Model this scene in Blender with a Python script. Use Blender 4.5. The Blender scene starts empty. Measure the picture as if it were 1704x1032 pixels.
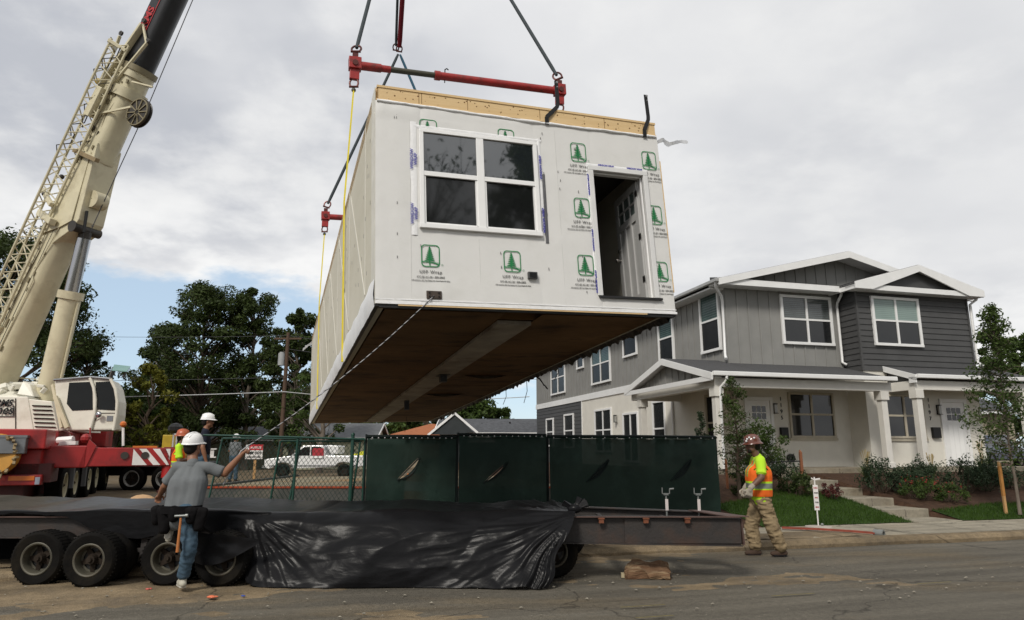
import bpy, bmesh, math, random
import numpy as np
from mathutils import Vector, Matrix, noise
R = math.radians
SC = bpy.context.scene
# ---------------------------------------------------------------- camera
CAM_H = 1.58
PITCH = math.atan(234 / 1136)
cam = bpy.data.cameras.new('camera')
cam.sensor_width = 36; cam.lens = 36 * 1136 / 1704; cam.clip_start = .05; cam.clip_end = 3000
camo = bpy.data.objects.new('camera', cam); SC.collection.objects.link(camo)
camo.location = (0, 0, CAM_H); camo.rotation_euler = (R(90) + PITCH, 0, 0)
SC.camera = camo
SC.view_settings.view_transform = 'Standard'; SC.view_settings.look = 'None'
SC.view_settings.exposure = .50; SC.view_settings.gamma = 1
# ---------------------------------------------------------------- sky and sun
SUN_EL, SUN_AZ = R(42), R(205)      # azimuth clockwise from +Y : behind the camera, to its left
W = bpy.data.worlds.new('World'); SC.world = W; W.use_nodes = True
nt = W.node_tree; nt.nodes.clear()
def N(t, **k):
    n = nt.nodes.new(t)
    for a, b in k.items(): setattr(n, a, b)
    return n
def L(a, b): nt.links.new(a, b)
def MATH(op, a, b=None, c=None, clamp=False):
    n = N('ShaderNodeMath', operation=op, use_clamp=clamp)
    for i, v in enumerate((a, b, c)):
        if v is None: continue
        if isinstance(v, (int, float)): n.inputs[i].default_value = v
        else: L(v, n.inputs[i])
    return n.outputs[0]
def MIXC(f, a, b):
    n = N('ShaderNodeMix', data_type='RGBA')
    for s, v in ((n.inputs[0], f), (n.inputs[6], a), (n.inputs[7], b)):
        if isinstance(v, (int, float)): s.default_value = v
        elif isinstance(v, tuple): s.default_value = (*v, 1) if len(v) == 3 else v
        else: L(v, s)
    return n.outputs[2]
def RAMP(f, a, b):
    n = N('ShaderNodeMapRange', interpolation_type='SMOOTHSTEP')
    L(f, n.inputs[0]); n.inputs[1].default_value = a; n.inputs[2].default_value = b
    return n.outputs[0]
tc = N('ShaderNodeTexCoord'); sep = N('ShaderNodeSeparateXYZ'); L(tc.outputs['Generated'], sep.inputs[0])
sx, sy, sz = sep.outputs
zc = MATH('MAXIMUM', sz, 0.0)
inv = MATH('DIVIDE', 1.0, MATH('ADD', zc, .22))
comb = N('ShaderNodeCombineXYZ'); L(MATH('MULTIPLY', sx, inv), comb.inputs[0]); L(MATH('MULTIPLY', sy, inv), comb.inputs[1])
def NZ(scale, detail=6, rough=.5, vec=None, off=(0, 0, 0), st=(1, 1, 1), dist=0.):
    mp = N('ShaderNodeMapping'); L(vec or comb.outputs[0], mp.inputs[0]); mp.inputs['Location'].default_value = off; mp.inputs['Scale'].default_value = st
    n = N('ShaderNodeTexNoise'); L(mp.outputs[0], n.inputs['Vector'])
    n.inputs['Scale'].default_value = scale; n.inputs['Detail'].default_value = detail; n.inputs['Roughness'].default_value = rough; n.inputs['Distortion'].default_value = dist
    return n.outputs['Fac']
n1 = NZ(1.1, 5, .5, off=(3.1, 1.7, 0), st=(1, 1.2, 1)); n2 = NZ(3.0, 7, .55, off=(7, 2, 1)); n3 = NZ(9, 5, .6, tc.outputs['Generated'], st=(1, 1, 2.5))
sky = N('ShaderNodeTexSky', sky_type='NISHITA'); sky.sun_disc = False; sky.sun_elevation = SUN_EL; sky.sun_rotation = SUN_AZ
sky.air_density = 1.1; sky.dust_density = 2.0; sky.altitude = 1600
# cloud brightness (radiance x10, as Background strength is .1)
dark, mid, lite = (3.75, 3.9, 4.25), (5.5, 5.55, 5.68), (6.5, 6.5, 6.45)
c = MIXC(RAMP(n1, .36, .62), dark, mid)
c = MIXC(MATH('MULTIPLY', RAMP(n2, .42, .7), .75), c, lite)
# right-hand side of the view is one even bright overcast
c = MIXC(MATH('MULTIPLY', RAMP(sx, -.2, .45), .5), c, (5.65, 5.68, 5.72))
# bright bank just above the edge of the overcast
edge = MATH('SUBTRACT', MATH('MULTIPLY_ADD', RAMP(MATH('MULTIPLY', sx, -1.), .0, .32), .130, .092), MATH('MULTIPLY', MATH('SUBTRACT', n3, .5), -.10))
behind = RAMP(sy, .66, .78)
edge = MATH('MULTIPLY', edge, behind)
d = MATH('SUBTRACT', sz, edge)
bank = MATH('MULTIPLY', MATH('SUBTRACT', 1.0, RAMP(d, .02, .15)), RAMP(n2, .3, .56))
c = MIXC(MATH('MULTIPLY', bank, .85), c, (6.9, 6.9, 6.85))
blue = MIXC(.68, sky.outputs[0], (4.1, 5.1, 6.05))
final = MIXC(RAMP(d, -.012, .018), blue, c)
bg = N('ShaderNodeBackground'); L(final, bg.inputs[0]); bg.inputs[1].default_value = .1
out = N('ShaderNodeOutputWorld'); L(bg.outputs[0], out.inputs[0])
sun = bpy.data.lights.new('sun', 'SUN'); sun.energy = 1.9; sun.angle = R(12); sun.color = (1, .95, .87)
suno = bpy.data.objects.new('sun', sun); SC.collection.objects.link(suno)
sd = Vector((math.sin(SUN_AZ) * math.cos(SUN_EL), math.cos(SUN_AZ) * math.cos(SUN_EL), math.sin(SUN_EL)))
suno.rotation_euler = sd.to_track_quat('Z', 'Y').to_euler(); suno.location = sd * 60
# ---------------------------------------------------------------- survey frame
TH = R(15)
UX, VX = Vector((math.cos(TH), math.sin(TH), 0)), Vector((-math.sin(TH), math.cos(TH), 0))   # along / across the street
def uv(u, v, z=0.): return UX * u + VX * v + Vector((0, 0, z))
def sight(x, y, Y):
    """a surveyed point: bearing (x, y) taken from the photograph's station, at depth Y"""
    cx, cy = (x - 852) / 1136, (516 - y) / 1136
    d = Vector((cx, math.cos(PITCH) - cy * math.sin(PITCH), math.sin(PITCH) + cy * math.cos(PITCH)))
    return Vector((0, 0, CAM_H)) + d * (Y / d.y)
# ---------------------------------------------------------------- materials
MATS = {}
def mat(name, col, rough=.6, metal=0., var=.12, vscale=3., bump=0., bscale=40., col2=None, spec=.5, trans=0, emit=None, stain=None, sscale=.8, coords='Object', stretch=(1, 1, 1), alpha=1., islands=0., coat=0.):
    if rough >= .7 and spec == .5: spec = .22
    m = bpy.data.materials.new(name); m.use_nodes = True; t = m.node_tree; b = t.nodes['Principled BSDF']
    def n_(k): return t.nodes.new(k)
    tcn = n_('ShaderNodeTexCoord'); mp = n_('ShaderNodeMapping'); t.links.new(tcn.outputs[coords], mp.inputs[0]); mp.inputs['Scale'].default_value = stretch
    nz = n_('ShaderNodeTexNoise'); nz.inputs['Scale'].default_value = vscale; nz.inputs['Detail'].default_value = 6; nz.inputs['Roughness'].default_value = .6
    t.links.new(mp.outputs[0], nz.inputs['Vector'])
    r = n_('ShaderNodeMapRange'); t.links.new(nz.outputs['Fac'], r.inputs[0]); r.inputs[1].default_value = .3; r.inputs[2].default_value = .7
    mx = n_('ShaderNodeMix'); mx.data_type = 'RGBA'; t.links.new(r.outputs[0], mx.inputs[0])
    c2 = col2 or tuple(min(1, q * (1 + var)) for q in col); c1 = col if col2 else tuple(q * (1 - var) for q in col)
    mx.inputs[6].default_value = (*c1, 1); mx.inputs[7].default_value = (*c2, 1)
    o = mx.outputs[2]
    if stain:
        s = n_('ShaderNodeTexNoise'); s.inputs['Scale'].default_value = sscale; s.inputs['Detail'].default_value = 8; s.inputs['Roughness'].default_value = .65
        t.links.new(mp.outputs[0], s.inputs['Vector'])
        rr = n_('ShaderNodeMapRange'); t.links.new(s.outputs['Fac'], rr.inputs[0]); rr.inputs[1].default_value = .5; rr.inputs[2].default_value = .68
        m2 = n_('ShaderNodeMix'); m2.data_type = 'RGBA'; t.links.new(rr.outputs[0], m2.inputs[0]); t.links.new(o, m2.inputs[6]); m2.inputs[7].default_value = (*stain, 1); o = m2.outputs[2]
    if islands:
        g = n_('ShaderNodeNewGeometry'); hs = n_('ShaderNodeHueSaturation'); t.links.new(o, hs.inputs['Color'])
        mr = n_('ShaderNodeMapRange'); t.links.new(g.outputs['Random Per Island'], mr.inputs[0]); mr.inputs[3].default_value = 1 - islands; mr.inputs[4].default_value = 1 + islands
        t.links.new(mr.outputs[0], hs.inputs['Value']); o = hs.outputs[0]
    t.links.new(o, b.inputs['Base Color'])
    b.inputs['Roughness'].default_value = rough; b.inputs['Metallic'].default_value = metal; b.inputs['Specular IOR Level'].default_value = spec
    b.inputs['Coat Weight'].default_value = coat
    if trans: b.inputs['Transmission Weight'].default_value = trans
    b.inputs['Alpha'].default_value = alpha
    if emit: b.inputs['Emission Color'].default_value = (*emit[0], 1); b.inputs['Emission Strength'].default_value = emit[1]
    if bump:
        bz = n_('ShaderNodeTexNoise'); bz.inputs['Scale'].default_value = bscale; bz.inputs['Detail'].default_value = 5; t.links.new(mp.outputs[0], bz.inputs['Vector'])
        bn = n_('ShaderNodeBump'); bn.inputs['Strength'].default_value = bump; bn.inputs['Distance'].default_value = .02; t.links.new(bz.outputs['Fac'], bn.inputs['Height']); t.links.new(bn.outputs[0], b.inputs['Normal'])
    MATS[name] = m; return m
def leafmat(name, c1, c2, islands=.3, tl=.25):
    m = mat(name, c1, .55, col2=c2, vscale=.5, islands=islands, spec=.12); t = m.node_tree; b = t.nodes['Principled BSDF']
    tr = t.nodes.new('ShaderNodeBsdfTranslucent'); src = b.inputs['Base Color'].links[0].from_socket
    t.links.new(src, tr.inputs[0]); ms = t.nodes.new('ShaderNodeMixShader'); ms.inputs[0].default_value = tl
    t.links.new(b.outputs[0], ms.inputs[1]); t.links.new(tr.outputs[0], ms.inputs[2]); t.links.new(ms.outputs[0], t.nodes['Material Output'].inputs[0]); return m
# ---------------------------------------------------------------- mesh builder
class MB:
    def __init__(s): s.v = []; s.f = []
    def add(s, vs, fs):
        k = len(s.v); s.v += [tuple(p) for p in vs]; s.f += [tuple(i + k for i in f) for f in fs]; return s
    def box(s, x0, x1, y0, y1, z0, z1):
        return s.add([(x0, y0, z0), (x1, y0, z0), (x1, y1, z0), (x0, y1, z0), (x0, y0, z1), (x1, y0, z1), (x1, y1, z1), (x0, y1, z1)],
                     [(3, 2, 1, 0), (4, 5, 6, 7), (0, 1, 5, 4), (1, 2, 6, 5), (2, 3, 7, 6), (3, 0, 4, 7)])
    def beam(s, p, q, w, h, up=(0, 0, 1), w2=None, h2=None):
        p, q = Vector(p), Vector(q); d = (q - p).normalized(); u = Vector(up)
        x = d.cross(u)
        if x.length < 1e-4: x = d.cross(Vector((0, 1, 0)))
        x.normalize(); y = x.cross(d).normalized(); w2 = w if w2 is None else w2; h2 = h if h2 is None else h2
        vs = [c + x * (a * ww / 2) + y * (b * hh / 2) for c, ww, hh in ((p, w, h), (q, w2, h2)) for a, b in ((-1, -1), (1, -1), (1, 1), (-1, 1))]
        return s.add(vs, [(3, 2, 1, 0), (4, 5, 6, 7), (0, 1, 5, 4), (1, 2, 6, 5), (2, 3, 7, 6), (3, 0, 4, 7)])
    def tube(s, pts, r, n=8, cap=True):
        pts = [Vector(p) for p in pts]; rs = r if isinstance(r, (list, tuple)) else [r] * len(pts); k = len(s.v); px = None
        for i, p in enumerate(pts):
            d = (pts[min(i + 1, len(pts) - 1)] - pts[max(i - 1, 0)]).normalized()
            if px is None:
                a = Vector((0, 0, 1)) if abs(d.z) < .9 else Vector((1, 0, 0)); px = d.cross(a).normalized()
            else: px = (px - d * px.dot(d)).normalized()
            y = d.cross(px)
            for j in range(n):
                t = 2 * math.pi * j / n; s.v.append(tuple(p + (px * math.cos(t) + y * math.sin(t)) * rs[i]))
        for i in range(len(pts) - 1):
            for j in range(n):
                a = k + i * n + j; b = k + i * n + (j + 1) % n; s.f.append((a, b, b + n, a + n))
        if cap: s.f.append(tuple(k + j for j in range(n))[::-1]); e = k + (len(pts) - 1) * n; s.f.append(tuple(e + j for j in range(n)))
        return s
    def prism(s, poly, off):
        """flat outline + offset vector"""
        n = len(poly); o = Vector(off); a = [Vector(p) for p in poly]
        return s.add(a + [p + o for p in a], [tuple(range(n))[::-1], tuple(range(n, 2 * n))] + [(i, (i + 1) % n, (i + 1) % n + n, i + n) for i in range(n)])
    def ring(s, c, axis, prof, n=32):
        """lathe: prof = list of (radius, offset along axis), closed"""
        c = Vector(c); ax = Vector(axis).normalized(); a = Vector((0, 0, 1)) if abs(ax.z) < .9 else Vector((1, 0, 0)); x = ax.cross(a).normalized(); y = ax.cross(x)
        k = len(s.v); m = len(prof)
        for i in range(n):
            t = 2 * math.pi * i / n; e = x * math.cos(t) + y * math.sin(t)
            for r_, o_ in prof: s.v.append(tuple(c + e * r_ + ax * o_))
        for i in range(n):
            for j in range(m):
                s.f.append((k + i * m + j, k + i * m + (j + 1) % m, k + ((i + 1) % n) * m + (j + 1) % m, k + ((i + 1) % n) * m + j))
        return s
    def ball(s, c, r, n=10, sz=(1, 1, 1)):
        c = Vector(c); k = len(s.v); m = n // 2
        for i in range(m + 1):
            t = math.pi * i / m
            for j in range(n):
                p = 2 * math.pi * j / n; s.v.append((c.x + r * sz[0] * math.sin(t) * math.cos(p), c.y + r * sz[1] * math.sin(t) * math.sin(p), c.z + r * sz[2] * math.cos(t)))
        for i in range(m):
            for j in range(n): s.f.append((k + i * n + j, k + i * n + (j + 1) % n, k + (i + 1) * n + (j + 1) % n, k + (i + 1) * n + j))
        return s
    def build(s, name, m, parent=None, org=(0, 0, 0), smooth=0, bevel=0, fix=True):
        me = bpy.data.meshes.new(name); o_ = Vector(org); me.from_pydata([tuple(Vector(p) - o_) for p in s.v], [], s.f); me.update()
        if fix:
            bm = bmesh.new(); bm.from_mesh(me); bmesh.ops.recalc_face_normals(bm, faces=bm.faces); bm.to_mesh(me); bm.free()
        me.materials.append(m)
        if smooth:
            me.shade_smooth(); me.set_sharp_from_angle(angle=R(smooth))
        o = bpy.data.objects.new(name, me); SC.collection.objects.link(o)
        if parent: o.parent = parent
        if bevel:
            b = o.modifiers.new('bevel', 'BEVEL'); b.width = bevel; b.segments = 2; b.limit_method = 'ANGLE'; b.angle_limit = R(40)
        return o
def tag(o, label=None, cat=None, group=None, kind=None):
    if label: o['label'] = label
    if cat: o['category'] = cat
    if group: o['group'] = group
    if kind: o['kind'] = kind
    return o
def thing(name, loc, label, cat, rotz=0, group=None):
    o = bpy.data.objects.new(name, None); SC.collection.objects.link(o); o.empty_display_size = .3
    o.location = loc; o.rotation_euler = (0, 0, rotz); return tag(o, label, cat, group)
def copy_tree(o, parent=None):
    c = o.copy(); SC.collection.objects.link(c); c.parent = parent
    for ch in [x for x in o.children]: copy_tree(ch, c)
    return c
def struct(name, mb, m, **k): return tag(mb.build(name, m, **k), kind='structure')
def text(s, size, m, parent, mtx, name='lettering', extrude=.001, align='CENTER', shear=0, weight=0., spacing=1.):
    cu = bpy.data.curves.new('t', 'FONT'); cu.body = s; cu.size = size; cu.align_x = align; cu.extrude = extrude; cu.shear = shear; cu.offset = weight; cu.resolution_u = 3; cu.space_character = spacing
    ob = bpy.data.objects.new('t', cu); SC.collection.objects.link(ob)
    dg = bpy.context.evaluated_depsgraph_get(); me = bpy.data.meshes.new_from_object(ob.evaluated_get(dg)); bpy.data.objects.remove(ob)
    me.transform(mtx); me.materials.clear(); me.materials.append(m)
    o = bpy.data.objects.new(name, me); SC.collection.objects.link(o); o.parent = parent; return o
def frame(o, x, y):
    """matrix with text lying in plane x (reading direction), y (up)"""
    x = Vector(x).normalized(); y = Vector(y); y = (y - x * y.dot(x)).normalized(); z = x.cross(y)
    m = Matrix((x, y, z)).transposed().to_4x4(); m.translation = Vector(o); return m
def fnoise(p, sc=1., oct=4):
    return noise.fractal(Vector(p) * sc, 1., 2., oct)
rnd = random.Random(7)
# ================================================================ palette
asphalt = mat('asphalt', (.082, .073, .058), .85, col2=(.116, .104, .082), vscale=.7, bump=.5, bscale=90, stain=(.125, .098, .062), sscale=.5, stretch=(.35, 1, 1))
concrete = mat('concrete', (.25, .225, .175), .85, var=.15, vscale=1.2, bump=.25, bscale=60, stain=(.19, .155, .105), sscale=.5)
sandy = mat('sandy_concrete', (.175, .133, .082), .9, var=.3, vscale=1.5, bump=.4, bscale=50, stain=(.125, .10, .07), sscale=1.6)
dirt = mat('dirt', (.11, .082, .05), .95, var=.25, vscale=.9, bump=.8, bscale=18, stain=(.15, .125, .09), sscale=.35)
orange_dirt = mat('orange_dirt', (.20, .115, .04), .95, var=.3, vscale=4, bump=.8, bscale=25)
turf = mat('turf', (.026, .052, .009), .9, var=.3, vscale=4, bump=.8, bscale=80)
mulch = mat('mulch', (.055, .03, .018), .95, var=.35, vscale=8, bump=1, bscale=30)
farland = mat('far_land', (.045, .05, .02), .95, var=.3, vscale=.05)
def speckle(m, scale, lo, hi, rot=TH):
    t = m.node_tree; b = t.nodes['Principled BSDF']; src = b.inputs['Base Color'].links[0].from_socket
    tcn = t.nodes.new('ShaderNodeTexCoord'); mp = t.nodes.new('ShaderNodeMapping'); mp.inputs['Rotation'].default_value = (0, 0, -rot); t.links.new(tcn.outputs['Object'], mp.inputs[0])
    def layer(src, sc, lo, hi, st=(1, 1, 1), a=.35, z=.65, det=2):
        m3 = t.nodes.new('ShaderNodeMapping'); m3.inputs['Scale'].default_value = st; t.links.new(mp.outputs[0], m3.inputs[0])
        n = t.nodes.new('ShaderNodeTexNoise'); n.inputs['Scale'].default_value = sc; n.inputs['Detail'].default_value = det; t.links.new(m3.outputs[0], n.inputs['Vector'])
        r = t.nodes.new('ShaderNodeMapRange'); t.links.new(n.outputs['Fac'], r.inputs[0]); r.inputs[1].default_value = a; r.inputs[2].default_value = z; r.inputs[3].default_value = lo; r.inputs[4].default_value = hi
        h = t.nodes.new('ShaderNodeHueSaturation'); t.links.new(src, h.inputs['Color']); t.links.new(r.outputs[0], h.inputs['Value']); return h.outputs[0]
    src = layer(src, scale, lo, hi); src = layer(src, 2.0, .82, 1.2, (.12, 1.6, 1), det=6); src = layer(src, 14, .9, 1.12, (1, 1, 1), det=6)
    v = t.nodes.new('ShaderNodeTexVoronoi'); v.feature = 'DISTANCE_TO_EDGE'; v.inputs['Scale'].default_value = .22
    nz = t.nodes.new('ShaderNodeTexNoise'); nz.inputs['Scale'].default_value = 1.3; nz.inputs['Detail'].default_value = 6; t.links.new(mp.outputs[0], nz.inputs['Vector'])
    ad = t.nodes.new('ShaderNodeVectorMath'); ad.operation = 'MULTIPLY_ADD'; t.links.new(nz.outputs['Color'], ad.inputs[0]); ad.inputs[1].default_value = (1.6, 1.6, 0); t.links.new(mp.outputs[0], ad.inputs[2]); t.links.new(ad.outputs[0], v.inputs['Vector'])
    r = t.nodes.new('ShaderNodeMapRange'); t.links.new(v.outputs['Distance'], r.inputs[0]); r.inputs[1].default_value = .0; r.inputs[2].default_value = .006; r.inputs[3].default_value = .42; r.inputs[4].default_value = 1.
    h = t.nodes.new('ShaderNodeHueSaturation'); t.links.new(src, h.inputs['Color']); t.links.new(r.outputs[0], h.inputs['Value']); t.links.new(h.outputs[0], b.inputs['Base Color'])
speckle(asphalt, 130, .62, 1.42)
speckle(sandy, 90, .75, 1.25); speckle(concrete, 110, .9, 1.1)
# ================================================================ ground
struct('ground', MB().add([(-900, -300, -.12), (900, -300, -.12), (900, 1500, -.12), (-900, 1500, -.12)], [(0, 1, 2, 3)]), farland)
def sheet(name, us, vs, h, m, label=None, kind='structure', smooth=30):
    b = MB(); nu, nv = len(us), len(vs)
    for v in vs:
        for u in us: b.v.append(tuple(uv(u, v, h(u, v))))
    for j in range(nv - 1):
        for i in range(nu - 1): a = j * nu + i; b.f.append((a, a + 1, a + nu + 1, a + nu))
    o = b.build(name, m, smooth=smooth); return tag(o, label, kind=kind)
def frange(a, b, s):
    n = max(1, int(round((b - a) / s))); return [a + (b - a) * i / n for i in range(n + 1)]
def road_h(u, v): return .012 * fnoise((u * .4, v * .6, 0), 1, 3)
sheet('road', [-60, -40, -25] + frange(-18, 26, .25) + [32, 45, 70], [-40, -20, -8] + frange(-2, 10.16, .2), road_h, asphalt)
# sand washed over the road along the dusty kerb
def sand_h(u, v):
    k = min(1, max(0, (v - 8.15 + 1.3 * min(1, max(0, (-1.2 - u) / 3)) + .5 * fnoise((u * .5, 3, 0)) - .45 * max(0, u - 2.2)) * 1.2))
    return -.014 + .020 * k + .012 * fnoise((u * 1.5, v * 2.5, 1)) + .020 * max(0, fnoise((u * .5, v * .7, 4))) + .007 * noise.noise(Vector((u * 4, v * 9, 3)))
sheet('sand', frange(-14, 7, .10), frange(4.8, 10.2, .07), sand_h, sandy)
kb = MB().prism([uv(-40, 10.18, -.05), uv(-40, 10.18, .05), uv(-40, 10.26, .115), uv(-40, 10.42, .125), uv(-40, 10.42, -.05)], UX * 110)
struct('kerb', kb, sandy)
def walk_h(u, v): return .126 + .006 * fnoise((u, v, 0)) - .09 * max(0, 1 - abs(u - 9.3) / .9) * max(0, 1 - (v - 10.4) / .9)
us = frange(-6, 40, .25)
sheet('pavement', us, frange(10.42, 12.04, .2), walk_h, concrete)
sheet('dusty_verge', frange(-6, 9.6, .15), frange(10.415, 11.5, .15), lambda u, v: .122 + .02 * fnoise((u * .8, v * .8, 2)) + .012 - .05 * max(0, v - 11.1) - .06 * max(0, u - 9.), sandy)
cr = MB()
for u in [x * 1.52 + 1.1 for x in range(0, 22)]:
    cr.add([uv(u, 10.44, .139), uv(u + .02, 10.44, .139), uv(u + .02, 12.02, .139), uv(u, 12.02, .139)], [(0, 1, 2, 3)])
struct('pavement_joints', cr, mat('joint', (.05, .045, .035), .9))
def yard_h(u, v):
    up = .13 + .82 * min(1, max(0, (v - 12.1) / 4.4)) if v > 12.1 else .12
    if 11.8 < u < 13.1 and v > 12: up -= .28
    k = min(1, max(0, (u - 7.3) / 1.4)); k = k * k * (3 - 2 * k)
    if v > 24: up = .95
    site = .05 + .05 * fnoise((u * .3, v * .3, 0)) + .03 * fnoise((u, v, 5)) + .1 * min(1, max(0, (v - 34) / 6))
    return site * (1 - k) + up * k + .012 * fnoise((u, v, 0)) * k
sheet('site_ground', [-110, -70, -45] + frange(-34, 7.9, .3), frange(12.04, 50, .3) + [60, 80, 110], yard_h, dirt)
sheet('yard', frange(7.9, 30, .2) + [40, 60, 110], frange(12.04, 22, .2) + frange(23, 60, 2) + [110], yard_h, mulch)
def lawn_top(u): return 14.35 + .5 * math.sin(u * 1.3) if u < 12 else 13.0 + .25 * math.sin(u * .9)
sheet('lawn', frange(8.3, 11.8, .2), frange(12.05, 14.3, .15), lambda u, v: yard_h(u, v) + .015 if v < lawn_top(u) else yard_h(u, v) - .05, turf)
sheet('lawn', frange(13.1, 28, .2), frange(12.05, 13.3, .12), lambda u, v: yard_h(u, v) + .015 if v < lawn_top(u) else yard_h(u, v) - .05, turf)
# grass blades
def blades(name, regions, n, m, hgt, label):
    rs = np.random.RandomState(3); V_, F_ = [], []
    for (u0, u1, v0, v1) in regions:
        k = int(n * (u1 - u0) * (v1 - v0)); 
        for _ in range(k):
            u = rs.uniform(u0, u1); v = rs.uniform(v0, v1)
            if v > lawn_top(u): continue
            z = yard_h(u, v) + .012; a = rs.uniform(0, 6.28); h = hgt * rs.uniform(.6, 1.3); w = .006
            p = uv(u, v, z); q = Vector((math.cos(a) * w, math.sin(a) * w, 0)); t = Vector((rs.normal(0, .015), rs.normal(0, .015), h))
            i = len(V_); V_ += [tuple(p - q), tuple(p + q), tuple(p + t)]; F_.append((i, i + 1, i + 2))
    b = MB(); b.v = V_; b.f = F_; o = b.build(name, m, fix=False); return tag(o, label, 'grass', kind='stuff')
grassm = leafmat('grass_blade', (.024, .055, .007), (.048, .090, .015), .35)
blades('grass', [(8.3, 11.85, 12.03, 14.9), (13.08, 22, 12.03, 13.4)], 1500, grassm, .06, 'short green lawn grass on both sides of the concrete steps')
# concrete garden steps and walk
st = thing('garden_steps', uv(12.45, 12.0, .12), 'pale concrete garden steps climbing from the pavement through the lawn', 'steps', TH)
def steps_box(u0, u1, v0, v1, z0, z1, nm):
    MB().box(u0 - 12.45, u1 - 12.45, v0 - 12, v1 - 12, z0 - .12, z1 - .12).build(nm, concrete, st, bevel=.012)
steps_box(11.86, 13.04, 12.0, 12.84, 0, .142, 'walk')
for i, (v, z) in enumerate([(12.84, .315), (13.8, .485), (14.77, .655), (15.6, .82)]):
    steps_box(11.86 + .03 * i, 13.04, v, v + (1.0 if i < 3 else 1.7), 0, z, 'step')
# foundation being built on the plot
slab = thing('house_foundation', (-9.6, 22, .0), 'grey concrete foundation wall filled with gravel behind the chain link fence', 'foundation')
MB().box(-.6, 14, 0, .22, -.05, .47).box(-.6, -.38, .22, 11, -.05, .47).build('stem_wall', mat('foundation_grey', (.075, .075, .07), .9, var=.2, stain=(.12, .11, .09)), slab)
MB().box(-.38, 14, .22, 11, 0, .40).build('gravel_fill', mat('gravel', (.22, .19, .13), .95, var=.5, vscale=25, bump=1, bscale=40, stain=(.26, .14, .05), sscale=.5), slab)
MB().box(-.62, 14, -.03, .0, .43, .49).build('red_edging', mat('red_edging', (.30, .05, .02), .8, var=.4), slab)
# ================================================================ hanging module
MO = Vector((-1.7947, 8.7535, 3.4702))
MR = Matrix(((.946138, -.320316, -.047120), (.322210, .945812, .040246), (.031675, -.053261, .998078)))
MW, ML, MH = 4.538, 17.39, 3.2
def mod(a, b, c): return MO + MR @ Vector((a, b, c))
wrapm = mat('house_wrap', (.655, .65, .63), .58, col2=(.69, .685, .665), vscale=1.5, bump=.12, bscale=7, stain=(.63, .625, .60), sscale=1.5, spec=.35)
creamm = mat('cream_sheathing', (.50, .475, .385), .7, col2=(.60, .575, .49), vscale=.8, bump=.25, bscale=7, stretch=(1, .35, 1))
whitetape = mat('white_tape', (.78, .78, .78), .4, bump=.3, bscale=25, var=.06)
pine = mat('pine_board', (.58, .40, .19), .65, col2=(.68, .50, .27), vscale=2, stretch=(.4, 3, 8), bump=.15, bscale=20)
knotm = mat('knot', (.16, .08, .03), .7)
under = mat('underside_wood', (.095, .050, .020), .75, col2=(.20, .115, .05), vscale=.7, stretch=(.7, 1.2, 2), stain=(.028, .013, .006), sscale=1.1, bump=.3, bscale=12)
blackm = mat('black_paper', (.012, .012, .012), .5, bump=.4, bscale=12)
ductm = mat('belly_strip', (.30, .27, .23), .6, var=.3, vscale=2, stain=(.13, .10, .07), sscale=1.2)
vinyl = mat('white_vinyl', (.80, .80, .79), .35, var=.03, vscale=2)
room = mat('module_interior', (.07, .068, .062), .8, var=.08)
glassd = mat('dark_glass', (.016, .020, .022), .03, var=.2, vscale=.6, spec=1., coat=1.)
glasss = mat('screened_glass', (.010, .011, .011), .06, spec=.6, coat=.25)
steelblk = mat('black_steel', (.02, .02, .02), .45, .6)
bluep = mat('blue_print', (.03, .03, .32), .5); greenp = mat('green_print', (.008, .19, .055), .6, var=.1); greyp = mat('grey_print', (.16, .16, .155), .6)
mod_root = thing('house_module', MO, 'white wrapped prefabricated house module hanging in the air from crane slings', 'house module')
mod_root.matrix_world = Matrix.Translation(MO) @ MR.to_4x4()
def mp_(name, b, m, par=None, **k): return b.build(name, m, par or mod_root, **k)
T = .14
DA0, DA1, DC0, DC1 = 3.32, 4.19, .24, 2.25
WA0, WA1, WC0, WC1 = .64, 2.37, 1.13, 2.58
TOPC = 2.98
# front wall, with its real door and window openings
def bumpy_panel(b, a0, a1, c0, c1, n=24):
    """outer skin of the front wall, softly wrinkled"""
    nu = max(2, int((a1 - a0) / .06)); nv = max(2, int((c1 - c0) / .06)); k = len(b.v)
    for j in range(nv + 1):
        for i in range(nu + 1):
            a = a0 + (a1 - a0) * i / nu; c = c0 + (c1 - c0) * j / nv
            e = min(i, nu - i, j, nv - j) > 0
            y = (-.006 * abs(noise.noise(Vector((a * .9 + c * .3, c * 2.2, 2)))) - .004 * max(0, math.sin(a * 5.2) ** 12) - .002 * noise.noise(Vector((a * 3, c * 1., 7))) - .016 * max(0, min(1, (c - 2.68) * 6)) * max(0, 1 - a / 3.4) * abs(math.sin((c - .05 * a) * 30 + a)) - .010 * max(0, 1 - abs(a - WA1 - .25) / .35) * max(0, 1 - abs(c - 1.05) / .3) * abs(math.sin((c + .45 * a) * 40)) - .007 * max(0, 1 - a / .5) * abs(math.sin(c * 9 + a * 14)) - .006 * max(0, 1 - c / .5) * abs(math.sin(a * 7 + c * 5))) if e else 0
            b.v.append((a, y - .003, c))
    for j in range(nv):
        for i in range(nu): q = k + j * (nu + 1) + i; b.f.append((q, q + 1, q + nu + 2, q + nu + 1))
fw_ = MB()
for r in [(0, WA0, 0, TOPC), (WA0, WA1, 0, WC0), (WA0, WA1, WC1, TOPC), (WA1, DA0, 0, TOPC), (DA0, DA1, 0, DC0), (DA0, DA1, DC1, TOPC), (DA1, MW, 0, TOPC)]:
    fw_.box(r[0], r[1], 0.001, T, r[2], r[3])
fskin = MB()
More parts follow.
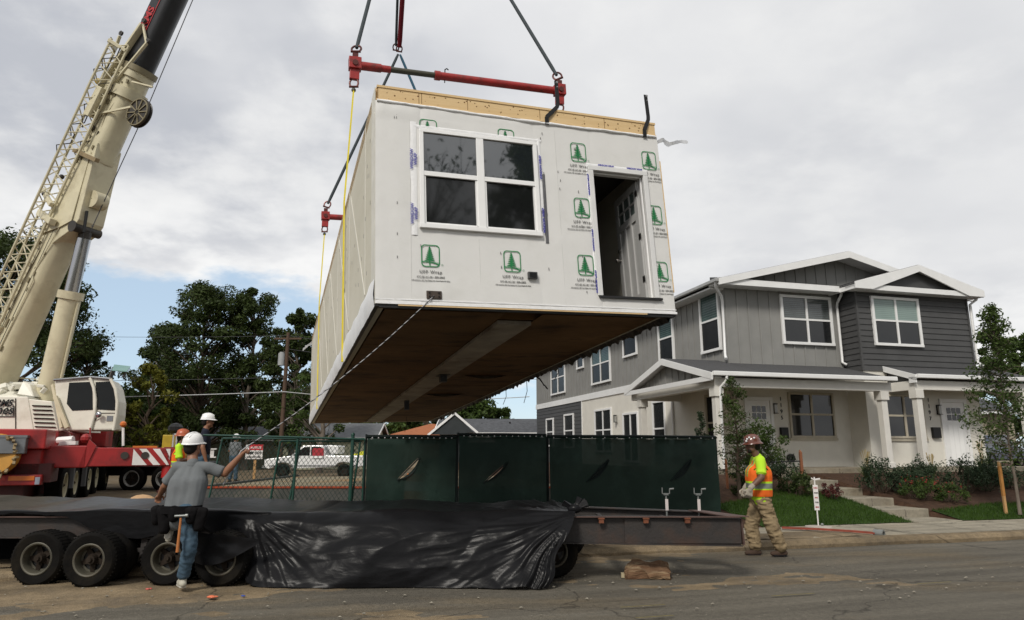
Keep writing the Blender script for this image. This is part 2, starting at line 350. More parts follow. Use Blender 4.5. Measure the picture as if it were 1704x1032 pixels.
for r in [(0, WA0, 0, TOPC), (WA0, WA1, 0, WC0), (WA0, WA1, WC1, TOPC), (WA1, DA0, 0, TOPC), (DA0, DA1, 0, DC0), (DA0, DA1, DC1, TOPC), (DA1, MW, 0, TOPC)]:
    bumpy_panel(fskin, *r)
fwall = mp_('front_wall', fw_, wrapm, fix=False)
skin = mp_('house_wrap', fskin, wrapm, fwall, smooth=60, fix=False)
# side walls, roof, floor
lw = MB().box(.0, T, T, ML, 0.0, 3.19); lwall = mp_('side_wall', lw, creamm)
mp_('side_wall', MB().box(MW - T, MW, T, ML, 0.0, 3.19), creamm)
mp_('back_wall', MB().box(T, MW - T, ML - T, ML, 0, 3.19), creamm)
mp_('ceiling', MB().box(T, MW - T, T + .05, ML - T, 2.62, 3.12), room)
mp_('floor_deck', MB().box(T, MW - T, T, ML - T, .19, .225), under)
mp_('partition', MB().box(T, MW - T, 3.3, 3.4, .22, 2.6), room)
mp_('partition', MB().box(2.9, 2.98, T, 3.3, .22, 2.6), room)
# rim boards and joists seen from below
j = MB()
for i in range(43):
    b_ = .25 + i * .405
    if b_ < ML - .2: j.box(T + .02, MW - T - .02, b_, b_ + .04, .012 + .006 * rnd.random(), .188)
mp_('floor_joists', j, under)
for i in range(0, 7):
    b_ = .3 + i * 2.43
    m_ = MB().box(T + .03, 1.90, b_, b_ + 2.425, -.004 + .008 * rnd.random(), .009).box(2.48, MW - T - .03, b_ + .0, b_ + 2.425, -.004 + .008 * rnd.random(), .009)
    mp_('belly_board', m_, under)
mp_('rim_board', MB().box(-.004, .05, -.0, ML, -.03, .10).box(MW - .05, MW + .004, 0, ML, -.03, .12), blackm)
mp_('rim_board', MB().box(0.05, MW - .05, .003, .06, -.045, .0), blackm)
dct = MB()
for (b0, b1) in [(.75, 4.6), (4.62, 9.3), (9.32, 16.6)]:
    dct.box(1.92, 2.46, b0, b1, -.05, .008)
mp_('belly_strip', dct, ductm)
mp_('cross_member', MB().box(2.16, 2.30, 5.6, 5.75, -.2, 0).box(2.1, 2.35, 5.5, 5.85, -.06, -.055).box(2.2, 2.32, 10.2, 10.35, -.3, 0), blackm)
# sagging pieces of belly paper and ragged hems on the right edge
hem = MB(); rr = random.Random(3); k = 0
n = 180; zs = []
for i in range(n + 1):
    b_ = .1 + i * (ML - .3) / n; d_ = .05 + .09 * abs(fnoise((b_ * 1.2, 0, 0))) + .07 * rr.random() * (i % 3 == 0)
    hem.v += [(MW - .02, b_, .02), (MW - .05 - .05 * rr.random(), b_, -d_), (MW - .12, b_, .0)]
for i in range(n): a = i * 3; hem.f += [(a, a + 3, a + 4, a + 1), (a + 1, a + 4, a + 5, a + 2)]
mp_('torn_hem', hem, blackm, fix=False)
for (a, b_, l) in [(4.5, 6.6, .55), (4.5, 8.2, .4), (4.49, 4.6, .3), (3.2, 15.5, .5), (.6, 16.5, .5), (4.45, 11, .35)]:
    mp_('loose_wire', MB().tube([(a, b_, 0), (a + .02, b_ + .05, -l * .5), (a - .04, b_ + .16, -l)], .008, 5), blackm)
sag = MB()
for (a, b_, w) in [(3.3, 6.0, 1.0), (3.1, 9.2, 1.1)]:
    for q in range(8):
        t0, t1 = q / 8, (q + 1) / 8; z = lambda t: -.08 * math.sin(math.pi * t)
        sag.add([(a - w / 2 + w * t0, b_, z(t0)), (a - w / 2 + w * t1, b_, z(t1)), (a - w / 2 + w * t1, b_ + .12, .02), (a - w / 2 + w * t0, b_ + .12, .02)], [(0, 1, 2, 3)])
mp_('sagging_paper', sag, mat('belly_paper', (.16, .13, .09), .7, var=.3), fix=False)
# roof rim: pine boards with knots, top plates
rim = MB().box(.03, MW - .02, .0, .045, TOPC + .0, 3.19).box(.0, .045, .045, ML, 3.0, 3.2)
rimo = mp_('roof_rim', rim, pine)
mp_('top_plate', MB().box(.02, MW - .01, -.012, .10, 3.19, 3.225).box(.01, MW - .01, -.008, .05, 2.985, 3.01), pine, rimo)
glassd.node_tree.nodes['Principled BSDF'].inputs['Coat IOR'].default_value = 1.9
kn = MB(); rk = random.Random(5)
for i in range(70):
    a, c_ = rk.uniform(.15, 4.4), rk.uniform(3.02, 3.17); r_ = rk.uniform(.004, .014)
    kn.ring((a, -.0, c_), (0, -1, 0), [(0.0001, .001), (r_, .001), (r_, -.002), (.0001, -.002)], 7)
for a in (.03, .62, .66, 1.35, 2.5, 3.6, 4.3): kn.box(a, a + .006, -.0035, 0, 3.01, 3.19)
mp_('knots', kn, knotm, rimo)
mp_('roof_membrane', MB().box(.05, MW - .02, .1, ML - .05, 3.12, 3.2), mat('roof_felt', (.25, .25, .25), .8))
# rolled and tucked wrap below the rim
for (z0, rr_, amp) in ((2.965, .030, .012),):
    pts = [(a, -.012 - .012 * abs(fnoise((a * 2, z0 * 9, 0))), z0 + amp * math.sin(a * 1.1 + z0 * 7) + .01 * fnoise((a * 3, z0, 1)) - (.012 * a if z0 < 2.95 else 0)) for a in frange(.02 if z0 > 2.95 else .3, MW - .02 if z0 > 2.95 else (3.0 if z0 > 2.87 else 2.55), .08)]
    mp_('wrap_fold', MB().tube(pts, [rr_ * (.6 + .5 * abs(fnoise((p[0] * 2, 0, z0)))) for p in pts], 6), whitetape if z0 > 2.95 else wrapm, skin, smooth=60)
# hem of the wrap round the bottom, white band down the left side
mp_('wrap_hem', MB().box(0, MW + .015, -.022, 0, .0, .035).box(0.0, MW + .01, -.014, 0, .06, .075), whitetape, skin)
mp_('pine_strip', MB().box(.3, MW - .5, -.018, -.002, -.022, -.002), pine, fwall)
lb = MB(); nb = 140
for i in range(nb + 1):
    b_ = i * ML / nb
    lb.v += [(-.012 - .02 * abs(fnoise((b_, 0, 0))), b_, .34 + .05 * fnoise((b_ * .9, 0, 3))), (-.03 - .05 * abs(fnoise((b_ * .8, 5, 0))), b_, .12), (-.012, b_, -.03 - .02 * rr.random())]
for i in range(nb): a = i * 3; lb.f += [(a, a + 1, a + 4, a + 3), (a + 1, a + 2, a + 5, a + 4)]
mp_('wrap_skirt', lb, whitetape, lwall, smooth=60, fix=False)
ls = MB()
for b_ in (1.1, 3.5, 6.0, 8.5, 10.9, 13.3, 15.6): ls.box(-.004, 0, b_, b_ + .06, .3, 3.15)
for b_ in (1.1, 3.5, 6.0, 8.5, 10.9): ls.beam((-.005, b_, .4), (-.005, b_ + 2.2, 2.9), .05, .008, up=(1, 0, 0))
ls.box(-.008, 0, 0, .35, 0, 3.19)
mp_('taped_seam', ls, mat('seam_tape', (.60, .585, .52), .6), lwall)
fl = MB(); 
for i in range(40):
    b_ = rnd.uniform(.3, 10); c_ = rnd.uniform(.5, 2.9); fl.box(-.004, 0, b_, b_ + .012, c_, c_ + .06)
mp_('staples', fl, greyp, lwall)
filmm = leafmat('white_film', (.75, .75, .75), (.82, .82, .82), .02, .75)
# torn wrap flapping at the top right and at the back left
def rag(p0, p1, w, seed, m, par):
    b = MB(); n = 14
    for i in range(n + 1):
        t = i / n; p = Vector(p0).lerp(Vector(p1), t); ww = w * (1 - t * .55) * (.5 + .9 * abs(fnoise((t * 5, seed, 0))))
        dy = .05 * fnoise((t * 4, seed, 3)); dz = .05 * fnoise((t * 3, seed, 9))
        b.v += [(p.x, p.y + dy, p.z + ww + dz), (p.x + .02, p.y - dy + .02, p.z + dz), (p.x, p.y + dy + .03, p.z - ww * .5 + dz)]
    for i in range(n): a = i * 3; b.f += [(a, a + 3, a + 4, a + 1), (a + 1, a + 4, a + 5, a + 2)]
    b.build('torn_wrap', m, par, smooth=70, fix=False)
rag((MW, .0, 2.88), (MW + .55, -.05, 2.93), .08, 3, filmm, skin)
rag((-.02, 16.9, 2.9), (-.35, 16.7, 2.6), .12, 8, filmm, lwall)
rag((MW, 6.2, .1), (MW + .3, 6.1, -.3), .05, 5, blackm, mod_root)
# pale pine edge on the right corner
mp_('corner_trim', MB().box(MW, MW + .018, -.004, .03, .35, 2.55), pine, fwall)
# window
wn = mp_('window', MB().box(WA0 - .03, WA1 + .03, -.05, -.01, WC1 - .03, WC1 + .025).box(WA0 - .04, WA1 + .04, -.06, -.01, WC0 - .035, WC0 + .03)
         .box(WA0 - .03, WA0 + .03, -.05, -.01, WC0 + .03, WC1 - .03).box(WA1 - .03, WA1 + .03, -.05, -.01, WC0 + .03, WC1 - .03), vinyl, bevel=.004)
wm = (WA0 + WA1) / 2; wcm = (WC0 + WC1) / 2 + .06
mp_('mullion', MB().box(wm - .055, wm + .055, -.047, -.012, WC0 + .03, WC1 - .03), vinyl, wn, bevel=.004)
for (x0, x1) in ((WA0 + .03, wm - .055), (wm + .055, WA1 - .03)):
    mp_('sash_rail', MB().box(x0, x1, -.043, -.014, wcm - .035, wcm + .035), vinyl, wn, bevel=.003)
    mp_('pane', MB().box(x0, x1, -.022, -.016, wcm + .03, WC1 - .03), glassd, wn)
    lo = MB().box(x0 + .03, x1 - .03, .0, .006, WC0 + .055, wcm - .03); mp_('pane', lo, glasss, wn)
    mp_('sash', MB().box(x0, x0 + .028, -.03, .0, WC0 + .03, wcm - .03).box(x1 - .028, x1, -.03, .0, WC0 + .03, wcm - .03).box(x0, x1, -.03, 0, WC0 + .03, WC0 + .055), vinyl, wn)
mp_('reveal', MB().box(WA0, WA1, .03, .04, WC0, WC1), mat('dark_reveal', (.01, .01, .01), .9), wn)
# white flashing tape with its blue lettering
tp = MB()
def strip(b, a0, a1, c0, c1, n=16, vertical=True, k0=0):
    for i in range(n + 1):
        t = i / n
        if vertical:
            c_ = c0 + (c1 - c0) * t; w = .012 * fnoise((c_ * 5, a0, 1)); b.v += [(a0 + w, -.008, c_), ((a0 + a1) / 2, -.016 - .01 * abs(fnoise((c_ * 6, a0, 2))), c_), (a1, -.010, c_)]
        else:
            a_ = a0 + (a1 - a0) * t; w = .01 * fnoise((a_ * 5, c0, 1)); b.v += [(a_, -.008, c0 + w), (a_, -.016 - .01 * abs(fnoise((a_ * 6, c0, 2))), (c0 + c1) / 2), (a_, -.010, c1)]
    for i in range(n): a = k0 + i * 3; b.f += [(a, a + 3, a + 4, a + 1), (a + 1, a + 4, a + 5, a + 2)]
    return len(b.v)
k0 = strip(tp, WA0 - .15, WA0 - .065, .99, WC1 + .13, 26, True, 0); k0 = strip(tp, WA0 - .1, WA1 + .12, WC1 + .045, WC1 + .09, 26, False, k0); k0 = strip(tp, WA1 + .05, WA1 + .10, 1.5, WC1 + .1, 20, True, k0)
k0 = strip(tp, DA0 - .10, DA1 + .10, DC1 + .075, DC1 + .115, 14, False, k0); k0 = strip(tp, DA0 - .105, DA0 - .075, .5, DC1 + .1, 20, True, k0)
tape = mp_('flashing_tape', tp, whitetape, skin, smooth=70, fix=False)
gt = MB(); strip(gt, WA1 + .10, WA1 + .15, 1.0, 2.1, 16, True, 0); mp_('lap_seam', MB().box(2.72, 2.725, -.0105, -.004, .05, 2.85).box(.48, .483, -.0095, -.004, .05, 2.8).box(1.45, 1.453, -.0095, -.004, .05, 1.0), mat('lap_line', (.58, .575, .56), .7), skin); mp_('grey_tape', gt, mat('grey_foil', (.10, .10, .105), .3, bump=.5, bscale=20), skin, smooth=70, fix=False)
for c_, s_ in ((2.12, 'WINDOW'), (1.30, 'WINDOW')):
    for q, w_ in enumerate((s_, 'WRAP')):
        text(w_, .066, bluep, mod_root, frame((WA0 - .118 + q * .055, -.03, c_), (0, 0, 1), (-1, 0, 0)), 'tape_print', weight=.001)
for c_ in (2.2, 1.35): text('WINDOW WRAP', .05, bluep, mod_root, frame((WA1 + .095, -.03, c_), (0, 0, 1), (-1, 0, 0)), 'tape_print', weight=.002)
for c_ in (2.0, 1.1, .45): text('WINDOW WRAP', .045, bluep, mod_root, frame((DA0 - .075, -.03, c_), (0, 0, 1), (-1, 0, 0)), 'tape_print', weight=.002)
for a_ in (3.55, 4.05): text('WINDOW WRAP', .035, bluep, mod_root, frame((a_, -.032, DC1 + .085), (1, 0, 0), (0, 0, 1)), 'tape_print', weight=.002)
# door frame, sill and open door
df = MB().box(DA0 - .08, DA0, -.04, T + .02, DC0, DC1 + .0).box(DA1, DA1 + .08, -.04, T + .02, DC0, DC1).box(DA0 - .08, DA1 + .08, -.04, T + .02, DC1, DC1 + .075)
dfo = mp_('door_frame', df, mat('door_frame_white', (.66, .66, .65), .45, var=.05), bevel=.006)
mp_('door_sill', MB().box(DA0 - .06, DA1 + .12, -.05, .1, DC0 - .035, DC0 - .003), blackm, dfo)
mp_('door_stop', MB().box(DA0, DA0 + .02, .04, .06, DC0, DC1 - .02).box(DA1 - .02, DA1, .04, .06, DC0, DC1 - .02).box(DA0, DA1, .04, .06, DC1 - .02, DC1), vinyl, dfo)
doorm = mat('door_white', (.42, .42, .41), .4, var=.05)
dang = 0   # leaf direction from the hinge, swung inwards
hx, hy = DA1 - .01, T + .03; dx, dy = math.cos(R(180 - 94)), math.sin(R(180 - 94)); nx, ny = -dy, -0.0
def dl(s, t, z): # along leaf, out of its outer face (towards the opening's left), height
    return (hx + dx * s - dy * t, hy + dy * s + dx * t, z)
def dbox(b, s0, s1, t0, t1, z0, z1):
    vs = [dl(s, t, z) for z in (z0, z1) for s, t in ((s0, t0), (s1, t0), (s1, t1), (s0, t1))]
    return b.add(vs, [(3, 2, 1, 0), (4, 5, 6, 7), (0, 1, 5, 4), (1, 2, 6, 5), (2, 3, 7, 6), (3, 0, 4, 7)])
z0 = DC0 + .01; z1 = DC1 - .015; lf = MB(); LW = .85
dbox(lf, 0, LW, -.022, .0, z0, z1)
dbox(lf, 0, .11, 0, .022, z0, z1); dbox(lf, LW - .11, LW, 0, .022, z0, z1); dbox(lf, .11, LW - .11, 0, .022, z0, z0 + .17); dbox(lf, .11, LW - .11, 0, .022, z1 - .12, z1); dbox(lf, .11, LW - .11, 0, .022, z1 - .62, z1 - .5)
w3 = (LW - .22 - .12) / 3
for i in range(2): dbox(lf, .11 + w3 * (i + 1) + .06 * i, .11 + w3 * (i + 1) + .06 * (i + 1), 0, .022, z0 + .17, z1 - .62)
for i in range(2): dbox(lf, .11 + w3 * (i + 1) + .06 * i + .015, .11 + w3 * (i + 1) + .06 * (i + 1) - .015, .003, .018, z1 - .5, z1 - .12)
dbox(lf, .11, LW - .11, .003, .018, z1 - .325, z1 - .295)
leaf = mp_('door', lf, doorm); 
g = MB(); dbox(g, .11, LW - .11, .0005, .003, z1 - .5, z1 - .12); mp_('door_light', g, mat('greenish_glass', (.10, .13, .12), .1), leaf)
h = MB(); h.tube([dl(LW - .06, .022, 1.15), dl(LW - .06, .07, 1.15)], .02, 10); h.ball(dl(LW - .06, .085, 1.15), .032); h.tube([dl(LW - .06, .022, 1.32), dl(LW - .06, .045, 1.32)], .026, 12)
mp_('door_handle', h, mat('brushed_metal', (.45, .43, .4), .3, 1.), leaf, smooth=40)
for zz in (.55, 1.25, 1.98): mp_('hinge', dbox(MB(), -.03, .05, .0225, .027, zz, zz + .1), MATS['brushed_metal'], leaf)
# printed trademark of the wrap: pine tree in a rounded frame, name and approval lines
def rr_pts(w, h_, r_, n=6, sk=0):
    out = []
    for (cx, cy, a0) in ((w - r_, h_ - r_, 0), (-w + r_, h_ - r_, 90), (-w + r_, -h_ + r_, 180), (w - r_, -h_ + r_, 270)):
        for i in range(n + 1): a = R(a0 + 90 * i / n); out.append((cx + r_ * math.cos(a), cy + r_ * math.sin(a)))
    return out
def logo_mesh():
    b = MB(); D = -.016; o_ = rr_pts(.130, .160, .055); i_ = rr_pts(.116, .146, .044); n = len(o_)
    b.v += [(p[0], D, p[1]) for p in o_] + [(p[0], D, p[1]) for p in i_]
    b.f += [(i, (i + 1) % n, (i + 1) % n + n, i + n) for i in range(n)]
    def poly(ps): k = len(b.v); b.v.extend([(x - .012, D, y) for x, y in ps]); b.f.append(tuple(range(k, k + len(ps))))
    for i in range(7):    # drooping boughs
        y = .125 - i * .029; w = .020 + i * .0095
        for s in (-1, 1):
            poly([(0, y + .012), (s * w * .55, y - .006), (s * w, y - .020), (s * w * .8, y - .026), (s * w * .5, y - .022), (0, y - .018)])
            poly([(s * w * .5, y - .008), (s * w * .85, y - .022), (s * w * .6, y - .026)])
    poly([(-.006, .13), (.006, .13), (.008, -.14), (-.008, -.14)])
    hill = [(-.104, -.088)]
    for i in range(24):
        x = -.104 + i * .0096; hill += [(x + .003, -.075 - .02 * (i / 24) ** 2 + .010 * (i % 2)), (x + .006, -.088 - .02 * (i / 24) ** 2)]
    for i in range(0, len(hill) - 1): 
        (xa, ya), (xb, yb) = hill[i], hill[i + 1]; poly([(xa, ya), (xb, yb), (xb, -.097 - .02 * (max(0, xb + .1) / .23) ** 2 * .4), (xa, -.097 - .02 * (max(0, xa + .1) / .23) ** 2 * .4)])
    poly([(.006, -.085), (.06, -.092), (.128, -.118), (.128, -.132), (.06, -.108), (.006, -.098)])
    for k_ in range(10): # (R)
        a0, a1 = k_ * .628, (k_ + 1) * .628; cx, cy = .175, -.125
        poly([(cx + .014 * math.cos(a0), cy + .014 * math.sin(a0)), (cx + .014 * math.cos(a1), cy + .014 * math.sin(a1)), (cx + .010 * math.cos(a1), cy + .010 * math.sin(a1)), (cx + .010 * math.cos(a0), cy + .010 * math.sin(a0))])
    return b
lg = mp_('printed_logo', logo_mesh(), greenp, skin, fix=False); lg.location = (.747, 0, .70)
serif = [text('UFP Wrap', .060, greyp, skin, frame((0, -.016, -.25), (1, 0, 0), (0, 0, 1)), 'printed_name', weight=.0012, spacing=1.25), text('ICC-ES AC-38 \u2022 ESR-2803', .036, greyp, skin, frame((0, -.016, -.315), (1, 0, 0), (0, 0, 1)), 'printed_line', weight=.0008),
         text('UFP Industries, 2801 East Beltline NE, Grand Rapids MI 49525', .021, greyp, skin, frame((0, -.016, -.36), (1, 0, 0), (0, 0, 1)), 'printed_line', weight=.0005)]
for o in serif: o.location = (.747, 0, .70)
def clip(o, a0, a1, c1=None):
    """keep what is not covered: cut this copy's own mesh at a0 < x < a1"""
    me = o.data.copy(); o.data = me; bm = bmesh.new(); bm.from_mesh(me)
    for co, no in (((a0 - o.location.x, 0, 0), (-1, 0, 0)), ((a1 - o.location.x, 0, 0), (1, 0, 0))) + ((((0, 0, c1 - o.location.z), (0, 0, -1)),) if c1 else ()):
        bmesh.ops.bisect_plane(bm, geom=bm.verts[:] + bm.edges[:] + bm.faces[:], plane_co=co, plane_no=no, clear_outer=True)
    bm.to_mesh(me); bm.free()
for (a, c_, cl) in [(1.93, .69, None), (3.10, 2.53, (0, 3.235)), (3.09, 1.61, (0, 3.235)), (3.08, .70, (0, 3.235)), (4.34, 2.53, (4.28, 4.53)), (4.34, 1.60, (4.28, 4.53)), (4.34, .67, (4.28, 4.53))]:
    for s in [lg] + serif:
        q = s.copy(); SC.collection.objects.link(q); q.location = (a, 0, c_)
        if cl and not (c_ > 2.4 and s is lg): clip(q, *cl)
        elif cl: clip(q, 0, 4.53, None)
for a in (.75, 1.93):
    q = lg.copy(); SC.collection.objects.link(q); q.location = (a, 0, 2.61); clip(q, 0, 9, WC1 + .085)
sp = MB()
for i in range(46): a, c_ = rnd.choice([.28, .62, 1.2, 1.75, 2.5, 2.75, 3.05]) + rnd.uniform(-.02, .02), rnd.uniform(.2, 2.8); sp.box(a, a + .006, -.018, -.004, c_, c_ + .035) if not (WA0 - .1 < a < WA1 + .1 and c_ > 1.0) else None
mp_('staples', sp, greyp, skin)
# small items on the front face
pl = mp_('pull_plate', MB().box(.68, .89, -.03, -.012, .09, .20), mat('rust_plate', (.06, .045, .035), .6, .3, var=.3, vscale=12), bevel=.006)
mp_('bolt', MB().tube([(.72, -.045, .12), (.72, -.03, .12)], .012, 6).tube([(.85, -.045, .12), (.85, -.03, .12)], .012, 6).tube([(.85, -.045, .17), (.85, -.03, .17)], .012, 6).tube([(.72, -.045, .17), (.72, -.03, .17)], .012, 6), steelblk, pl)
bx = mp_('junction_box', MB().box(2.15, 2.29, -.06, -.01, .44, .54), mat('dark_grey_box', (.05, .05, .05), .5), bevel=.006); mp_('box_cover', MB().box(2.17, 2.27, -.066, -.058, .455, .525), steelblk, bx)
for (a, lean) in ((2.60, .22), (4.30, .12)):
    b = MB(); pts = [(a, -.03, 2.93), (a + .005, -.03, 3.06), (a + lean * .9, -.01, 3.27), (a + lean, .0, 3.34), (a + lean + .01, .03, 3.75)]
    for p, q in zip(pts, pts[1:]): b.beam(p, q, .075, .012, up=(0, -1, 0)) if 0 else b.beam(p, q, .012, .062, up=(1, 0, 0))
    so = mp_('steel_strap', b, steelblk); mp_('strap_bolt', MB().tube([(a + lean + .0, -.01, 3.7), (a + lean, -.03, 3.7)], .018, 8).tube([(a + lean, -.01, 3.62), (a + lean, -.03, 3.62)], .01, 8), mat('galvanised', (.35, .35, .35), .4, .8), so)
# ================================================================ rigging
redm = mat('rig_red', (.30, .018, .016), .42, var=.2, vscale=5, stain=(.12, .02, .015), sscale=4)
olive = mat('olive_tube', (.045, .042, .025), .5, var=.2); slingm = mat('dark_sling', (.045, .055, .06), .75, var=.2, vscale=30, stretch=(1, 1, .2))
redsl = mat('red_sling', (.12, .008, .014), .8, var=.2, vscale=20); bluesl = mat('blue_sling', (.03, .09, .14), .75); yel = mat('yellow_sling', (.70, .58, .05), .7, var=.1); shk = mat('shackle', (.10, .03, .025), .4, .5)
HOOK = mod(2.27, 8.35, 17.5); JN = mod(2.5, 12.4, 12.5)
def shackle(p, d, par, org, s=1.35):
    p, d = Vector(p), Vector(d).normalized(); x = d.cross(Vector((0, 1, .1))).normalized(); pts = []
    for i in range(13):
        a = R(-50 + 280 * i / 12); pts.append(p + x * math.cos(a) * .075 * s + d * (math.sin(a) * .09 * s))
    b = MB().tube(pts, .017 * s, 7).tube([pts[0] - x * .0 + x * .04, pts[-1] - x * .04], .02 * s, 7)
    return b.build('shackle', shk, par, org=org, smooth=50)
def spreader(b_, cl, cr, al, ar, label):
    P, Q = mod(al, b_, cl), mod(ar, b_, cr); mid = (P + Q) / 2; d = (Q - P).normalized()
    t = thing('spreader_bar', mid, label, 'spreader bar', group=None)
    X = lambda s, z=0, y=0: P + d * s + Vector((0, 0, z)) + Vector((-d.y, d.x, 0)) * y
    Ln = (Q - P).length
    MB().tube([X(.1), X(2.1)], .062, 14).build('inner_tube', olive, t, org=mid, smooth=40)
    MB().tube([X(1.75), X(Ln - .12)], .088, 16).tube([X(1.72), X(1.84)], .105, 16).build('outer_tube', redm, t, org=mid, smooth=40)
    MB().tube([X(.25), X(.75)], .075, 14).tube([X(.1), X(.55)], .092, 14).build('sleeve', redm, t, org=mid, smooth=40)
    for s in (.0, Ln):
        b = MB().beam(X(s - .13, .02), X(s + .13, .02), .2, .26, up=(0, 0, 1)).beam(X(s, -.1), X(s, -.34), .10, .2, up=d, w2=.1, h2=.2); b.build('end_head', redm, t, org=mid, bevel=.01)
        MB().beam(X(s, .12), X(s, .28), .05, .12, up=d).build('lug', shk, t, org=mid)
        MB().tube([X(s, 0, -.13), X(s, 0, -.10)], .06, 12).build('pin', shk, t, org=mid)
    MB().tube([X(1.95, .08), X(1.95, .17), X(1.99, .2), X(2.03, .17)], .014, 6).tube([X(1.95, -.08), X(1.95, -.15)], .012, 6).build('locking_pin', steelblk, t, org=mid)
    return t, X(0), X(Ln)
_, FL, FR = spreader(4.3, 6.35, 6.45, .15, 4.85, 'red and olive telescopic spreader bar over the front of the house module')
_, RL, RR = spreader(12.4, 6.1, 6.2, .10, 4.85, 'rusty red spreader bar end showing left of the house module')
def sling(p, q, r, m, name, label, cat, group=None, n=7):
    p, q = Vector(p), Vector(q); t = thing(name, q, label, cat, group=group)
    w = (q - p).normalized(); MB().tube([p + w * .1, p + w * .3, p.lerp(q, .5), q - w * .4, q - w * .16], [r * .8, r, r, r, r * .8], 8).build('webbing', m, t, org=q, smooth=50)
    shackle(q - w * .12, -w, t, q); return t
up1 = Vector((0, 0, .30))
sling(HOOK, FL + up1, .045, slingm, 'lifting_sling', 'dark grey sling rising from the left end of the front spreader bar', 'sling')
sling(HOOK, FR + up1, .045, slingm, 'lifting_sling', 'dark grey sling rising from the right end of the front spreader bar', 'sling')
sling(HOOK, JN + Vector((0, 0, .0)), .085, redsl, 'lifting_sling', 'thick dark red sling coming down to the joined pair of rear slings', 'sling')
sling(HOOK + Vector((-.35, .3, -.5)), JN + Vector((-.12, 0, .05)), .045, slingm, 'lifting_sling', 'thin dark sling running beside the thick red sling', 'sling')
sling(JN, RL + up1, .05, slingm, 'lifting_sling', 'grey sling slanting behind the module down to the rusty spreader end', 'sling')
sling(JN, RR + up1, .045, bluesl, 'lifting_sling', 'blue sling slanting down behind the module roof', 'sling')
for (b_, X0, X1, nm) in ((4.3, FL, FR, 'front'), (12.4, RL, RR, 'rear')):
    for (X, a, lb_) in ((X0, -.035, 'yellow strap hanging down the cream side of the module, from the %s spreader bar' % nm), (X1, MW + .035, 'yellow strap passing down the hidden right side of the module, from the %s spreader bar' % nm)):
        low = mod(a, b_, -.02); t = thing('yellow_strap', low, lb_, 'strap'); top = X + Vector((0, 0, -.55))
        pts = [top, top.lerp(mod(a, b_, 3.22), .5), mod(a, b_, 3.22), mod(a, b_, 1.5), low]
        b = MB()
        for p, q in zip(pts, pts[1:]): b.beam(p, q, .03, .06, up=MR @ Vector((0, 1, 0)))
        b.build('webbing', yel, t, org=low); shackle(X + Vector((0, 0, -.42)), (0, 0, 1), t, low, 1.2); MB().ball(X + Vector((0, 0, -.58)), .05).build('hook', olive, t, org=low)
hk = thing('hook_block', HOOK, 'crane hook block holding all the slings above the module', 'hook block')
MB().ring((0, 0, 1.1), (0, 1, 0), [(.05, -.2), (.45, -.2), (.45, .2), (.05, .2)], 24).build('sheaves', mat('crane_yellow', (.5, .28, .03), .5), hk)
MB().tube([(0, 0, .7), (0, 0, .3), (.18, 0, .1), (.2, 0, -.1), (0, 0, -.22), (-.18, 0, -.1)], [.1, .08, .08, .08, .07, .04], 10).build('hook', steelblk, hk, smooth=50)
# ================================================================ new two-storey duplex
greysid = mat('grey_siding', (.240, .238, .226), .7, var=.08, vscale=1.5); darksid = mat('dark_siding', (.055, .055, .055), .65, var=.12, vscale=2)
stucco = mat('white_stucco', (.66, .635, .57), .8, var=.05, vscale=2, bump=.3, bscale=60); trim = mat('white_trim', (.74, .74, .73), .5, var=.04)
shingle = mat('shingle', (.055, .055, .057), .9, col2=(.09, .09, .092), vscale=9, stretch=(1, 4, 1), bump=.8, bscale=30); founda = mat('tan_foundation', (.26, .21, .12), .85)
win_dark = mat('window_dark', (.014, .015, .016), .06, var=.1, spec=.5, coat=.12); blindm = mat('blind', (.20, .27, .25), .35, col2=(.24, .32, .29), vscale=1, coat=.3); sashm = mat('beige_trim', (.42, .38, .30), .6)
O = (12.2, 19., 0.)
hs = thing('duplex_house', uv(12.2, 19, 0), 'new two-storey grey board siding house with white porches and gables', 'house', TH)
def hb(name, b, m, par=None, **k): return b.build(name, m, par or hs, org=O, **k)
hb('foundation', MB().box(12.26, 21.05, 19.03, 39.75, -.1, .96).box(16.6, 21.05, 18.25, 19.03, -.1, .96), founda)
hb('ground_wall', MB().box(12.2, 21.1, 19, 32.1, .95, 4.05).box(16.55, 21.1, 18.2, 19, .95, 4.1), stucco)
lapb = MB().box(12.22, 21.1, 32.1, 39.8, .95, 4.05)
for i in range(16):
    z = .97 + i * .19; lapb.prism([(12.22, 32.13, z), (12.185, 32.13, z), (12.205, 32.13, z + .19), (12.22, 32.13, z + .19)], (0, 7.64, 0))
hb('lap_wall', lapb, darksid)
hb('corner_board', MB().box(12.17, 12.23, 32.08, 32.14, .95, 4.0), trim)
uw = MB().box(12.2, 21.1, 19, 39.8, 4.05, 6.95)
for i in range(52):
    v = 19.0 + i * .405; uw.box(12.172, 12.2, v, v + .055, 4.28, 6.9)
for i in range(12):
    u = 12.2 + i * .405
    if u < 16.5: uw.box(u, u + .055, 18.972, 19, 4.2, 6.8)
hb('board_batten_wall', uw, greysid)
ga = MB().prism([(12.2, 19, 6.95), (21.1, 19, 6.95), (16.65, 19, 8.05)], (0, .1, 0))
for i in range(22):
    u = 12.5 + i * .405; z = 8.0 - abs(u - 16.65) * .262
    if z > 7.05: ga.box(u, u + .05, 18.975, 19, 6.95, z)
hb('gable_wall', ga, greysid)
hb('belt_band', MB().box(12.155, 12.2, 18.98, 39.82, 4.0, 4.28), trim)
bw = MB().box(16.55, 21.1, 18.2, 19, 4.1, 6.95)
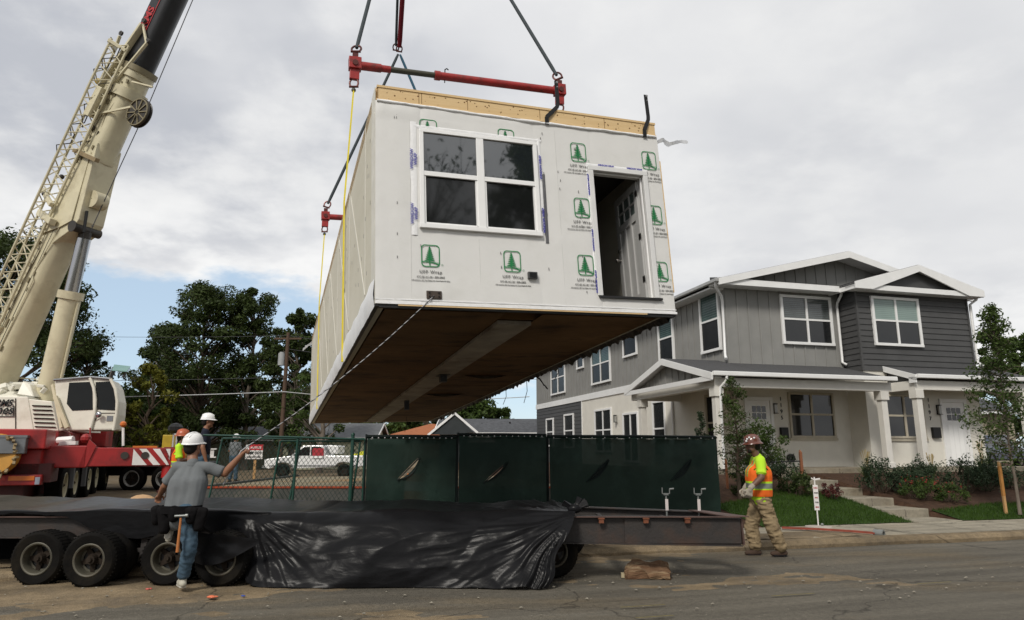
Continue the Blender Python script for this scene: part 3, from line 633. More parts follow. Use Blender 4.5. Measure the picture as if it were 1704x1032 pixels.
for i in range(15):
    z = 4.1 + i * .19
    bw.prism([(16.57, 18.2, z), (16.57, 18.165, z), (16.57, 18.19, z + .19), (16.57, 18.2, z + .19)], (4.5, 0, 0))
    bw.prism([(16.55, 18.22, z), (16.515, 18.22, z), (16.54, 18.22, z + .19), (16.55, 18.22, z + .19)], (0, .76, 0))
hb('bay_wall', bw, darksid)
hb('corner_board', MB().box(16.5, 16.57, 18.15, 18.22, 4.1, 6.9).box(21.05, 21.12, 18.15, 18.22, 4.1, 6.9), darksid)
def roof_v(uc, hw, zr, ze, v0, v1, th=.13):
    return MB().prism([(uc - hw, v0, ze), (uc, v0, zr), (uc + hw, v0, ze), (uc + hw, v0, ze - th), (uc, v0, zr - th), (uc - hw, v0, ze - th)], (0, v1 - v0, 0))
mr = hb('roof', roof_v(16.65, 5.0, 8.16, 6.9, 18.42, 40.2, .1), shingle)
rk = MB().prism([(11.65, 18.38, 6.89), (16.65, 18.38, 8.15), (21.65, 18.38, 6.89), (21.65, 18.38, 6.68), (16.65, 18.38, 7.92), (11.65, 18.38, 6.68)], (0, .05, 0))
rk.prism([(11.65, 18.44, 6.74), (16.65, 18.44, 7.98), (16.65, 18.44, 8.04), (11.65, 18.44, 6.80)], (0, .56, 0)).prism([(21.65, 18.44, 6.74), (16.65, 18.44, 7.98), (16.65, 18.44, 8.04), (21.65, 18.44, 6.80)], (0, .56, 0))
hb('rake_board', rk, trim, mr)
pr = MB().box(11.65, 16.35, 18.44, 18.5, 6.72, 6.92).box(11.68, 16.33, 18.5, 19.0, 6.74, 6.78)
hb('gable_fascia', pr, trim); hb('pent_roof', MB().prism([(11.7, 18.43, 6.925), (11.7, 19.0, 7.06), (11.7, 19.0, 6.95), (11.7, 18.5, 6.90)], (4.6, 0, 0)), shingle)
hb('eave_soffit', MB().box(11.68, 12.2, 19.0, 40.1, 6.68, 6.73).box(21.1, 21.62, 19.0, 40.1, 6.68, 6.73), trim)
guttm = mat('gutter', (.36, .36, .35), .4, .3)
def gutter(name, p, q, m, par=None, s=.11):
    return hb(name, MB().beam(p, q, s, s * 1.05), m, par, bevel=.02)
gutter('gutter', (11.6, 18.4, 6.84), (11.6, 40.2, 6.84), guttm, mr)
br = hb('bay_roof', roof_v(18.79, 2.62, 7.66, 6.93, 17.76, 20.5, .09), shingle)
rk = MB().prism([(16.17, 17.72, 6.92), (18.79, 17.72, 7.65), (21.41, 17.72, 6.92), (21.41, 17.72, 6.70), (20.75, 17.72, 6.70), (18.79, 17.72, 7.42), (16.83, 17.72, 6.70), (16.17, 17.72, 6.70)], (0, .05, 0))
rk.box(16.17, 21.41, 17.77, 17.80, 6.69, 6.86).box(16.2, 21.4, 17.8, 18.2, 6.70, 6.74)
rk.prism([(16.17, 17.78, 6.78), (18.79, 17.78, 7.50), (18.79, 17.78, 7.56), (16.17, 17.78, 6.84)], (0, .42, 0)).prism([(21.41, 17.78, 6.78), (18.79, 17.78, 7.50), (18.79, 17.78, 7.56), (21.41, 17.78, 6.84)], (0, .42, 0)).box(16.17, 16.22, 17.77, 19.5, 6.7, 6.9)
hb('rake_board', rk, trim, br)
gw = MB().prism([(16.75, 17.95, 6.86), (20.85, 17.95, 6.86), (18.79, 17.95, 7.5)], (0, .3, 0)); hb('bay_gable', gw, darksid)
def spout(pts, name='downspout', r=.045): return hb(name, MB().tube(pts, r, 8), trim, smooth=60)
spout([(11.62, 18.55, 6.8), (11.66, 18.62, 6.66), (12.05, 18.95, 6.45), (12.12, 19.02, 6.3), (12.12, 19.05, 4.55), (12.05, 18.9, 4.42)])
spout([(16.35, 18.55, 6.8), (16.36, 18.62, 6.66), (16.42, 18.9, 6.45), (16.42, 18.93, 6.3), (16.42, 18.93, 4.45), (16.48, 18.8, 4.35)])
spout([(21.35, 17.95, 6.8), (21.34, 18.0, 6.66), (21.18, 18.12, 6.5), (21.18, 18.14, 4.5), (21.25, 17.95, 4.35)])
spout([(12.15, 22.75, 3.9), (12.15, 22.75, 1.1)])
# windows
def window(plane, at, p0, p1, z0, z1, cols=2, rows=2, tr=.09, tm=None, glass=None, top=None, glazing=None, nm='window'):
    """plane 'f': faces the street at v=at, p = u range;  's': faces the plot at u=at, p = v range"""
    def bx(b, a0, a1, d0, d1, c0, c1):
        return b.box(a0, a1, at - d1, at - d0, c0, c1) if plane == 'f' else b.box(at - d1, at - d0, a0, a1, c0, c1)
    f = MB(); bx(f, p0, p1, -.02, .06, z1 - tr, z1); bx(f, p0, p1, -.02, .075, z0, z0 + tr); bx(f, p0, p0 + tr, -.02, .06, z0 + tr, z1 - tr); bx(f, p1 - tr, p1, -.02, .06, z0 + tr, z1 - tr)
    w = hb(nm, f, tm or trim, bevel=.006)
    a0, a1, c0, c1 = p0 + tr, p1 - tr, z0 + tr, z1 - tr; bar = MB()
    for i in range(1, cols): m_ = a0 + (a1 - a0) * i / cols; bx(bar, m_ - .035, m_ + .035, .0, .05, c0, c1)
    for i in range(1, rows): m_ = c0 + (c1 - c0) * i / rows + .02; bx(bar, a0, a1, .0, .043, m_ - .03, m_ + .03)
    if bar.v: hb('glazing_bar', bar, tm or trim, w)
    for i in range(cols):
        for k in range(rows):
            g = MB(); bx(g, a0 + (a1 - a0) * i / cols, a0 + (a1 - a0) * (i + 1) / cols, .008, .014, c0 + (c1 - c0) * k / rows, c0 + (c1 - c0) * (k + 1) / rows)
            hb('pane', g, (top if (top and k == rows - 1) else glass or (win_side if plane == 's' else win_dark)), w)
            if top and k == rows - 1:
                sl = MB()
                for q in range(11): zz = c0 + (c1 - c0) * k / rows + .06 + q * (c1 - c0) / rows / 11.5; bx(sl, a0 + (a1 - a0) * i / cols + .04, a0 + (a1 - a0) * (i + 1) / cols - .04, .0145, .0165, zz, zz + .008)
                hb('blind_slats', sl, mat('slat_line', (.11, .16, .15), .3) if 'slat_line' not in MATS else MATS['slat_line'], w)
    return w
win_side = mat('screened_window', (.016, .017, .018), .22, var=.15, spec=.12)
tealm = mat('teal_pane', (.045, .080, .075), .2, var=.3, vscale=2, spec=.2); greypane = mat('grey_pane', (.075, .08, .08), .1, var=.2, vscale=3, coat=.4)
window('f', 18.972, 14.22, 16.2, 4.98, 6.64, top=greypane)
window('f', 18.165, 17.08, 19.0, 4.93, 6.58, top=blindm)
window('f', 19.0, 14.25, 15.95, 1.98, 3.42, tm=sashm, tr=.07)
window('f', 18.2, 17.2, 18.72, 1.96, 3.36, tm=sashm, tr=.07)
hb('window_apron', MB().box(14.2, 16.0, 18.95, 19.0, 1.9, 1.98).box(17.15, 18.77, 18.15, 18.2, 1.88, 1.96), sashm)
window('s', 12.172, 19.28, 20.5, 4.76, 6.84, cols=1, top=tealm); window('s', 12.172, 22.4, 23.6, 4.76, 6.66, cols=1, top=tealm)
window('s', 12.172, 25.5, 26.9, 5.45, 6.35, cols=1, rows=1); window('s', 12.172, 28.3, 30.6, 4.62, 6.45, top=tealm); window('s', 12.172, 34.4, 36.8, 4.6, 6.4)
window('s', 12.172, 31.6, 32.6, 5.6, 6.3, cols=1, rows=1)
window('s', 12.185, 36.5, 37.8, 1.8, 3.37, cols=1); window('s', 12.185, 33.25, 34.7, 1.7, 3.46, cols=1); window('s', 12.2, 28.4, 30.4, 1.5, 3.46)
window('s', 12.2, 25.7, 27.2, 1.1, 3.14, rows=1, nm='patio_door'); window('s', 12.2, 23.35, 24.4, 1.3, 3.46, cols=1); window('s', 12.2, 19.55, 20.5, 1.5, 3.4, cols=1, tm=sashm)
def lamp_on(p, n):
    x, y, z = p; l = hb('wall_lantern', MB().box(x - .055, x + .055, y - .05, y, z, z + .3).box(x - .06, x + .06, y - .12, y - .02, z + .27, z + .3).box(x - .07, x + .07, y - .13, y - .01, z - .02, z), steelblk)
    hb('lantern_glass', MB().box(x - .045, x + .045, y - .11, y - .05, z, z + .26), mat('lantern_glass', (.3, .3, .28), .1) if 'lantern_glass' not in MATS else MATS['lantern_glass'], l)
lamp_on((13.72, 19.0, 2.75), 0); lamp_on((19.32, 18.2, 2.75), 0); lamp_on((12.1, 27.9, 2.8), 0)
hb('letter_box', MB().box(13.86, 14.12, 18.9, 19.0, 1.95, 2.3), steelblk); hb('letter_box', MB().box(18.95, 19.25, 18.1, 18.2, 1.98, 2.32), steelblk)
def numbers(u, v, s, z):
    for i, ch in enumerate(s):
        o = text(ch, .17, steelblk, hs, frame((u - O[0], v - O[1] - .012, z - i * .2), (1, 0, 0), (0, 0, 1)), 'house_number', extrude=.006, weight=.002)
numbers(13.98, 19.0, '1195', 3.15); numbers(18.98, 18.2, '1197', 3.15)
def fdoor(u0, u1, v):
    d = hb('front_door', MB().box(u0, u1, v - .02, v, 1.1, 3.13), trim)
    f = MB().box(u0 - .11, u0 - .01, v - .05, v, 1.1, 3.24).box(u1 + .01, u1 + .11, v - .05, v, 1.1, 3.24).box(u0 - .11, u1 + .11, v - .055, v, 3.14, 3.25); hb('door_frame', f, trim, d)
    g = MB(); w = (u1 - u0 - .28) / 3
    for i in range(3):
        for k in range(2): g.box(u0 + .14 + w * i + .015, u0 + .14 + w * (i + 1) - .015, v - .026, v - .02, 2.55 + k * .22, 2.74 + k * .22)
    hb('door_light', g, win_dark, d); p = MB()
    for i in range(3): p.box(u0 + .13 + w * i + .02, u0 + .13 + w * (i + 1) - .02, v - .024, v - .021, 1.25, 2.4)
    hb('door_panel', p, sashm if 0 else vinyl, d)
fdoor(19.5, 20.38, 18.2); fdoor(12.75, 13.55, 19.0)
# porches
pm = mat('porch_white', (.64, .62, .57), .6, var=.05)
def porch(u0, u1, vf, vb, zg, zw, vw, ridge=None, posts=(), back_u=None):
    """lean-to porch roof, its beams and posts"""
    pf = hb('porch_floor', MB().box(u0 + .1, u1, vf + .12, vw + .0, .6, 1.1), concrete)
    rf = MB().prism([(u0, vf, zg), (u0, vw, zw), (u0, vw, zw - .1), (u0, vf, zg - .1)], (u1 - u0, 0, 0))
    r = hb('porch_roof', rf, shingle); return r
pr1 = MB().prism([(12.2, 16.74, 3.70), (12.2, 19.0, 4.30), (12.2, 19, 4.2), (12.2, 16.74, 3.6)], (4.1, 0, 0))
pr1.prism([(10.2, 16.74, 3.70), (10.2, 19.6, 4.45), (10.2, 22.46, 3.70), (10.2, 22.46, 3.6), (10.2, 19.6, 4.35), (10.2, 16.74, 3.6)], (2.0, 0, 0))
p1 = hb('porch_roof', pr1, shingle)
hb('porch_floor', MB().box(10.3, 16.2, 16.9, 19, .5, 1.08).box(10.3, 12.2, 19, 22.3, .5, 1.08), concrete)
rk = MB().prism([(10.15, 16.70, 3.69), (10.15, 19.6, 4.44), (10.15, 22.5, 3.69), (10.15, 22.5, 3.50), (10.15, 19.6, 4.24), (10.15, 16.70, 3.50)], (.05, 0, 0)); rk.box(10.16, 10.2, 16.72, 22.48, 3.48, 3.62)
rk.prism([(10.2, 16.76, 3.56), (10.2, 19.6, 4.31), (10.2, 19.6, 4.34), (10.2, 16.76, 3.59)], (.3, 0, 0)).prism([(10.2, 22.44, 3.56), (10.2, 19.6, 4.31), (10.2, 19.6, 4.34), (10.2, 22.44, 3.59)], (.3, 0, 0))
hb('rake_board', rk, trim, p1)
gi = MB().prism([(10.42, 17.2, 3.6), (10.42, 19.6, 4.28), (10.42, 22.0, 3.6)], (.06, 0, 0))
for i in range(12): v = 17.4 + i * .4; gi.box(10.39, 10.42, v, v + .05, 3.6, 4.25 - abs(v - 19.6) * .27) if 4.25 - abs(v - 19.6) * .27 > 3.65 else None
hb('porch_gable', gi, greysid)
hb('porch_beam', MB().box(10.34, 16.3, 16.88, 17.12, 3.32, 3.58).box(10.34, 10.58, 17.12, 22.3, 3.30, 3.56).box(10.58, 12.2, 22.1, 22.3, 3.3, 3.56), pm)
hb('porch_ceiling', MB().box(10.58, 16.5, 17.12, 19.0, 3.56, 3.6).box(10.5, 12.2, 19.0, 22.1, 3.56, 3.6), sashm)
gutter('gutter', (10.2, 16.68, 3.67), (16.33, 16.68, 3.67), trim, p1, .12)
spout([(10.6, 16.66, 3.6), (10.6, 16.66, 3.5), (10.48, 16.82, 3.3), (10.46, 16.84, 1.1)], r=.04)
def post(u, v, z1, w=.2):
    p = hb('porch_post', MB().box(u - w / 2, u + w / 2, v - w / 2, v + w / 2, 1.08, z1), pm, bevel=.008)
    hb('post_capital', MB().box(u - w * .72, u + w * .72, v - w * .72, v + w * .72, z1 - .26, z1 - .002).box(u - w * .66, u + w * .66, v - w * .66, v + w * .66, 1.08, 1.24), pm, p, bevel=.006)
post(10.46, 17.0, 3.32); post(10.46, 21.7, 3.3); post(16.02, 17.0, 3.32)
p2 = hb('porch_roof', MB().prism([(17.35, 16.98, 3.86), (17.35, 18.25, 4.27), (17.35, 18.25, 4.17), (17.35, 16.98, 3.76)], (4.9, 0, 0)), shingle)
hb('porch_floor', MB().box(17.4, 22.0, 17.1, 18.2, .5, 1.08), concrete)
hb('rake_board', MB().prism([(17.3, 16.95, 3.86), (17.3, 18.25, 4.28), (17.3, 18.25, 4.10), (17.3, 16.95, 3.68)], (.05, 0, 0)).box(17.3, 17.35, 16.95, 17.2, 3.62, 3.8), trim, p2)
hb('porch_gable', MB().prism([(17.45, 17.1, 3.7), (17.45, 18.2, 4.12), (17.45, 18.2, 3.7)], (.05, 0, 0)), darksid)
hb('porch_beam', MB().box(17.38, 22.1, 17.08, 17.3, 3.42, 3.7).box(17.38, 17.6, 17.3, 18.2, 3.42, 3.7), pm)
hb('porch_ceiling', MB().box(17.6, 22.0, 17.3, 18.2, 3.62, 3.66), sashm)
gutter('gutter', (17.35, 16.93, 3.82), (22.2, 16.93, 3.82), trim, p2, .12)
post(17.52, 17.2, 3.42); post(21.75, 17.2, 3.42)
hb('side_porch_roof', MB().prism([(21.1, 17.9, 3.95), (21.1, 20, 3.95), (22.4, 20, 3.75), (22.4, 17.9, 3.75)], (0, 0, -.1)), shingle)
# hose reel and cable on the wall below the window
hr = hb('hose_reel', MB().ring((14.15, 18.93, 1.35), (0, 1, 0), [(.05, -.04), (.13, -.04), (.13, .04), (.05, .04)], 16), steelblk)
hb('hose', MB().tube([(14.1, 18.9, 1.2), (13.9, 18.9, 1.1), (13.7, 18.9, 1.12), (13.68, 18.88, 1.0)], .012, 5), steelblk, hr)
# ================================================================ houses behind
def small_house(name, loc, rot, w, d, eave, ridge, wallm, roofm, label, hip=False, extra=True):
    t = thing(name, loc, label, 'house', rot); MB().box(-w / 2, w / 2, 0, d, -.2, eave).build('wall', wallm, t)
    o = .35
    if hip:
        b = MB().add([(-w / 2 - o, -o, eave), (w / 2 + o, -o, eave), (w / 2 + o, d + o, eave), (-w / 2 - o, d + o, eave), (-w * .02, d / 2, ridge), (w * .02, d / 2, ridge)], [(0, 1, 5, 4), (1, 2, 5), (2, 3, 4, 5), (3, 0, 4), (3, 2, 1, 0)])
    else:
        b = MB().prism([(-w / 2 - o, -o, eave), (-w / 2 - o, d / 2, ridge), (-w / 2 - o, d + o, eave), (-w / 2 - o, d + o, eave - .12), (-w / 2 - o, d / 2, ridge - .12), (-w / 2 - o, -o, eave - .12)], (w + 2 * o, 0, 0))
        MB().prism([(-w / 2, 0, eave - .1), (-w / 2, d / 2, ridge - .15), (-w / 2, d, eave - .1)], (w, 0, 0)).build('gable', wallm, t)
    r = b.build('roof', roofm, t)
    if extra:
        MB().box(-w / 2 - o, w / 2 + o, -o - .06, -o + .0, eave - .16, eave - .02).build('gutter', trim, r)
        if not hip:
            k = MB()
            for s in (-1, 1):
                x = s * (w / 2 + o + .02); k.beam((x, -o, eave - .05), (x, d / 2, ridge - .05), .05, .16).beam((x, d + o, eave - .05), (x, d / 2, ridge - .05), .05, .16)
            k.build('rake_board', trim, r)
        MB().tube([(w * .1, d * .3, (eave + ridge) / 2 - .2), (w * .1, d * .3, (eave + ridge) / 2 + .25)], .06, 8).tube([(-w * .15, d * .3, (eave + ridge) / 2 - .2), (-w * .15, d * .3, (eave + ridge) / 2 + .15)], .05, 8).build('vent_pipe', steelblk, r)
    return t
gr_roof = mat('old_shingle', (.075, .078, .085), .9, var=.3, vscale=4, bump=.5); or_roof = mat('orange_shingle', (.30, .11, .05), .9, var=.15, vscale=5)
g = small_house('garage', (-.9, 45.2, 0), 0, 7.6, 6.0, 2.75, 3.75, mat('slate_siding', (.05, .055, .06), .8), gr_roof, 'low dark grey garage with white gutter beside the duplex', extra=True)
MB().box(-2.0, -.2, -.03, 0, 2.1, 2.6).build('window', trim, g)
MB().prism([(-4.35, -.6, 2.6), (-2.75, -.6, 3.9), (-1.6, -.6, 2.75), (-2.75, -.6, 2.6)], (0, .5, 0)).build('gable', mat('slate_gable', (.035, .04, .042), .8), g)
MB().beam((-4.5, -.65, 2.55), (-2.8, -.65, 3.95), .1, .14).beam((-2.8, -.65, 3.95), (-1.3, -.65, 2.7), .1, .14).build('rake_board', trim, g)
small_house('bungalow', (-7.1, 60, 0), R(4), 7.5, 7.5, 2.75, 4.0, mat('tan_wall', (.3, .25, .18), .8), or_roof, 'bungalow with a bright orange brown hipped roof', hip=True, extra=True)
small_house('bungalow', (-14.6, 55, 0), R(3), 7.2, 7, 2.6, 3.85, mat('pale_wall', (.42, .42, .30), .8), mat('light_shingle', (.13, .135, .14), .9, var=.2), 'bungalow with a pale grey roof behind the pickup truck', extra=True)
small_house('bungalow', (-22.5, 56, 0), R(3), 8, 7, 2.5, 3.6, mat('olive_wall', (.24, .24, .17), .8), gr_roof, 'bungalow with a dark roof under the tall trees left of the utility pole')
small_house('neighbour_house', uv(31, 30, .5), TH, 12, 9, 3.2, 5.0, mat('ochre_wall', (.30, .27, .2), .8), gr_roof, 'ochre house seen behind the young tree at the right edge')
# ================================================================ utility pole, wires
polem = mat('pole_wood', (.085, .055, .038), .9, var=.25, stretch=(1, 1, .1), vscale=10)
po = thing('utility_pole', (-14.95, 45, 0), 'brown wooden utility pole with a grey transformer among the trees', 'utility pole')
MB().tube([(0, 0, 0), (0, 0, 9.3)], [.16, .11], 12).build('pole', polem, po, smooth=50)
MB().tube([(-.32, -.05, 7.1), (-.32, -.05, 7.9)], .22, 14).tube([(-.32, -.05, 7.9), (-.32, -.05, 7.98)], .15, 14).build('transformer', mat('transformer_grey', (.3, .31, .31), .5), po, smooth=50)
MB().beam((-.9, 0, 8.9), (.9, 0, 8.9), .1, .12).build('crossarm', polem, po)
for x in (-.7, .1, .7): MB().tube([(x, 0, 8.95), (x, 0, 9.12)], .04, 8).build('insulator', steelblk, po)
wirem = mat('wire_pale', (.42, .43, .43), .5); wired = mat('wire_dark', (.05, .05, .055), .5)
def wire(p, q, sag, r, m, label, name='overhead_wire'):
    p, q = Vector(p), Vector(q); pts = [p.lerp(q, i / 16) - Vector((0, 0, sag * 4 * (i / 16) * (1 - i / 16))) for i in range(17)]
    o = MB().tube(pts, r, 5).build(name, m, org=p); o.location = p; return tag(o, label, 'wire')
wire((-44, 42, 4.7), (-14.9, 44.8, 5.35), .2, .028, wirem, 'thick pale cable crossing in front of the dark trees left of the utility pole')
wire((-14.9, 44.8, 5.35), (1.2, 47, 5.2), .35, .028, wirem, 'pale cable running right from the utility pole behind the lifted module')
wire((-44, 42, 5.9), (-14.9, 44.8, 6.3), .2, .014, wired, 'thin upper cable crossing in front of the dark trees')
wire((-50, 46, 10.3), (-14.9, 44.9, 9.1), .5, .012, wired, 'faint thin wire high against the blue sky at left')
wire((-14.9, 45, 9.1), (14, 49, 6.2), .3, .015, wired, 'upper thin wire against the blue sky beside the duplex')
wire((-14.9, 45, 8.2), (14, 49, 5.6), .3, .015, wired, 'lower thin wire against the blue sky beside the duplex')
# ================================================================ site fence
fgreen = mat('fence_green', (.005, .045, .030), .45, var=.15); linkm = mat('chain_link', (.012, .030, .022), .5, .3)
screenm = mat('screen_mesh', (.006, .016, .012), .75, col2=(.011, .026, .019), vscale=1.2, spec=.2, stain=(.017, .036, .028), sscale=.9, alpha=.988); sdark = mat('screen_flap', (.004, .009, .008), .7)
FV = 12.35
def fence_panel(u0, u1, lean, label, screen=False, lean_u=0., z1=1.78, z0=.12, holes=(), vo=0):
    """chain link panel: posts, rails, real wire lattice"""
    t = thing('privacy_fence' if screen else 'chain_link_fence', uv((u0 + u1) / 2, FV + vo, z0), label, 'fence', TH, group=None); hw = (u1 - u0) / 2; H_ = z1 - z0
    X = lambda x, z: (x + lean_u * z, lean * z, z)
    MB().tube([X(-hw, 0), X(-hw, H_ + (.06 if screen else 0))], .017, 8).build('post', sdark if screen else fgreen, t, smooth=50); MB().tube([X(hw, 0), X(hw, H_)], .017, 8).build('post', sdark if screen else fgreen, t, smooth=50)
    MB().tube([X(-hw, H_), X(hw, H_)], .015, 8).build('top_rail', fgreen, t, smooth=50); MB().tube([X(-hw, .05), X(hw, .05)], .018, 8).build('bottom_rail', fgreen, t, smooth=50)
    if not screen or True:
        b = MB(); s = .074; r_ = .0034 if not screen else .002; c = -hw
        for sgn in (1, -1):
            x = -hw - H_
            while x < hw + H_:
                xa, za, xb, zb = (x, 0, x + H_ * .75, H_) if sgn > 0 else (x + H_ * .75, 0, x, H_)
                # clip to the panel
                if xa != xb:
                    def cl(xx): return za + (zb - za) * (xx - xa) / (xb - xa)
                    A, B = [xa, za], [xb, zb]
                    for P_ in (A, B):
                        if P_[0] < -hw: P_[1] = cl(-hw); P_[0] = -hw
                        if P_[0] > hw: P_[1] = cl(hw); P_[0] = hw
                    if abs(A[0] - B[0]) > .03: b.beam(X(A[0], A[1]), X(B[0], B[1]), r_ * 2, r_ * 2, up=(0, 1, 0))
                x += s
        if not screen: b.build('wire_mesh', linkm, t, fix=False)
    return t, X, hw, H_
fence_panel(-3.9, -1.93, .0, 'chain link fence panel at the far left, mostly hidden behind the worker with raised arm') if 0 else None
fence_panel(-1.88, -.62, .05, 'leaning chain link panel nearest the worker with the raised arm', lean_u=.13)
fence_panel(-.90, .42, -.04, 'chain link fence panel in front of the white pickup truck', lean_u=.10, z1=1.74, vo=.06)
fence_panel(.46, .66, .0, 'narrow chain link strip beside the green privacy screen', z1=1.78, vo=.03)
tp_ = thing('chain_link_fence', uv(-.6, FV - .04, 1.8), 'green top rail running along the chain link section', 'fence rail', TH)
MB().tube([(-1.35, 0, .03), (.2, 0, .0), (1.25, 0, -.03)], .017, 8).build('rail', fgreen, tp_, smooth=50)
MB().tube([(.1, .02, -1.68), (.14, .02, 0)], .022, 8).build('post', fgreen, tp_, smooth=50); MB().tube([(1.05, .02, -1.7), (1.05, .02, .05)], .032, 10).ball((1.05, .02, .05), .036).build('post', fgreen, tp_, smooth=50)
def lens(cx, cz, l, w, ang):
    pts = []; n = 9; ca, sa = math.cos(ang), math.sin(ang)
    for i in range(n): t = -1 + 2 * i / (n - 1); pts.append((t * l / 2, w * .15 * (1 - t * t)))
    for i in range(1, n - 1): t = 1 - 2 * i / (n - 1); pts.append((t * l / 2, -w * (1 - t * t)))
    return [(cx + x * ca - y * sa, cz + x * sa + y * ca) for x, y in pts]
def screen(u0, u1, z0, z1, slits, label):
    t, X, hw, H_ = fence_panel(u0, u1, .0, label, screen=True, z0=z0, z1=z1)
    uc = (u0 + u1) / 2; cu = bpy.data.curves.new('s', 'CURVE'); cu.dimensions = '2D'; cu.fill_mode = 'BOTH'
    def loop(ps):
        s = cu.splines.new('POLY'); s.points.add(len(ps) - 1); s.use_cyclic_u = True
        for p, q in zip(s.points, ps): p.co = (q[0], q[1], 0, 1)
    top = [(-hw + .02 + (2 * hw - .04) * i / 24, H_ - .01 - .012 * abs(math.sin(i * 1.7))) for i in range(25)]
    loop([(-hw + .02, .02), (hw - .02, .02)] + top[::-1])
    for (cx, cz, l, w, a) in slits:
        if u0 < 3.9: loop(lens(cx - uc, cz - z0, l, w, a))
    ob = bpy.data.objects.new('s', cu); SC.collection.objects.link(ob); me = bpy.data.meshes.new_from_object(ob.evaluated_get(bpy.context.evaluated_depsgraph_get())); bpy.data.objects.remove(ob)
    bm = bmesh.new(); bm.from_mesh(me); bmesh.ops.triangulate(bm, faces=bm.faces)
    for _ in range(4): bmesh.ops.subdivide_edges(bm, edges=[e for e in bm.edges if e.calc_length() > .16], cuts=1); bmesh.ops.triangulate(bm, faces=bm.faces)
    for v in bm.verts:
        x, z = v.co.x, v.co.y; v.co = (x, -.035 - .045 * fnoise((x * 1.2 + u0, z * .8, 0)) - .02 * fnoise((x * 4, z * 1.5, 3)) - .02 * math.sin(math.pi * z / H_), z)
    bm.to_mesh(me); bm.free(); me.materials.clear(); me.materials.append(screenm); me.shade_smooth()
    o = bpy.data.objects.new('privacy_screen', me); SC.collection.objects.link(o); o.parent = t
    for (cx, cz, l, w, a) in slits:
        ps = lens(cx - uc, cz - z0, l, w, a); n = len(ps); b = MB(); b.v = [(x, -.045 - (.0 if i <= 8 else .05), z - (.0 if i <= 8 else .09)) for i, (x, z) in enumerate(ps)]
        # flap hangs from the lower lip
        low = [ps[0]] + ps[8:]; 
        b = MB(); m_ = len(low); b.v = [(x, -.05, z) for x, z in low] + [(x + .01, -.085, z - .035 * math.sin(math.pi * i / (m_ - 1)) - .01) for i, (x, z) in enumerate(low)]
        b.f = [(i, i + 1, m_ + i + 1, m_ + i) for i in range(m_ - 1)]; b.build('vent_flap', sdark, o, fix=False)
        if u0 > 3.9: MB().prism([(x, -.052, z) for x, z in ps], (0, -.006, 0)).build('vent_flap', sdark, o)
    rp = MB()
    for i in range(14): x = -hw + .1 + i * (2 * hw - .2) / 13; rp.ball((x, -.05, H_ + .0), .012, 6)
    rp.build('cable_tie', mat('cable_tie', (.5, .5, .5), .5) if 'cable_tie' not in MATS else MATS['cable_tie'], o)
    MB().tube([X(-hw, H_ + .02), X(0, H_ + .028), X(hw, H_ + .02)], .03, 8).build('rolled_hem', sdark, o, smooth=50)
    if u1 > 3.9 and u0 < 3.9: pass
    return t
A_ = R(40)
screen(.68, 2.28, .12, 1.80, [(1.42, 1.28, .56, .075, R(46))], 'green privacy screen with an orange-lit slit, leftmost beside the chain link')
screen(2.30, 3.97, .12, 1.84, [(2.98, 1.20, .60, .045, R(40))], 'dark green privacy screen with a slit, second from the chain link')
screen(4.00, 7.52, .12, 1.82, [(4.95, 1.22, .62, .06, R(42)), (6.68, 1.22, .62, .07, R(42))], 'wide dark green privacy screen ending beside the small tree')
sigob = thing('dirt_mound', (-6.15, 14.2, 0), 'orange brown dirt heap behind the trailer, between the crane and the fence', 'dirt heap')
b = MB(); n = 26
for j in range(n + 1):
    for i in range(n + 1):
        x, y = -1.5 + 3 * i / n, -1.1 + 2.2 * j / n; q = max(0, 1 - (x / 1.5) ** 2 - (y / 1.1) ** 2); b.v.append((x, y, -.05 + .6 * q ** .6 + .08 * fnoise((x * 2, y * 2, 1)) * (q > 0)))
for j in range(n):
    for i in range(n): a = j * (n + 1) + i; b.f.append((a, a + 1, a + n + 2, a + n + 1))
b.build('earth', orange_dirt, sigob, smooth=60)
# orange barrier seen through the first slit
ob_ = thing('safety_barrel', (-1.95, 14.4, .07), 'orange and white safety barrel glimpsed through the first slit of the screen', 'barrel')
MB().ring((0, 0, 0), (0, 0, 1), [(.01, 0), (.3, 0), (.27, .3), (.25, .7), (.2, 1.05), (.01, 1.05)], 20).build('barrel', mat('safety_orange', (.75, .19, .02), .5), ob_, smooth=40)
MB().ring((0, 0, 0), (0, 0, 1), [(.268, .35), (.275, .35), (.262, .55), (.255, .55)], 20).ring((0, 0, 0), (0, 0, 1), [(.25, .72), (.256, .72), (.235, .9), (.23, .9)], 20).build('stripe', vinyl, ob_)
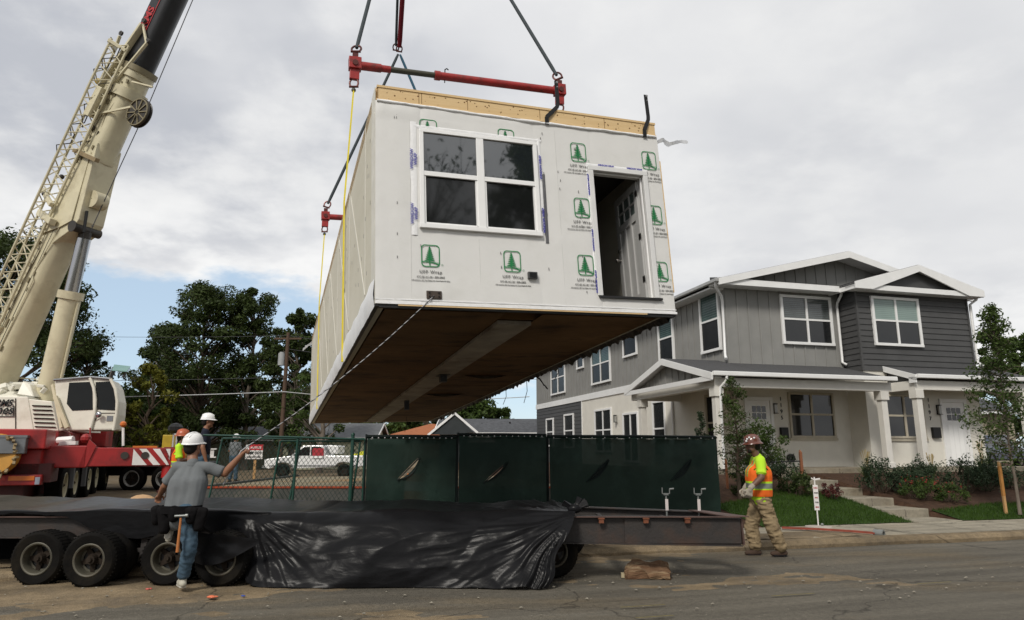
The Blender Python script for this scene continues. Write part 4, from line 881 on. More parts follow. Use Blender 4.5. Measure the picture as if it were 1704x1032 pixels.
# ================================================================ house-moving trailer
frm = mat('trailer_steel', (.030, .027, .026), .6, .3, col2=(.045, .038, .034), vscale=3, stain=(.06, .035, .025), sscale=1.5, bump=.2, bscale=30)
rust = mat('rusty_flange', (.10, .06, .05), .6, .3, var=.3, vscale=4); rubber = mat('tyre_rubber', (.008, .0075, .007), .85, var=.2, vscale=6, bump=.2, stain=(.018, .015, .011), sscale=2.0, spec=.05)
rimm = mat('dusty_rim', (.075, .069, .050), .6, .2, var=.3, vscale=5, stain=(.06, .045, .03), sscale=4); drum = mat('rusty_drum', (.03, .022, .016), .8, .3, var=.3)
TO = (0, 9, 0); tr = thing('house_trailer', TO, 'long dark steel house-moving trailer frame on small dusty tyres', 'trailer')
def tb(n, b, m, par=None, **k): return b.build(n, m, par or tr, org=TO, **k)
def ibeam(b, p, q, t0, b0, t1, b1):
    """vertical web between two flanges; p, q = (x, y) of the web"""
    for (za, zb) in ((t0, t1), (b0, b1)): b.beam((p[0], p[1], za), (q[0], q[1], zb), .15, .014)
    return b.prism([(p[0], p[1], t0), (q[0], q[1], t1), (q[0], q[1], b1), (p[0], p[1], b0)], (0, .012, 0))
fb = MB(); ibeam(fb, (-8.5, 9.0), (-1.5, 9.0), .765, .52, .765, .50); ibeam(fb, (-1.5, 9.0), (.6, 9.0), .765, .5, .765, .45); ibeam(fb, (.6, 9.0), (2.88, 9.0), .765, .45, .752, .415)
tb('main_beam', fb, frm)
fb = MB(); ibeam(fb, (-8.5, 10.9), (.6, 10.7), .765, .5, .765, .5); ibeam(fb, (.6, 10.7), (2.7, 9.75), .765, .46, .755, .44); tb('main_beam', fb, frm)
tb('end_plate', MB().prism([(2.62, 9.86, .762), (2.98, 8.93, .762), (2.70, 8.93, .762), (2.45, 9.86, .762)], (0, 0, .012)).prism([(2.68, 9.8, .755), (2.89, 8.99, .755), (2.91, 8.99, .42), (2.70, 9.8, .44)], (.02, 0, 0)), rust)
tb('splice_plate', MB().box(1.42, 2.88, 8.975, 8.985, .44, .74), frm)
tb('rust_edge', MB().box(-8.5, 2.86, 8.918, 8.924, .757, .772), rust)
for x in (-8, -6.4, -5.3, -3.8, -2.2, -.8, .5): tb('cross_member', MB().box(x, x + .1, 9.02, 10.7, .55, .66), frm)
for x in (1.2, 2.05): tb('cross_member', MB().box(x, x + .05, 9.02, 10.2 if x < 2 else 9.95, .5, .7), frm)
def wheel(x, y0, name='wheel', R_=.318, w=.24, par=None, side=-1, rim=None, tyre=None, rr=.178, builder=None, o=TO, deep=.11, ax=(0, 1, 0)):
    """tyre with shaped tread and sidewall, dished rim, hub; the axle along +y"""
    a = Vector(ax); c = Vector((x, y0, R_)) if not isinstance(x, Vector) else x
    t = MB().ring(c, a, [(rr, .01), (rr + .03, -.004), (R_ * .88, -.008), (R_ * .96, .012), (R_, .035), (R_, w - .035), (R_ * .96, w - .01), (rr, w)], 40)
    w_ = t.build(name, tyre or rubber, par or tr, org=o, smooth=35)
    g = MB()
    for k in range(44):
        an = 2 * math.pi * k / 44; e = a.cross(Vector((0, 0, 1))).normalized() * math.cos(an) + Vector((0, 0, 1)) * math.sin(an)
        g.beam(c + e * (R_ - .004) + a * .02, c + e * (R_ - .004) + a * (w - .02), .016, .014, up=e)
    g.build('tread', tyre or rubber, w_, org=o)
    r = MB().ring(c, a, [(rr + .012, .0), (rr + .002, -.006), (rr - .012, .0), (rr - .02, .02), (rr - .028, deep), (rr - .05, deep), (rr - .05, deep + .01), (rr + .005, w * .8)], 36)
    r.build('rim', rim or rimm, w_, org=o, smooth=40)
    h = MB()
    for k in range(5):
        an = 2 * math.pi * k / 5 + x_seed(c); e = a.cross(Vector((0, 0, 1))).normalized() * math.cos(an) + Vector((0, 0, 1)) * math.sin(an)
        h.beam(c + e * .04 + a * (deep - .01), c + e * (rr - .03) + a * (deep + .005), .075, .02, up=a, w2=.045)
    h.tube([c + a * (deep + .03), c + a * .03], [.075, .05], 14).tube([c + a * .03, c + a * .005], [.03, .022], 10); h.build('hub', drum, w_, org=o)
    d = MB().tube([c + a * (deep + .02), c + a * (deep + .05)], rr - .035, 24); d.build('brake_drum', blackm, w_, org=o)
    return w_
def x_seed(c): return (c.x * 7.3) % 1.2
for i, (x, y) in enumerate([(-5.66, 8.55), (-4.97, 8.44), (-4.11, 8.55), (-3.46, 8.52), (-2.3, 8.78), (-1.3, 8.78), (-.3, 8.78), (.52, 9.1)]):
    wheel(x, y)
    tb('added_inner_tyre', MB().ring((x, y + .36, .30), (0, 1, 0), [(.15, 0), (.26, -.008), (.28, .01), (.29, .035), (.29, .2), (.28, .23), (.15, .24)], 36), rubber, smooth=35)  # inner and far tyres added to darken the space beneath the frame
    tb('far_tyre', MB().ring((x, 10.75, .32), (0, 1, 0), [(.05, 0), (.28, -.008), (.305, .01), (.315, .035), (.315, .5), (.305, .53), (.05, .54)], 30), rubber, smooth=35)
    tb('axle', MB().tube([(x, y + .15, .32), (x, 10.9, .32)], .05, 8), drum)
for x in (-5.3, -4.6, -3.8): tb('spring_hanger', MB().box(x - .04, x + .04, 8.95, 9.05, .3, .52).beam((x - .3, 9, .36), (x + .3, 9, .36), .06, .05), frm)
for x in (-5.64, -4.9, -3.9, -2.9): 
    w2 = None
tb('far_tyre', MB().ring((.75, 10.6, .35), (0, 1, 0), [(.2, 0), (.35, .02), (.35, .22), (.2, .24)], 28).ring((.15, 10.6, .35), (0, 1, 0), [(.2, 0), (.35, .02), (.35, .22), (.2, .24)], 28), rubber, smooth=40)
org_ = mat('orange_clamp', (.16, .05, .02), .5, var=.3)
for x in (1.12, 1.68, 2.2): tb('clamp', MB().box(x - .03, x + .03, 8.905, 8.95, .69, .755).box(x - .04, x + .04, 8.895, 8.93, .738, .752), org_)
galv = mat('zinc', (.22, .23, .22), .4, .5)
for x, y in ((2.12, 9.72), (2.55, 9.68)):
    jk = tb('jack', MB().tube([(x, y, .6), (x, y, .97)], .012, 10).box(x - .03, x + .03, y - .03, y + .03, .98, .99), galv, smooth=50)
    tb('jack_fork', MB().beam((x - .05, y, 1.0), (x + .05, y, 1.0), .012, .012).beam((x - .05, y, 1.0), (x - .05, y, 1.08), .012, .012).beam((x + .05, y, 1.0), (x + .05, y, 1.06), .012, .012).tube([(x + .05, y, 1.06), (x + .11, y, 1.065)], .013, 10), galv, jk)
    tb('jack_label', MB().box(x - .02, x + .02, y - .03, y - .026, .78, .93), mat('jack_sticker', (.55, .5, .48), .5) if 'jack_sticker' not in MATS else MATS['jack_sticker'], jk)
# black plastic sheet thrown over the trailer
plast = mat('black_plastic', (.006, .006, .0065), .30, col2=(.010, .010, .011), vscale=2, bump=.10, bscale=16, spec=.10)
def crinkle(m, sc, st):
    t = m.node_tree; b = t.nodes['Principled BSDF']; tcn = t.nodes.new('ShaderNodeTexCoord'); mp = t.nodes.new('ShaderNodeMapping'); mp.inputs['Rotation'].default_value = (0, .5, 0); mp.inputs['Scale'].default_value = (1, 1, 2.2); t.links.new(tcn.outputs['Object'], mp.inputs[0])
    nz = t.nodes.new('ShaderNodeTexNoise'); nz.inputs['Scale'].default_value = 2.5; nz.inputs['Detail'].default_value = 4; t.links.new(mp.outputs[0], nz.inputs['Vector'])
    ad = t.nodes.new('ShaderNodeVectorMath'); ad.operation = 'MULTIPLY_ADD'; t.links.new(nz.outputs['Color'], ad.inputs[0]); ad.inputs[1].default_value = (.5, .5, .5); t.links.new(mp.outputs[0], ad.inputs[2])
    v = t.nodes.new('ShaderNodeTexVoronoi'); v.inputs['Scale'].default_value = sc; t.links.new(ad.outputs[0], v.inputs['Vector'])
    v2 = t.nodes.new('ShaderNodeTexVoronoi'); v2.inputs['Scale'].default_value = sc * 2.7; t.links.new(ad.outputs[0], v2.inputs['Vector'])
    s = t.nodes.new('ShaderNodeMath'); s.operation = 'MULTIPLY_ADD'; t.links.new(v2.outputs['Distance'], s.inputs[0]); s.inputs[1].default_value = .35; t.links.new(v.outputs['Distance'], s.inputs[2])
    bn = t.nodes.new('ShaderNodeBump'); bn.inputs['Strength'].default_value = st; bn.inputs['Distance'].default_value = .05; t.links.new(s.outputs[0], bn.inputs['Height']); t.links.new(bn.outputs[0], b.inputs['Normal'])
crinkle(plast, 3.2, .08)
def interp(x, T_):
    if x <= T_[0][0]: return T_[0][1]
    for (a, b_), (c_, d_) in zip(T_, T_[1:]):
        if x <= c_: k = (x - a) / (c_ - a); k = k * k * (3 - 2 * k); return b_ + (d_ - b_) * k
    return T_[-1][1]
ZB = [(-8.4, .80), (-6.0, .80), (-5.6, .775), (-5.15, .60), (-4.7, .50), (-4.3, .55), (-3.9, .66), (-3.62, .5), (-3.35, .34), (-3.12, .05), (-2.9, .0), (.7, .0)]
def ridge(p, s, o=3):
    v = 0; a = 1; t = 0
    for i in range(o): v += a * (1 - abs(noise.noise(Vector(p) * s)) * 2.2); t += a; a *= .5; s *= 2.1
    return v / t
KN = Vector((.78, 0, .85))
def tarp():
    b = MB(); xs = frange(-8.6, .80, .022); tt = frange(0, 1, 1 / 120.)
    for x in xs:
        zb = interp(x, ZB) + .02 * noise.noise(Vector((x * 3, 0, 0))) + (0 if x > -3.1 else .015 * noise.noise(Vector((x * 9, 2, 0))))
        low = 1 if x > -3.05 else max(0, (x + 3.6) / .55) if x > -3.6 else 0
        zt = .83 + .035 * noise.noise(Vector((x * .9, 4, 0))) ; zback = .90 - .012 * max(0, min(8, x + 8.4)) + .012 * noise.noise(Vector((x * 2.5, 7, 0)))
        for t in tt:
            if t < .28:          # flat top
                k = t / .28; y = 10.75 + (8.97 - 10.75) * k; z = zback + (zt - zback) * k - .03 * math.sin(math.pi * k); nrm = Vector((0, -.1, 1)); am = .6
            else:
                k = (t - .28) / .72; z = zt + (zb - zt) * k
                out = .06 * math.sin(min(1, k * 6) * math.pi / 2) + low * (.42 * (k ** .55 if k < 1 else 1))
                y = 8.97 - out; nrm = Vector((0, -1, .25)); am = .45 + .55 * low
            # folds
            P = Vector((x, 0, z + (10 - y) * .3)) ; x0_ = x; dK = P - Vector((KN.x, 0, KN.z + .3)); rad = math.hypot(dK.x, dK.z); ang = math.atan2(dK.z, -dK.x)
            wK = math.exp(-rad / 2.1); d = 0
            d += .10 * wK * min(1, rad * 2.2) * (ridge((ang * 3.0, rad * .35, 0), 1.3, 3) - .35)
            d += .035 * am * (ridge((x * .45 + z * .7, z * 1.5 - x * .4, 1), .8, 2) - .4)
            d += .10 * low * am * (ridge((x * .30 + z * .4, z * 1.25 - x * .30, 5), 1.0, 1) - .4)
            d += .007 * am * (ridge((x * 1.8 + z, z * 3.4 - x * 1.2, 8), 1.0, 1) - .4)
            # vertical hanging pleats at the left end of the long drape
            wl = math.exp(-((x + 2.85) / .45) ** 2) * low; rl_ = math.hypot(x + 3.1, z - .78); d += .05 * wl * (ridge((math.atan2(.8 - z, x + 3.25) * 3.2, rl_ * .6, 4), 1.3, 2) - .4) * (min(1, k * 2) if t > .28 else 0)
            sx_, sz__ = x * .8 + z * .35, z * 1.5 - x * .3
            for s_, a_ in ((.8, .16), (1.9, .030), (5., .004)):
                f1 = noise.voronoi(Vector((sx_ * s_ + .3 * noise.noise(Vector((x * 2, z * 2, 0))), sz__ * s_, 2.)))[0][0]; d += a_ * am * (.55 - f1)
            p = Vector((x, y, z)) + nrm * d
            if x > .1 and t > .28:  # right edge gathers up towards the knot
                g = (x - .1) / .7; p.x = x - .42 * g * k * (1 - .15 * math.sin(k * 9)) ; p.y += -.03 * g
            if t > .99 and low > .9: p.z = max(.018, p.z)
            p.z = max(p.z, .012 + .02 * abs(noise.noise(Vector((x * 6, y * 6, 0)))))
            if t >= .28 and x < -3.0 and low < 1: p.y = min(p.y, 8.91 - .02)
            b.v.append(tuple(p))
    m_ = len(tt)
    for i in range(len(xs) - 1):
        for q in range(m_ - 1): a = i * m_ + q; b.f.append((a, a + 1, a + m_ + 1, a + m_))
    o = b.build('plastic_sheet', plast, smooth=180, org=(-3.5, 9, 0), fix=False); o.location = (-3.5, 9, 0); o.data.shade_smooth()
    return tag(o, 'crumpled black plastic sheet draped over the trailer and down to the road', 'plastic sheet')
tarp_o = tarp()
kb_ = MB(); rk_ = random.Random(11)
for i in range(9):
    a = rk_.uniform(0, 6.28); p = Vector((.80, 9.0, .86)); kb_.beam(p, p + Vector((math.cos(a) * .16, -.05 * rk_.random(), .05 + math.sin(a) * .09)), .03, .07, up=(rk_.random(), 1, 0), w2=.07, h2=.01)
kb_.ball((.80, 9.0, .86), .075, 10, (1.3, 1, .8)); kb_.build('knot', plast, tarp_o, org=(-3.5, 9, 0), smooth=80)
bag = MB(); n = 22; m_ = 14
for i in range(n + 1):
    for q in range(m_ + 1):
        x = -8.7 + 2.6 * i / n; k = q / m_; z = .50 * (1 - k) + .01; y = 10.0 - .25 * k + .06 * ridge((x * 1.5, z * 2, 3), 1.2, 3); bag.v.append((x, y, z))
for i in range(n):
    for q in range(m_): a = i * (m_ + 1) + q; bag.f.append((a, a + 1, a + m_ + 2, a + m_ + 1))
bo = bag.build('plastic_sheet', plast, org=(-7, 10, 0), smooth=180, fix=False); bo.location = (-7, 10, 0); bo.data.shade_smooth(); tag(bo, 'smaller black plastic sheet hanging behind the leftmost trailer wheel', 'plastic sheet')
dl_ = MB()
for i in range(19):
    for q in range(9):
        k = i / 18; x = -3.98 + 1.0 * k; zt_ = .66 - .1 * k; zz = zt_ - (.05 + .34 * math.sin(math.pi * k ** .7) * .9) * q / 8; dl_.v.append((x, 8.44 - .03 * ridge((x * 3, zz * 5, 2), 1, 3), zz))
for i in range(18):
    for q in range(8): a = i * 9 + q; dl_.f.append((a, a + 1, a + 10, a + 9))
dl_.build('hanging_flap', plast, tarp_o, org=(-3.5, 9, 0), smooth=180, fix=False)
# ================================================================ mobile crane
cream = mat('crane_cream', (.56, .51, .355), .42, var=.08, vscale=1.6, stain=(.46, .41, .28), sscale=1.8, spec=.4); creamw = mat('crane_white', (.66, .64, .55), .4, var=.05, stain=(.5, .47, .38), sscale=.8)
boomblk = mat('boom_black', (.016, .016, .018), .35, var=.2); redc = mat('crane_red', (.30, .013, .013), .42, var=.2, vscale=1.5, stain=(.11, .012, .012), sscale=1.2); dred = mat('crane_dark_red', (.06, .008, .008), .6, var=.3)
chrome = mat('piston_chrome', (.42, .42, .44), .18, 1., var=.05); grease = mat('grease', (.03, .025, .02), .5, var=.4); whitec = mat('reflector_white', (.7, .68, .66), .5); greytool = mat('toolbox_grey', (.20, .21, .22), .4, .6, var=.1)
CO = (-16.6, 23.4, 0); crn = thing('mobile_crane', CO, 'big red and cream telescopic mobile crane raising its boom at the left', 'crane')
def cb(n, b, m, par=None, **k): return b.build(n, m, par or crn, org=CO, **k)
BF, BT = Vector((-18.46, 24, 2.91)), Vector((-3.15, 18.1, 37.4)); BE = (BT - BF).normalized(); BN = Vector((-.35959, -.93311, 0)); BM_ = Vector((-.84262, .32472, .42959))   # axis, near side, back of the boom
def bt(t, n=0, m=0): return BF + BE * t + BN * n + BM_ * m
def section(t0, t1, w, h, w1=None, h1=None, rnd_=.28):
    """boom section with a rounded belly"""
    w1, h1 = w1 or w, h1 or h; b = MB()
    def prof(t, w, h):
        P = [bt(t, w / 2, h * .5), bt(t, -w / 2, h * .5)]
        for i in range(7): a = R(180 + 180 * i / 6); P.append(bt(t, w / 2 * math.cos(a), -h * .5 + h * rnd_ + h * rnd_ * math.sin(a)))
        return P
    A_, B_ = prof(t0, w, h), prof(t1, w1, h1); n = len(A_); return b.add(A_ + B_, [tuple(range(n))[::-1], tuple(range(n, 2 * n))] + [(i, (i + 1) % n, (i + 1) % n + n, i + n) for i in range(n)])
bm0 = cb('boom', section(-.8, 12.98, 1.02, 1.22, .84, .9), cream, smooth=50)
for q in (.18, -.12): cb('boom_seam', MB().beam(bt(-.4, .515, q), bt(6.9, .46, q), .02, .012, up=BN), MATS['grease'], bm0)
cb('boom_rib', MB().beam(bt(.2, .50, .42), bt(12., .425, .34), .05, .05, up=BN).beam(bt(2.8, .52, .18), bt(3.1, .56, .1), .1, .16, up=BN), cream, bm0)
cb('boom_collar', section(12.0, 12.35, 1.04, 1.12).add(*(lambda s: (s.v, s.f))(section(12.75, 13.0, .98, 1.04))).add(*(lambda s: (s.v, s.f))(section(9.6, 9.75, 1.0, 1.06))), cream, bm0, smooth=50)
cb('boom_collar', section(13.0, 13.2, 1.06, 1.12), mat('dull_tan', (.20, .17, .10), .6), bm0, smooth=50)  # dull tan ring; boom fittings and reel spokes share this colour
bk = cb('boom_extension', section(12.3, 22, .80, .86, .78, .84), boomblk, bm0, smooth=50)
cb('boom_extension', section(22, 29.5, .70, .76), cream, bm0, smooth=50); cb('boom_extension', section(29.5, 38.2, .60, .66), cream, bm0, smooth=50)
cb('boom_gusset', MB().prism([bt(6.4, .47, -.35), bt(7.2, .47, -1.0), bt(7.55, .47, -1.08), bt(10.2, .47, -.3)], BN * -.94), cream, bm0, bevel=.02)
cb('gusset_plate', MB().prism([bt(6.5, .5, .35), bt(7.0, .5, -.4), bt(7.4, .5, -.85), bt(9.8, .45, -.2), bt(9.0, .46, .3)], BN * .03), cream, bm0)
cb('boom_bracket', MB().beam(bt(7.1, .3, 1.2), bt(7.1, .72, -.3), .22, .22, up=BE).beam(bt(7.9, .5, 1.3), bt(7.6, .75, .1), .12, .16, up=BE), cream, bm0, bevel=.02)
cb('boom_bracket', MB().beam(bt(9.62, .55, .5), bt(9.62, .55, -.8), .16, .14, up=BE), mat('rusty_cream', (.22, .16, .08), .6, var=.3), bm0)
# fly jib folded along the near side of the boom
jb = MB(); jl = MB(); A1, B1, C1 = (.32, 1.22), (.62, .14), (.90, .74)
for (n_, m_) in (A1, B1, C1): jb.tube([bt(-1, n_, m_), bt(12.3, n_, m_), bt(13.7, n_ * .97, m_ * .98)], .045, 7)
for i in range(22):
    t = -.8 + i * .66
    for P_, Q_ in ((A1, B1), (B1, C1), (C1, A1)):
        jl.tube([bt(t, *P_), bt(t + .33, *Q_)], .022, 5, cap=False).tube([bt(t + .33, *Q_), bt(t + .66, *P_)], .022, 5, cap=False)
jo = cb('fly_jib', jb, cream, bm0, smooth=50); cb('lattice', jl, cream, jo, smooth=50)
cb('jib_head', MB().beam(bt(13.5, .32, 1.22), bt(13.6, .9, .74), .12, .14, up=BE).beam(bt(13.5, .62, .14), bt(13.6, .9, .74), .1, .12, up=BE).beam(bt(13.5, .32, 1.22), bt(14.0, .4, 1.15), .1, .1).beam(bt(12.0, .55, .7), bt(14.6, .5, .1), .09, .22, up=BN).beam(bt(12.2, .5, .25), bt(14.0, .5, -.5), .07, .1, up=BN).beam(bt(14.6, .5, .1), bt(14.0, .5, -.5), .07, .07, up=BN), cream, jo, bevel=.01)
for (t, n_, m_) in ((14.1, .4, 1.15), (14.75, .5, .15), (14.1, .5, -.5)): cb('jib_sheave', MB().ring(bt(t, n_, m_), BN, [(.02, -.03), (.09, -.03), (.07, 0), (.09, .03), (.02, .03)], 14), grease, jo)
cb('jib_bracket', MB().beam(bt(10.9, .6, .45), bt(12.0, .6, .4), .3, .36, up=BN), cream, jo, bevel=.02)
hs_ = MB(); rh = random.Random(2)
for i in range(9):
    t = 9.2 + i * .42; a, b_ = rh.uniform(.45, .8), rh.uniform(.2, .9); hs_.tube([bt(t, a, b_), bt(t + .35, a + .12, b_ + .1), bt(t + .6, a - .1, b_ - .2), bt(t + .95, a, b_ - .35)], .02, 5)
hs_.ball(bt(8.6, .55, .55), .09).ball(bt(10.6, .5, .25), .1).ball(bt(7.8, .6, .95), .08).box(-14.2, -14.15, 22, 22.05, 9, 9.05); cb('hydraulic_hose', hs_, grease, bm0, smooth=50)
ft_ = MB(); rz_ = random.Random(31)
for i in range(46):
    t = rz_.uniform(1, 12.6); m_ = rz_.uniform(-.35, .42); s_ = rz_.uniform(.03, .09); ft_.beam(bt(t, .52 - .0065 * t, m_), bt(t + s_ * 2, .52 - .0065 * t, m_), s_, .05, up=BN)
for (t, m_, l_) in ((9.9, .2, 1.3), (10.6, -.1, 1.1), (8.2, .3, 1.6), (11.2, .3, .9), (3.5, .1, 2.5)):
    ft_.tube([bt(t, .5 - .008 * t, m_), bt(t + l_ * .5, .53 - .008 * t, m_ + .06), bt(t + l_, .5 - .008 * t, m_ - .05)], .016, 5)
cb('boom_fitting', ft_, MATS['dull_tan'], bm0)
cb('work_lamp', MB().ball(bt(12.2, .4, 1.2), .11, 10), mat('lamp_yellow', (.5, .35, .05), .5), bm0)
hr_ = bt(11.7, .1, -1.12); rl = cb('hose_reel', MB().ring(hr_, BN, [(.02, -.09), (.50, -.09), (.52, -.05), (.42, 0), (.52, .05), (.50, .09), (.02, .09)], 30), grease, bm0, smooth=40)
sp_ = MB()
for k in range(10): a = k * math.pi / 5; e = BE * math.cos(a) + BM_ * math.sin(a); sp_.beam(hr_ + e * .08 + BN * .11, hr_ + e * .48 + BN * .11, .035, .03, up=BN)
sp_.ring(hr_ + BN * .11, BN, [(.46, -.02), (.49, -.02), (.49, .02), (.46, .02)], 30); cb('reel_spokes', sp_, MATS['dull_tan'], rl)
cb('reel_bracket', MB().beam(bt(11.2, .5, .1), bt(11.75, .5, -1.15), .07, .05, up=BN).beam(bt(12.6, .4, -.5), bt(12.7, .2, -1.3), .05, .05), cream, rl)
cb('sheave_drum', MB().ring(bt(8.35, .0, -.92), BN, [(.02, -.2), (.3, -.2), (.3, .25), (.02, .25)], 22), cream, bm0, smooth=40)
cb('hoist_rope', MB().tube([bt(7.2, .1, -1.35), bt(8.35, .0, -1.2), bt(12, .1, -1.35), bt(22, .2, -1.0), bt(37.5, .0, -.6)], .016, 5), wired, bm0)
cb('pendant', MB().tube([bt(7.9, .3, -1.05), bt(7.9, .3, -1.05) - Vector((.02, 0, .75))], .05, 7).tube([bt(7.9, .3, -1.05) - Vector((.02, 0, .75)), bt(7.9, .3, -1.05) - Vector((.04, 0, 1.3))], .012, 5), steelblk, bm0)
cb('boom_head', MB().ring(BT, BN, [(.05, -.3), (.5, -.3), (.5, .3), (.05, .3)], 20), cream, bm0); cb('hoist_rope', MB().tube([BT + Vector((.3, 0, 0)), HOOK + Vector((.25, 0, 1.2))], .02, 5).tube([BT + Vector((-.1, 0, 0)), HOOK + Vector((-.25, 0, 1.2))], .02, 5), wired, bm0)
# luffing ram
rt_, rbm = bt(7.25, 0, -.98), sight(76, 668, 23.2); dr = (rt_ - rbm).normalized(); rmid = rbm + dr * ((rt_ - rbm).length * .60)
cb('ram_cylinder', MB().tube([rbm, rmid], .34, 24).tube([rmid - dr * .05, rmid + dr * .22], .40, 24), cream, smooth=40); cb('ram_piston', MB().tube([rmid, rt_ - dr * .3], .225, 24), chrome, smooth=40); cb('ram_head', MB().tube([rt_ - dr * .35, rt_ - dr * .05], .2, 12).tube([rt_ + BN * .5, rt_ - BN * .5], .16, 14).tube([rt_ + BN * .52, rt_ + BN * .5], .2, 14), grease, smooth=40)
cb('ram_pipe', MB().tube([rbm + Vector((.42, -.1, .2)), rmid + Vector((.36, -.1, -.2))], .035, 6).tube([rbm + Vector((.42, -.1, .2)), rbm + Vector((.9, -.3, -.5)), rbm + Vector((1.3, -.5, -1.2))], .03, 6), cream, smooth=50)
cb('ram_line', MB().tube([bt(7.1, .5, -.4), bt(5.2, .5, -.15), bt(5.0, .5, -.3), bt(.5, .53, -.2)], .02, 6), cream, smooth=50)
# superstructure
def S(x, y, Y=22.2): return sight(x, y, Y)
body = cb('engine_housing', MB().prism([S(-120, 658), S(46, 660), S(56, 717), S(-120, 717)], (-.4, 3.4, 0)), creamw, bevel=.03)
cb('louvre_housing', MB().prism([S(47, 664), S(86, 668), S(97, 717), S(56.5, 717)], (-.4, 3.0, 0)), creamw, bevel=.02)
for i in range(6):
    y = 674 + i * 7; cb('louvre', MB().prism([S(53 + i * .9, y, 22.12), S(84 + i * 1.4, y + 1, 22.12), S(84.6 + i * 1.4, y + 3.2, 22.17), S(53.6 + i * .9, y + 2.2, 22.17)], (0, .05, 0)), grease if 0 else mat('louvre_gap', (.05, .045, .035), .8) if 'louvre_gap' not in MATS else MATS['louvre_gap'], body)
cb('panel_seam', MB().prism([S(25, 663, 22.17), S(26, 663, 22.17), S(26, 715, 22.17), S(25, 715, 22.17)], (0, .02, 0)), MATS['louvre_gap'], body)
text('Cranes', .40, steelblk, crn, frame(S(21, 689, 22.15) - Vector(CO), (1, 0, 0), (0, 0, 1)), 'lettering', align='RIGHT', shear=.2, weight=.01)
text('RMS', .3, steelblk, crn, frame(S(19, 676, 22.15) - Vector(CO), (1, 0, 0), (0, 0, 1)), 'lettering', align='RIGHT', shear=.3, weight=.012)
cb('lettering_frame', MB().prism([S(-20, 692.5, 22.16), S(22, 692.5, 22.16), S(22, 693.6, 22.16), S(-20, 693.6, 22.16)], (0, .02, 0)).prism([S(22, 675, 22.16), S(23, 675, 22.16), S(23, 693.6, 22.16), S(22, 693.6, 22.16)], (0, .02, 0)), steelblk, body)
lt = frame(bt(14.5, .43, .02) - Vector(CO), BE, BM_); text('RMS', .44, mat('letter_red', (.38, .01, .015), .5), crn, lt, 'lettering', align='LEFT', shear=.12, weight=.015)
text('Cranes', .44, whitec, crn, frame(bt(15.6, .43, .02) - Vector(CO), BE, BM_), 'lettering', align='LEFT', shear=.12, weight=.015)
cb('lettering_frame', MB().beam(bt(14.45, .42, -.05), bt(18, .415, -.05), .03, .01, up=BN), MATS['letter_red'], bm0)
ck = MB(); rq = random.Random(4)
for i in range(34):
    p = S(rq.uniform(-30, 72), rq.uniform(640, 661), rq.uniform(22.6, 24)); s = rq.uniform(.1, .3)
    ck.beam(p, p + Vector((rq.uniform(-.4, .4), rq.uniform(-.2, .2), rq.uniform(-.1, .25))), s, s * .7, up=(rq.random(), 0, 1))
ck.prism([S(28, 656, 22.5), S(38, 634, 22.7), S(50, 640, 22.7), S(56, 660, 22.5)], (0, .5, 0)).prism([S(-40, 660, 22.6), S(-40, 648, 22.9), S(20, 650, 22.9), S(30, 660, 22.6)], (0, 1, 0)); cb('boom_foot', ck, creamw, bevel=.02)
cab = cb('cab', MB().prism([S(90, 634, 21.4), S(149, 628.5, 21.4), S(183, 631, 21.4), S(191, 645, 21.4), S(195.5, 668, 21.4), S(194, 690, 21.4), S(189, 716, 21.4), S(98, 717, 21.4)], (-.35, 1.15, 0)), creamw, bevel=.05)
cglass = mat('cab_glass', (.006, .007, .007), .08, var=.2, spec=.25)
cb('cab_window', MB().prism([S(115, 637, 21.385), S(149, 635.5, 21.385), S(153.5, 646, 21.385), S(154, 682, 21.385), S(120, 683.5, 21.385), S(111, 672, 21.385)], (0, .02, 0)), cglass, cab)
cb('cab_window', MB().prism([S(159, 636, 21.385), S(183, 635, 21.385), S(189.5, 648, 21.385), S(191.5, 668, 21.385), S(191, 683, 21.385), S(162, 681.5, 21.385)], (0, .02, 0)), cglass, cab)
for pts in ([(150, 629), (156, 645), (159, 665), (158, 688), (150, 716)], [(184, 631), (192, 647), (195.5, 668), (194, 690), (189, 716)]):
    cb('cab_pillar', MB().tube([S(x, y, 21.36) for x, y in pts], .05, 8), creamw, cab, smooth=50)
cb('cab_roof_rail', MB().tube([S(90, 632.5, 21.36), S(149, 627.5, 21.36), S(184, 630.5, 21.36)], .04, 8), greytool, cab, smooth=50)
cb('cab_beacon', MB().box(-.09, .09, -.08, .08, 0, .07), mat('green_light', (.05, .6, .2), .4, emit=((.05, 1, .25), 1.2)), cab).location = S(158.5, 629, 21.42) - Vector(CO)
cb('door_line', MB().prism([S(160, 687, 21.385), S(193, 687, 21.385), S(193, 688, 21.385), S(160, 688, 21.385)], (0, .02, 0)), MATS['louvre_gap'], cab)
cb('cab_mirror', MB().ball(S(164, 690, 21.25), .10, 10, (1, .6, 1)).tube([S(164, 690, 21.3), S(158, 700, 21.38)], .015, 5), chrome, cab, smooth=60)
cb('cab_decal', MB().prism([S(178, 692, 21.385), S(188, 692, 21.385), S(187, 701, 21.385), S(177, 701, 21.385)], (0, .02, 0)), greytool, cab)
cb('cab_arm', MB().beam(S(92, 660, 21.3), S(112, 712, 21.3), .08, .12).beam(S(88, 640, 21.5), S(103, 712, 21.3), .07, .1), cream)
cb('sun_hatch', MB().prism([S(186, 617, 21.9), S(190, 608, 22.2), S(217, 611, 22.2), S(211, 619, 21.9)], (0, 0, .03)), mat('teal_glass', (.14, .26, .24), .1), cab)
cb('hatch_arm', MB().beam(S(184, 628, 22), S(190, 612, 22.1), .05, .12).beam(S(205, 628, 22), S(211, 615, 22.1), .05, .06), grease, cab)
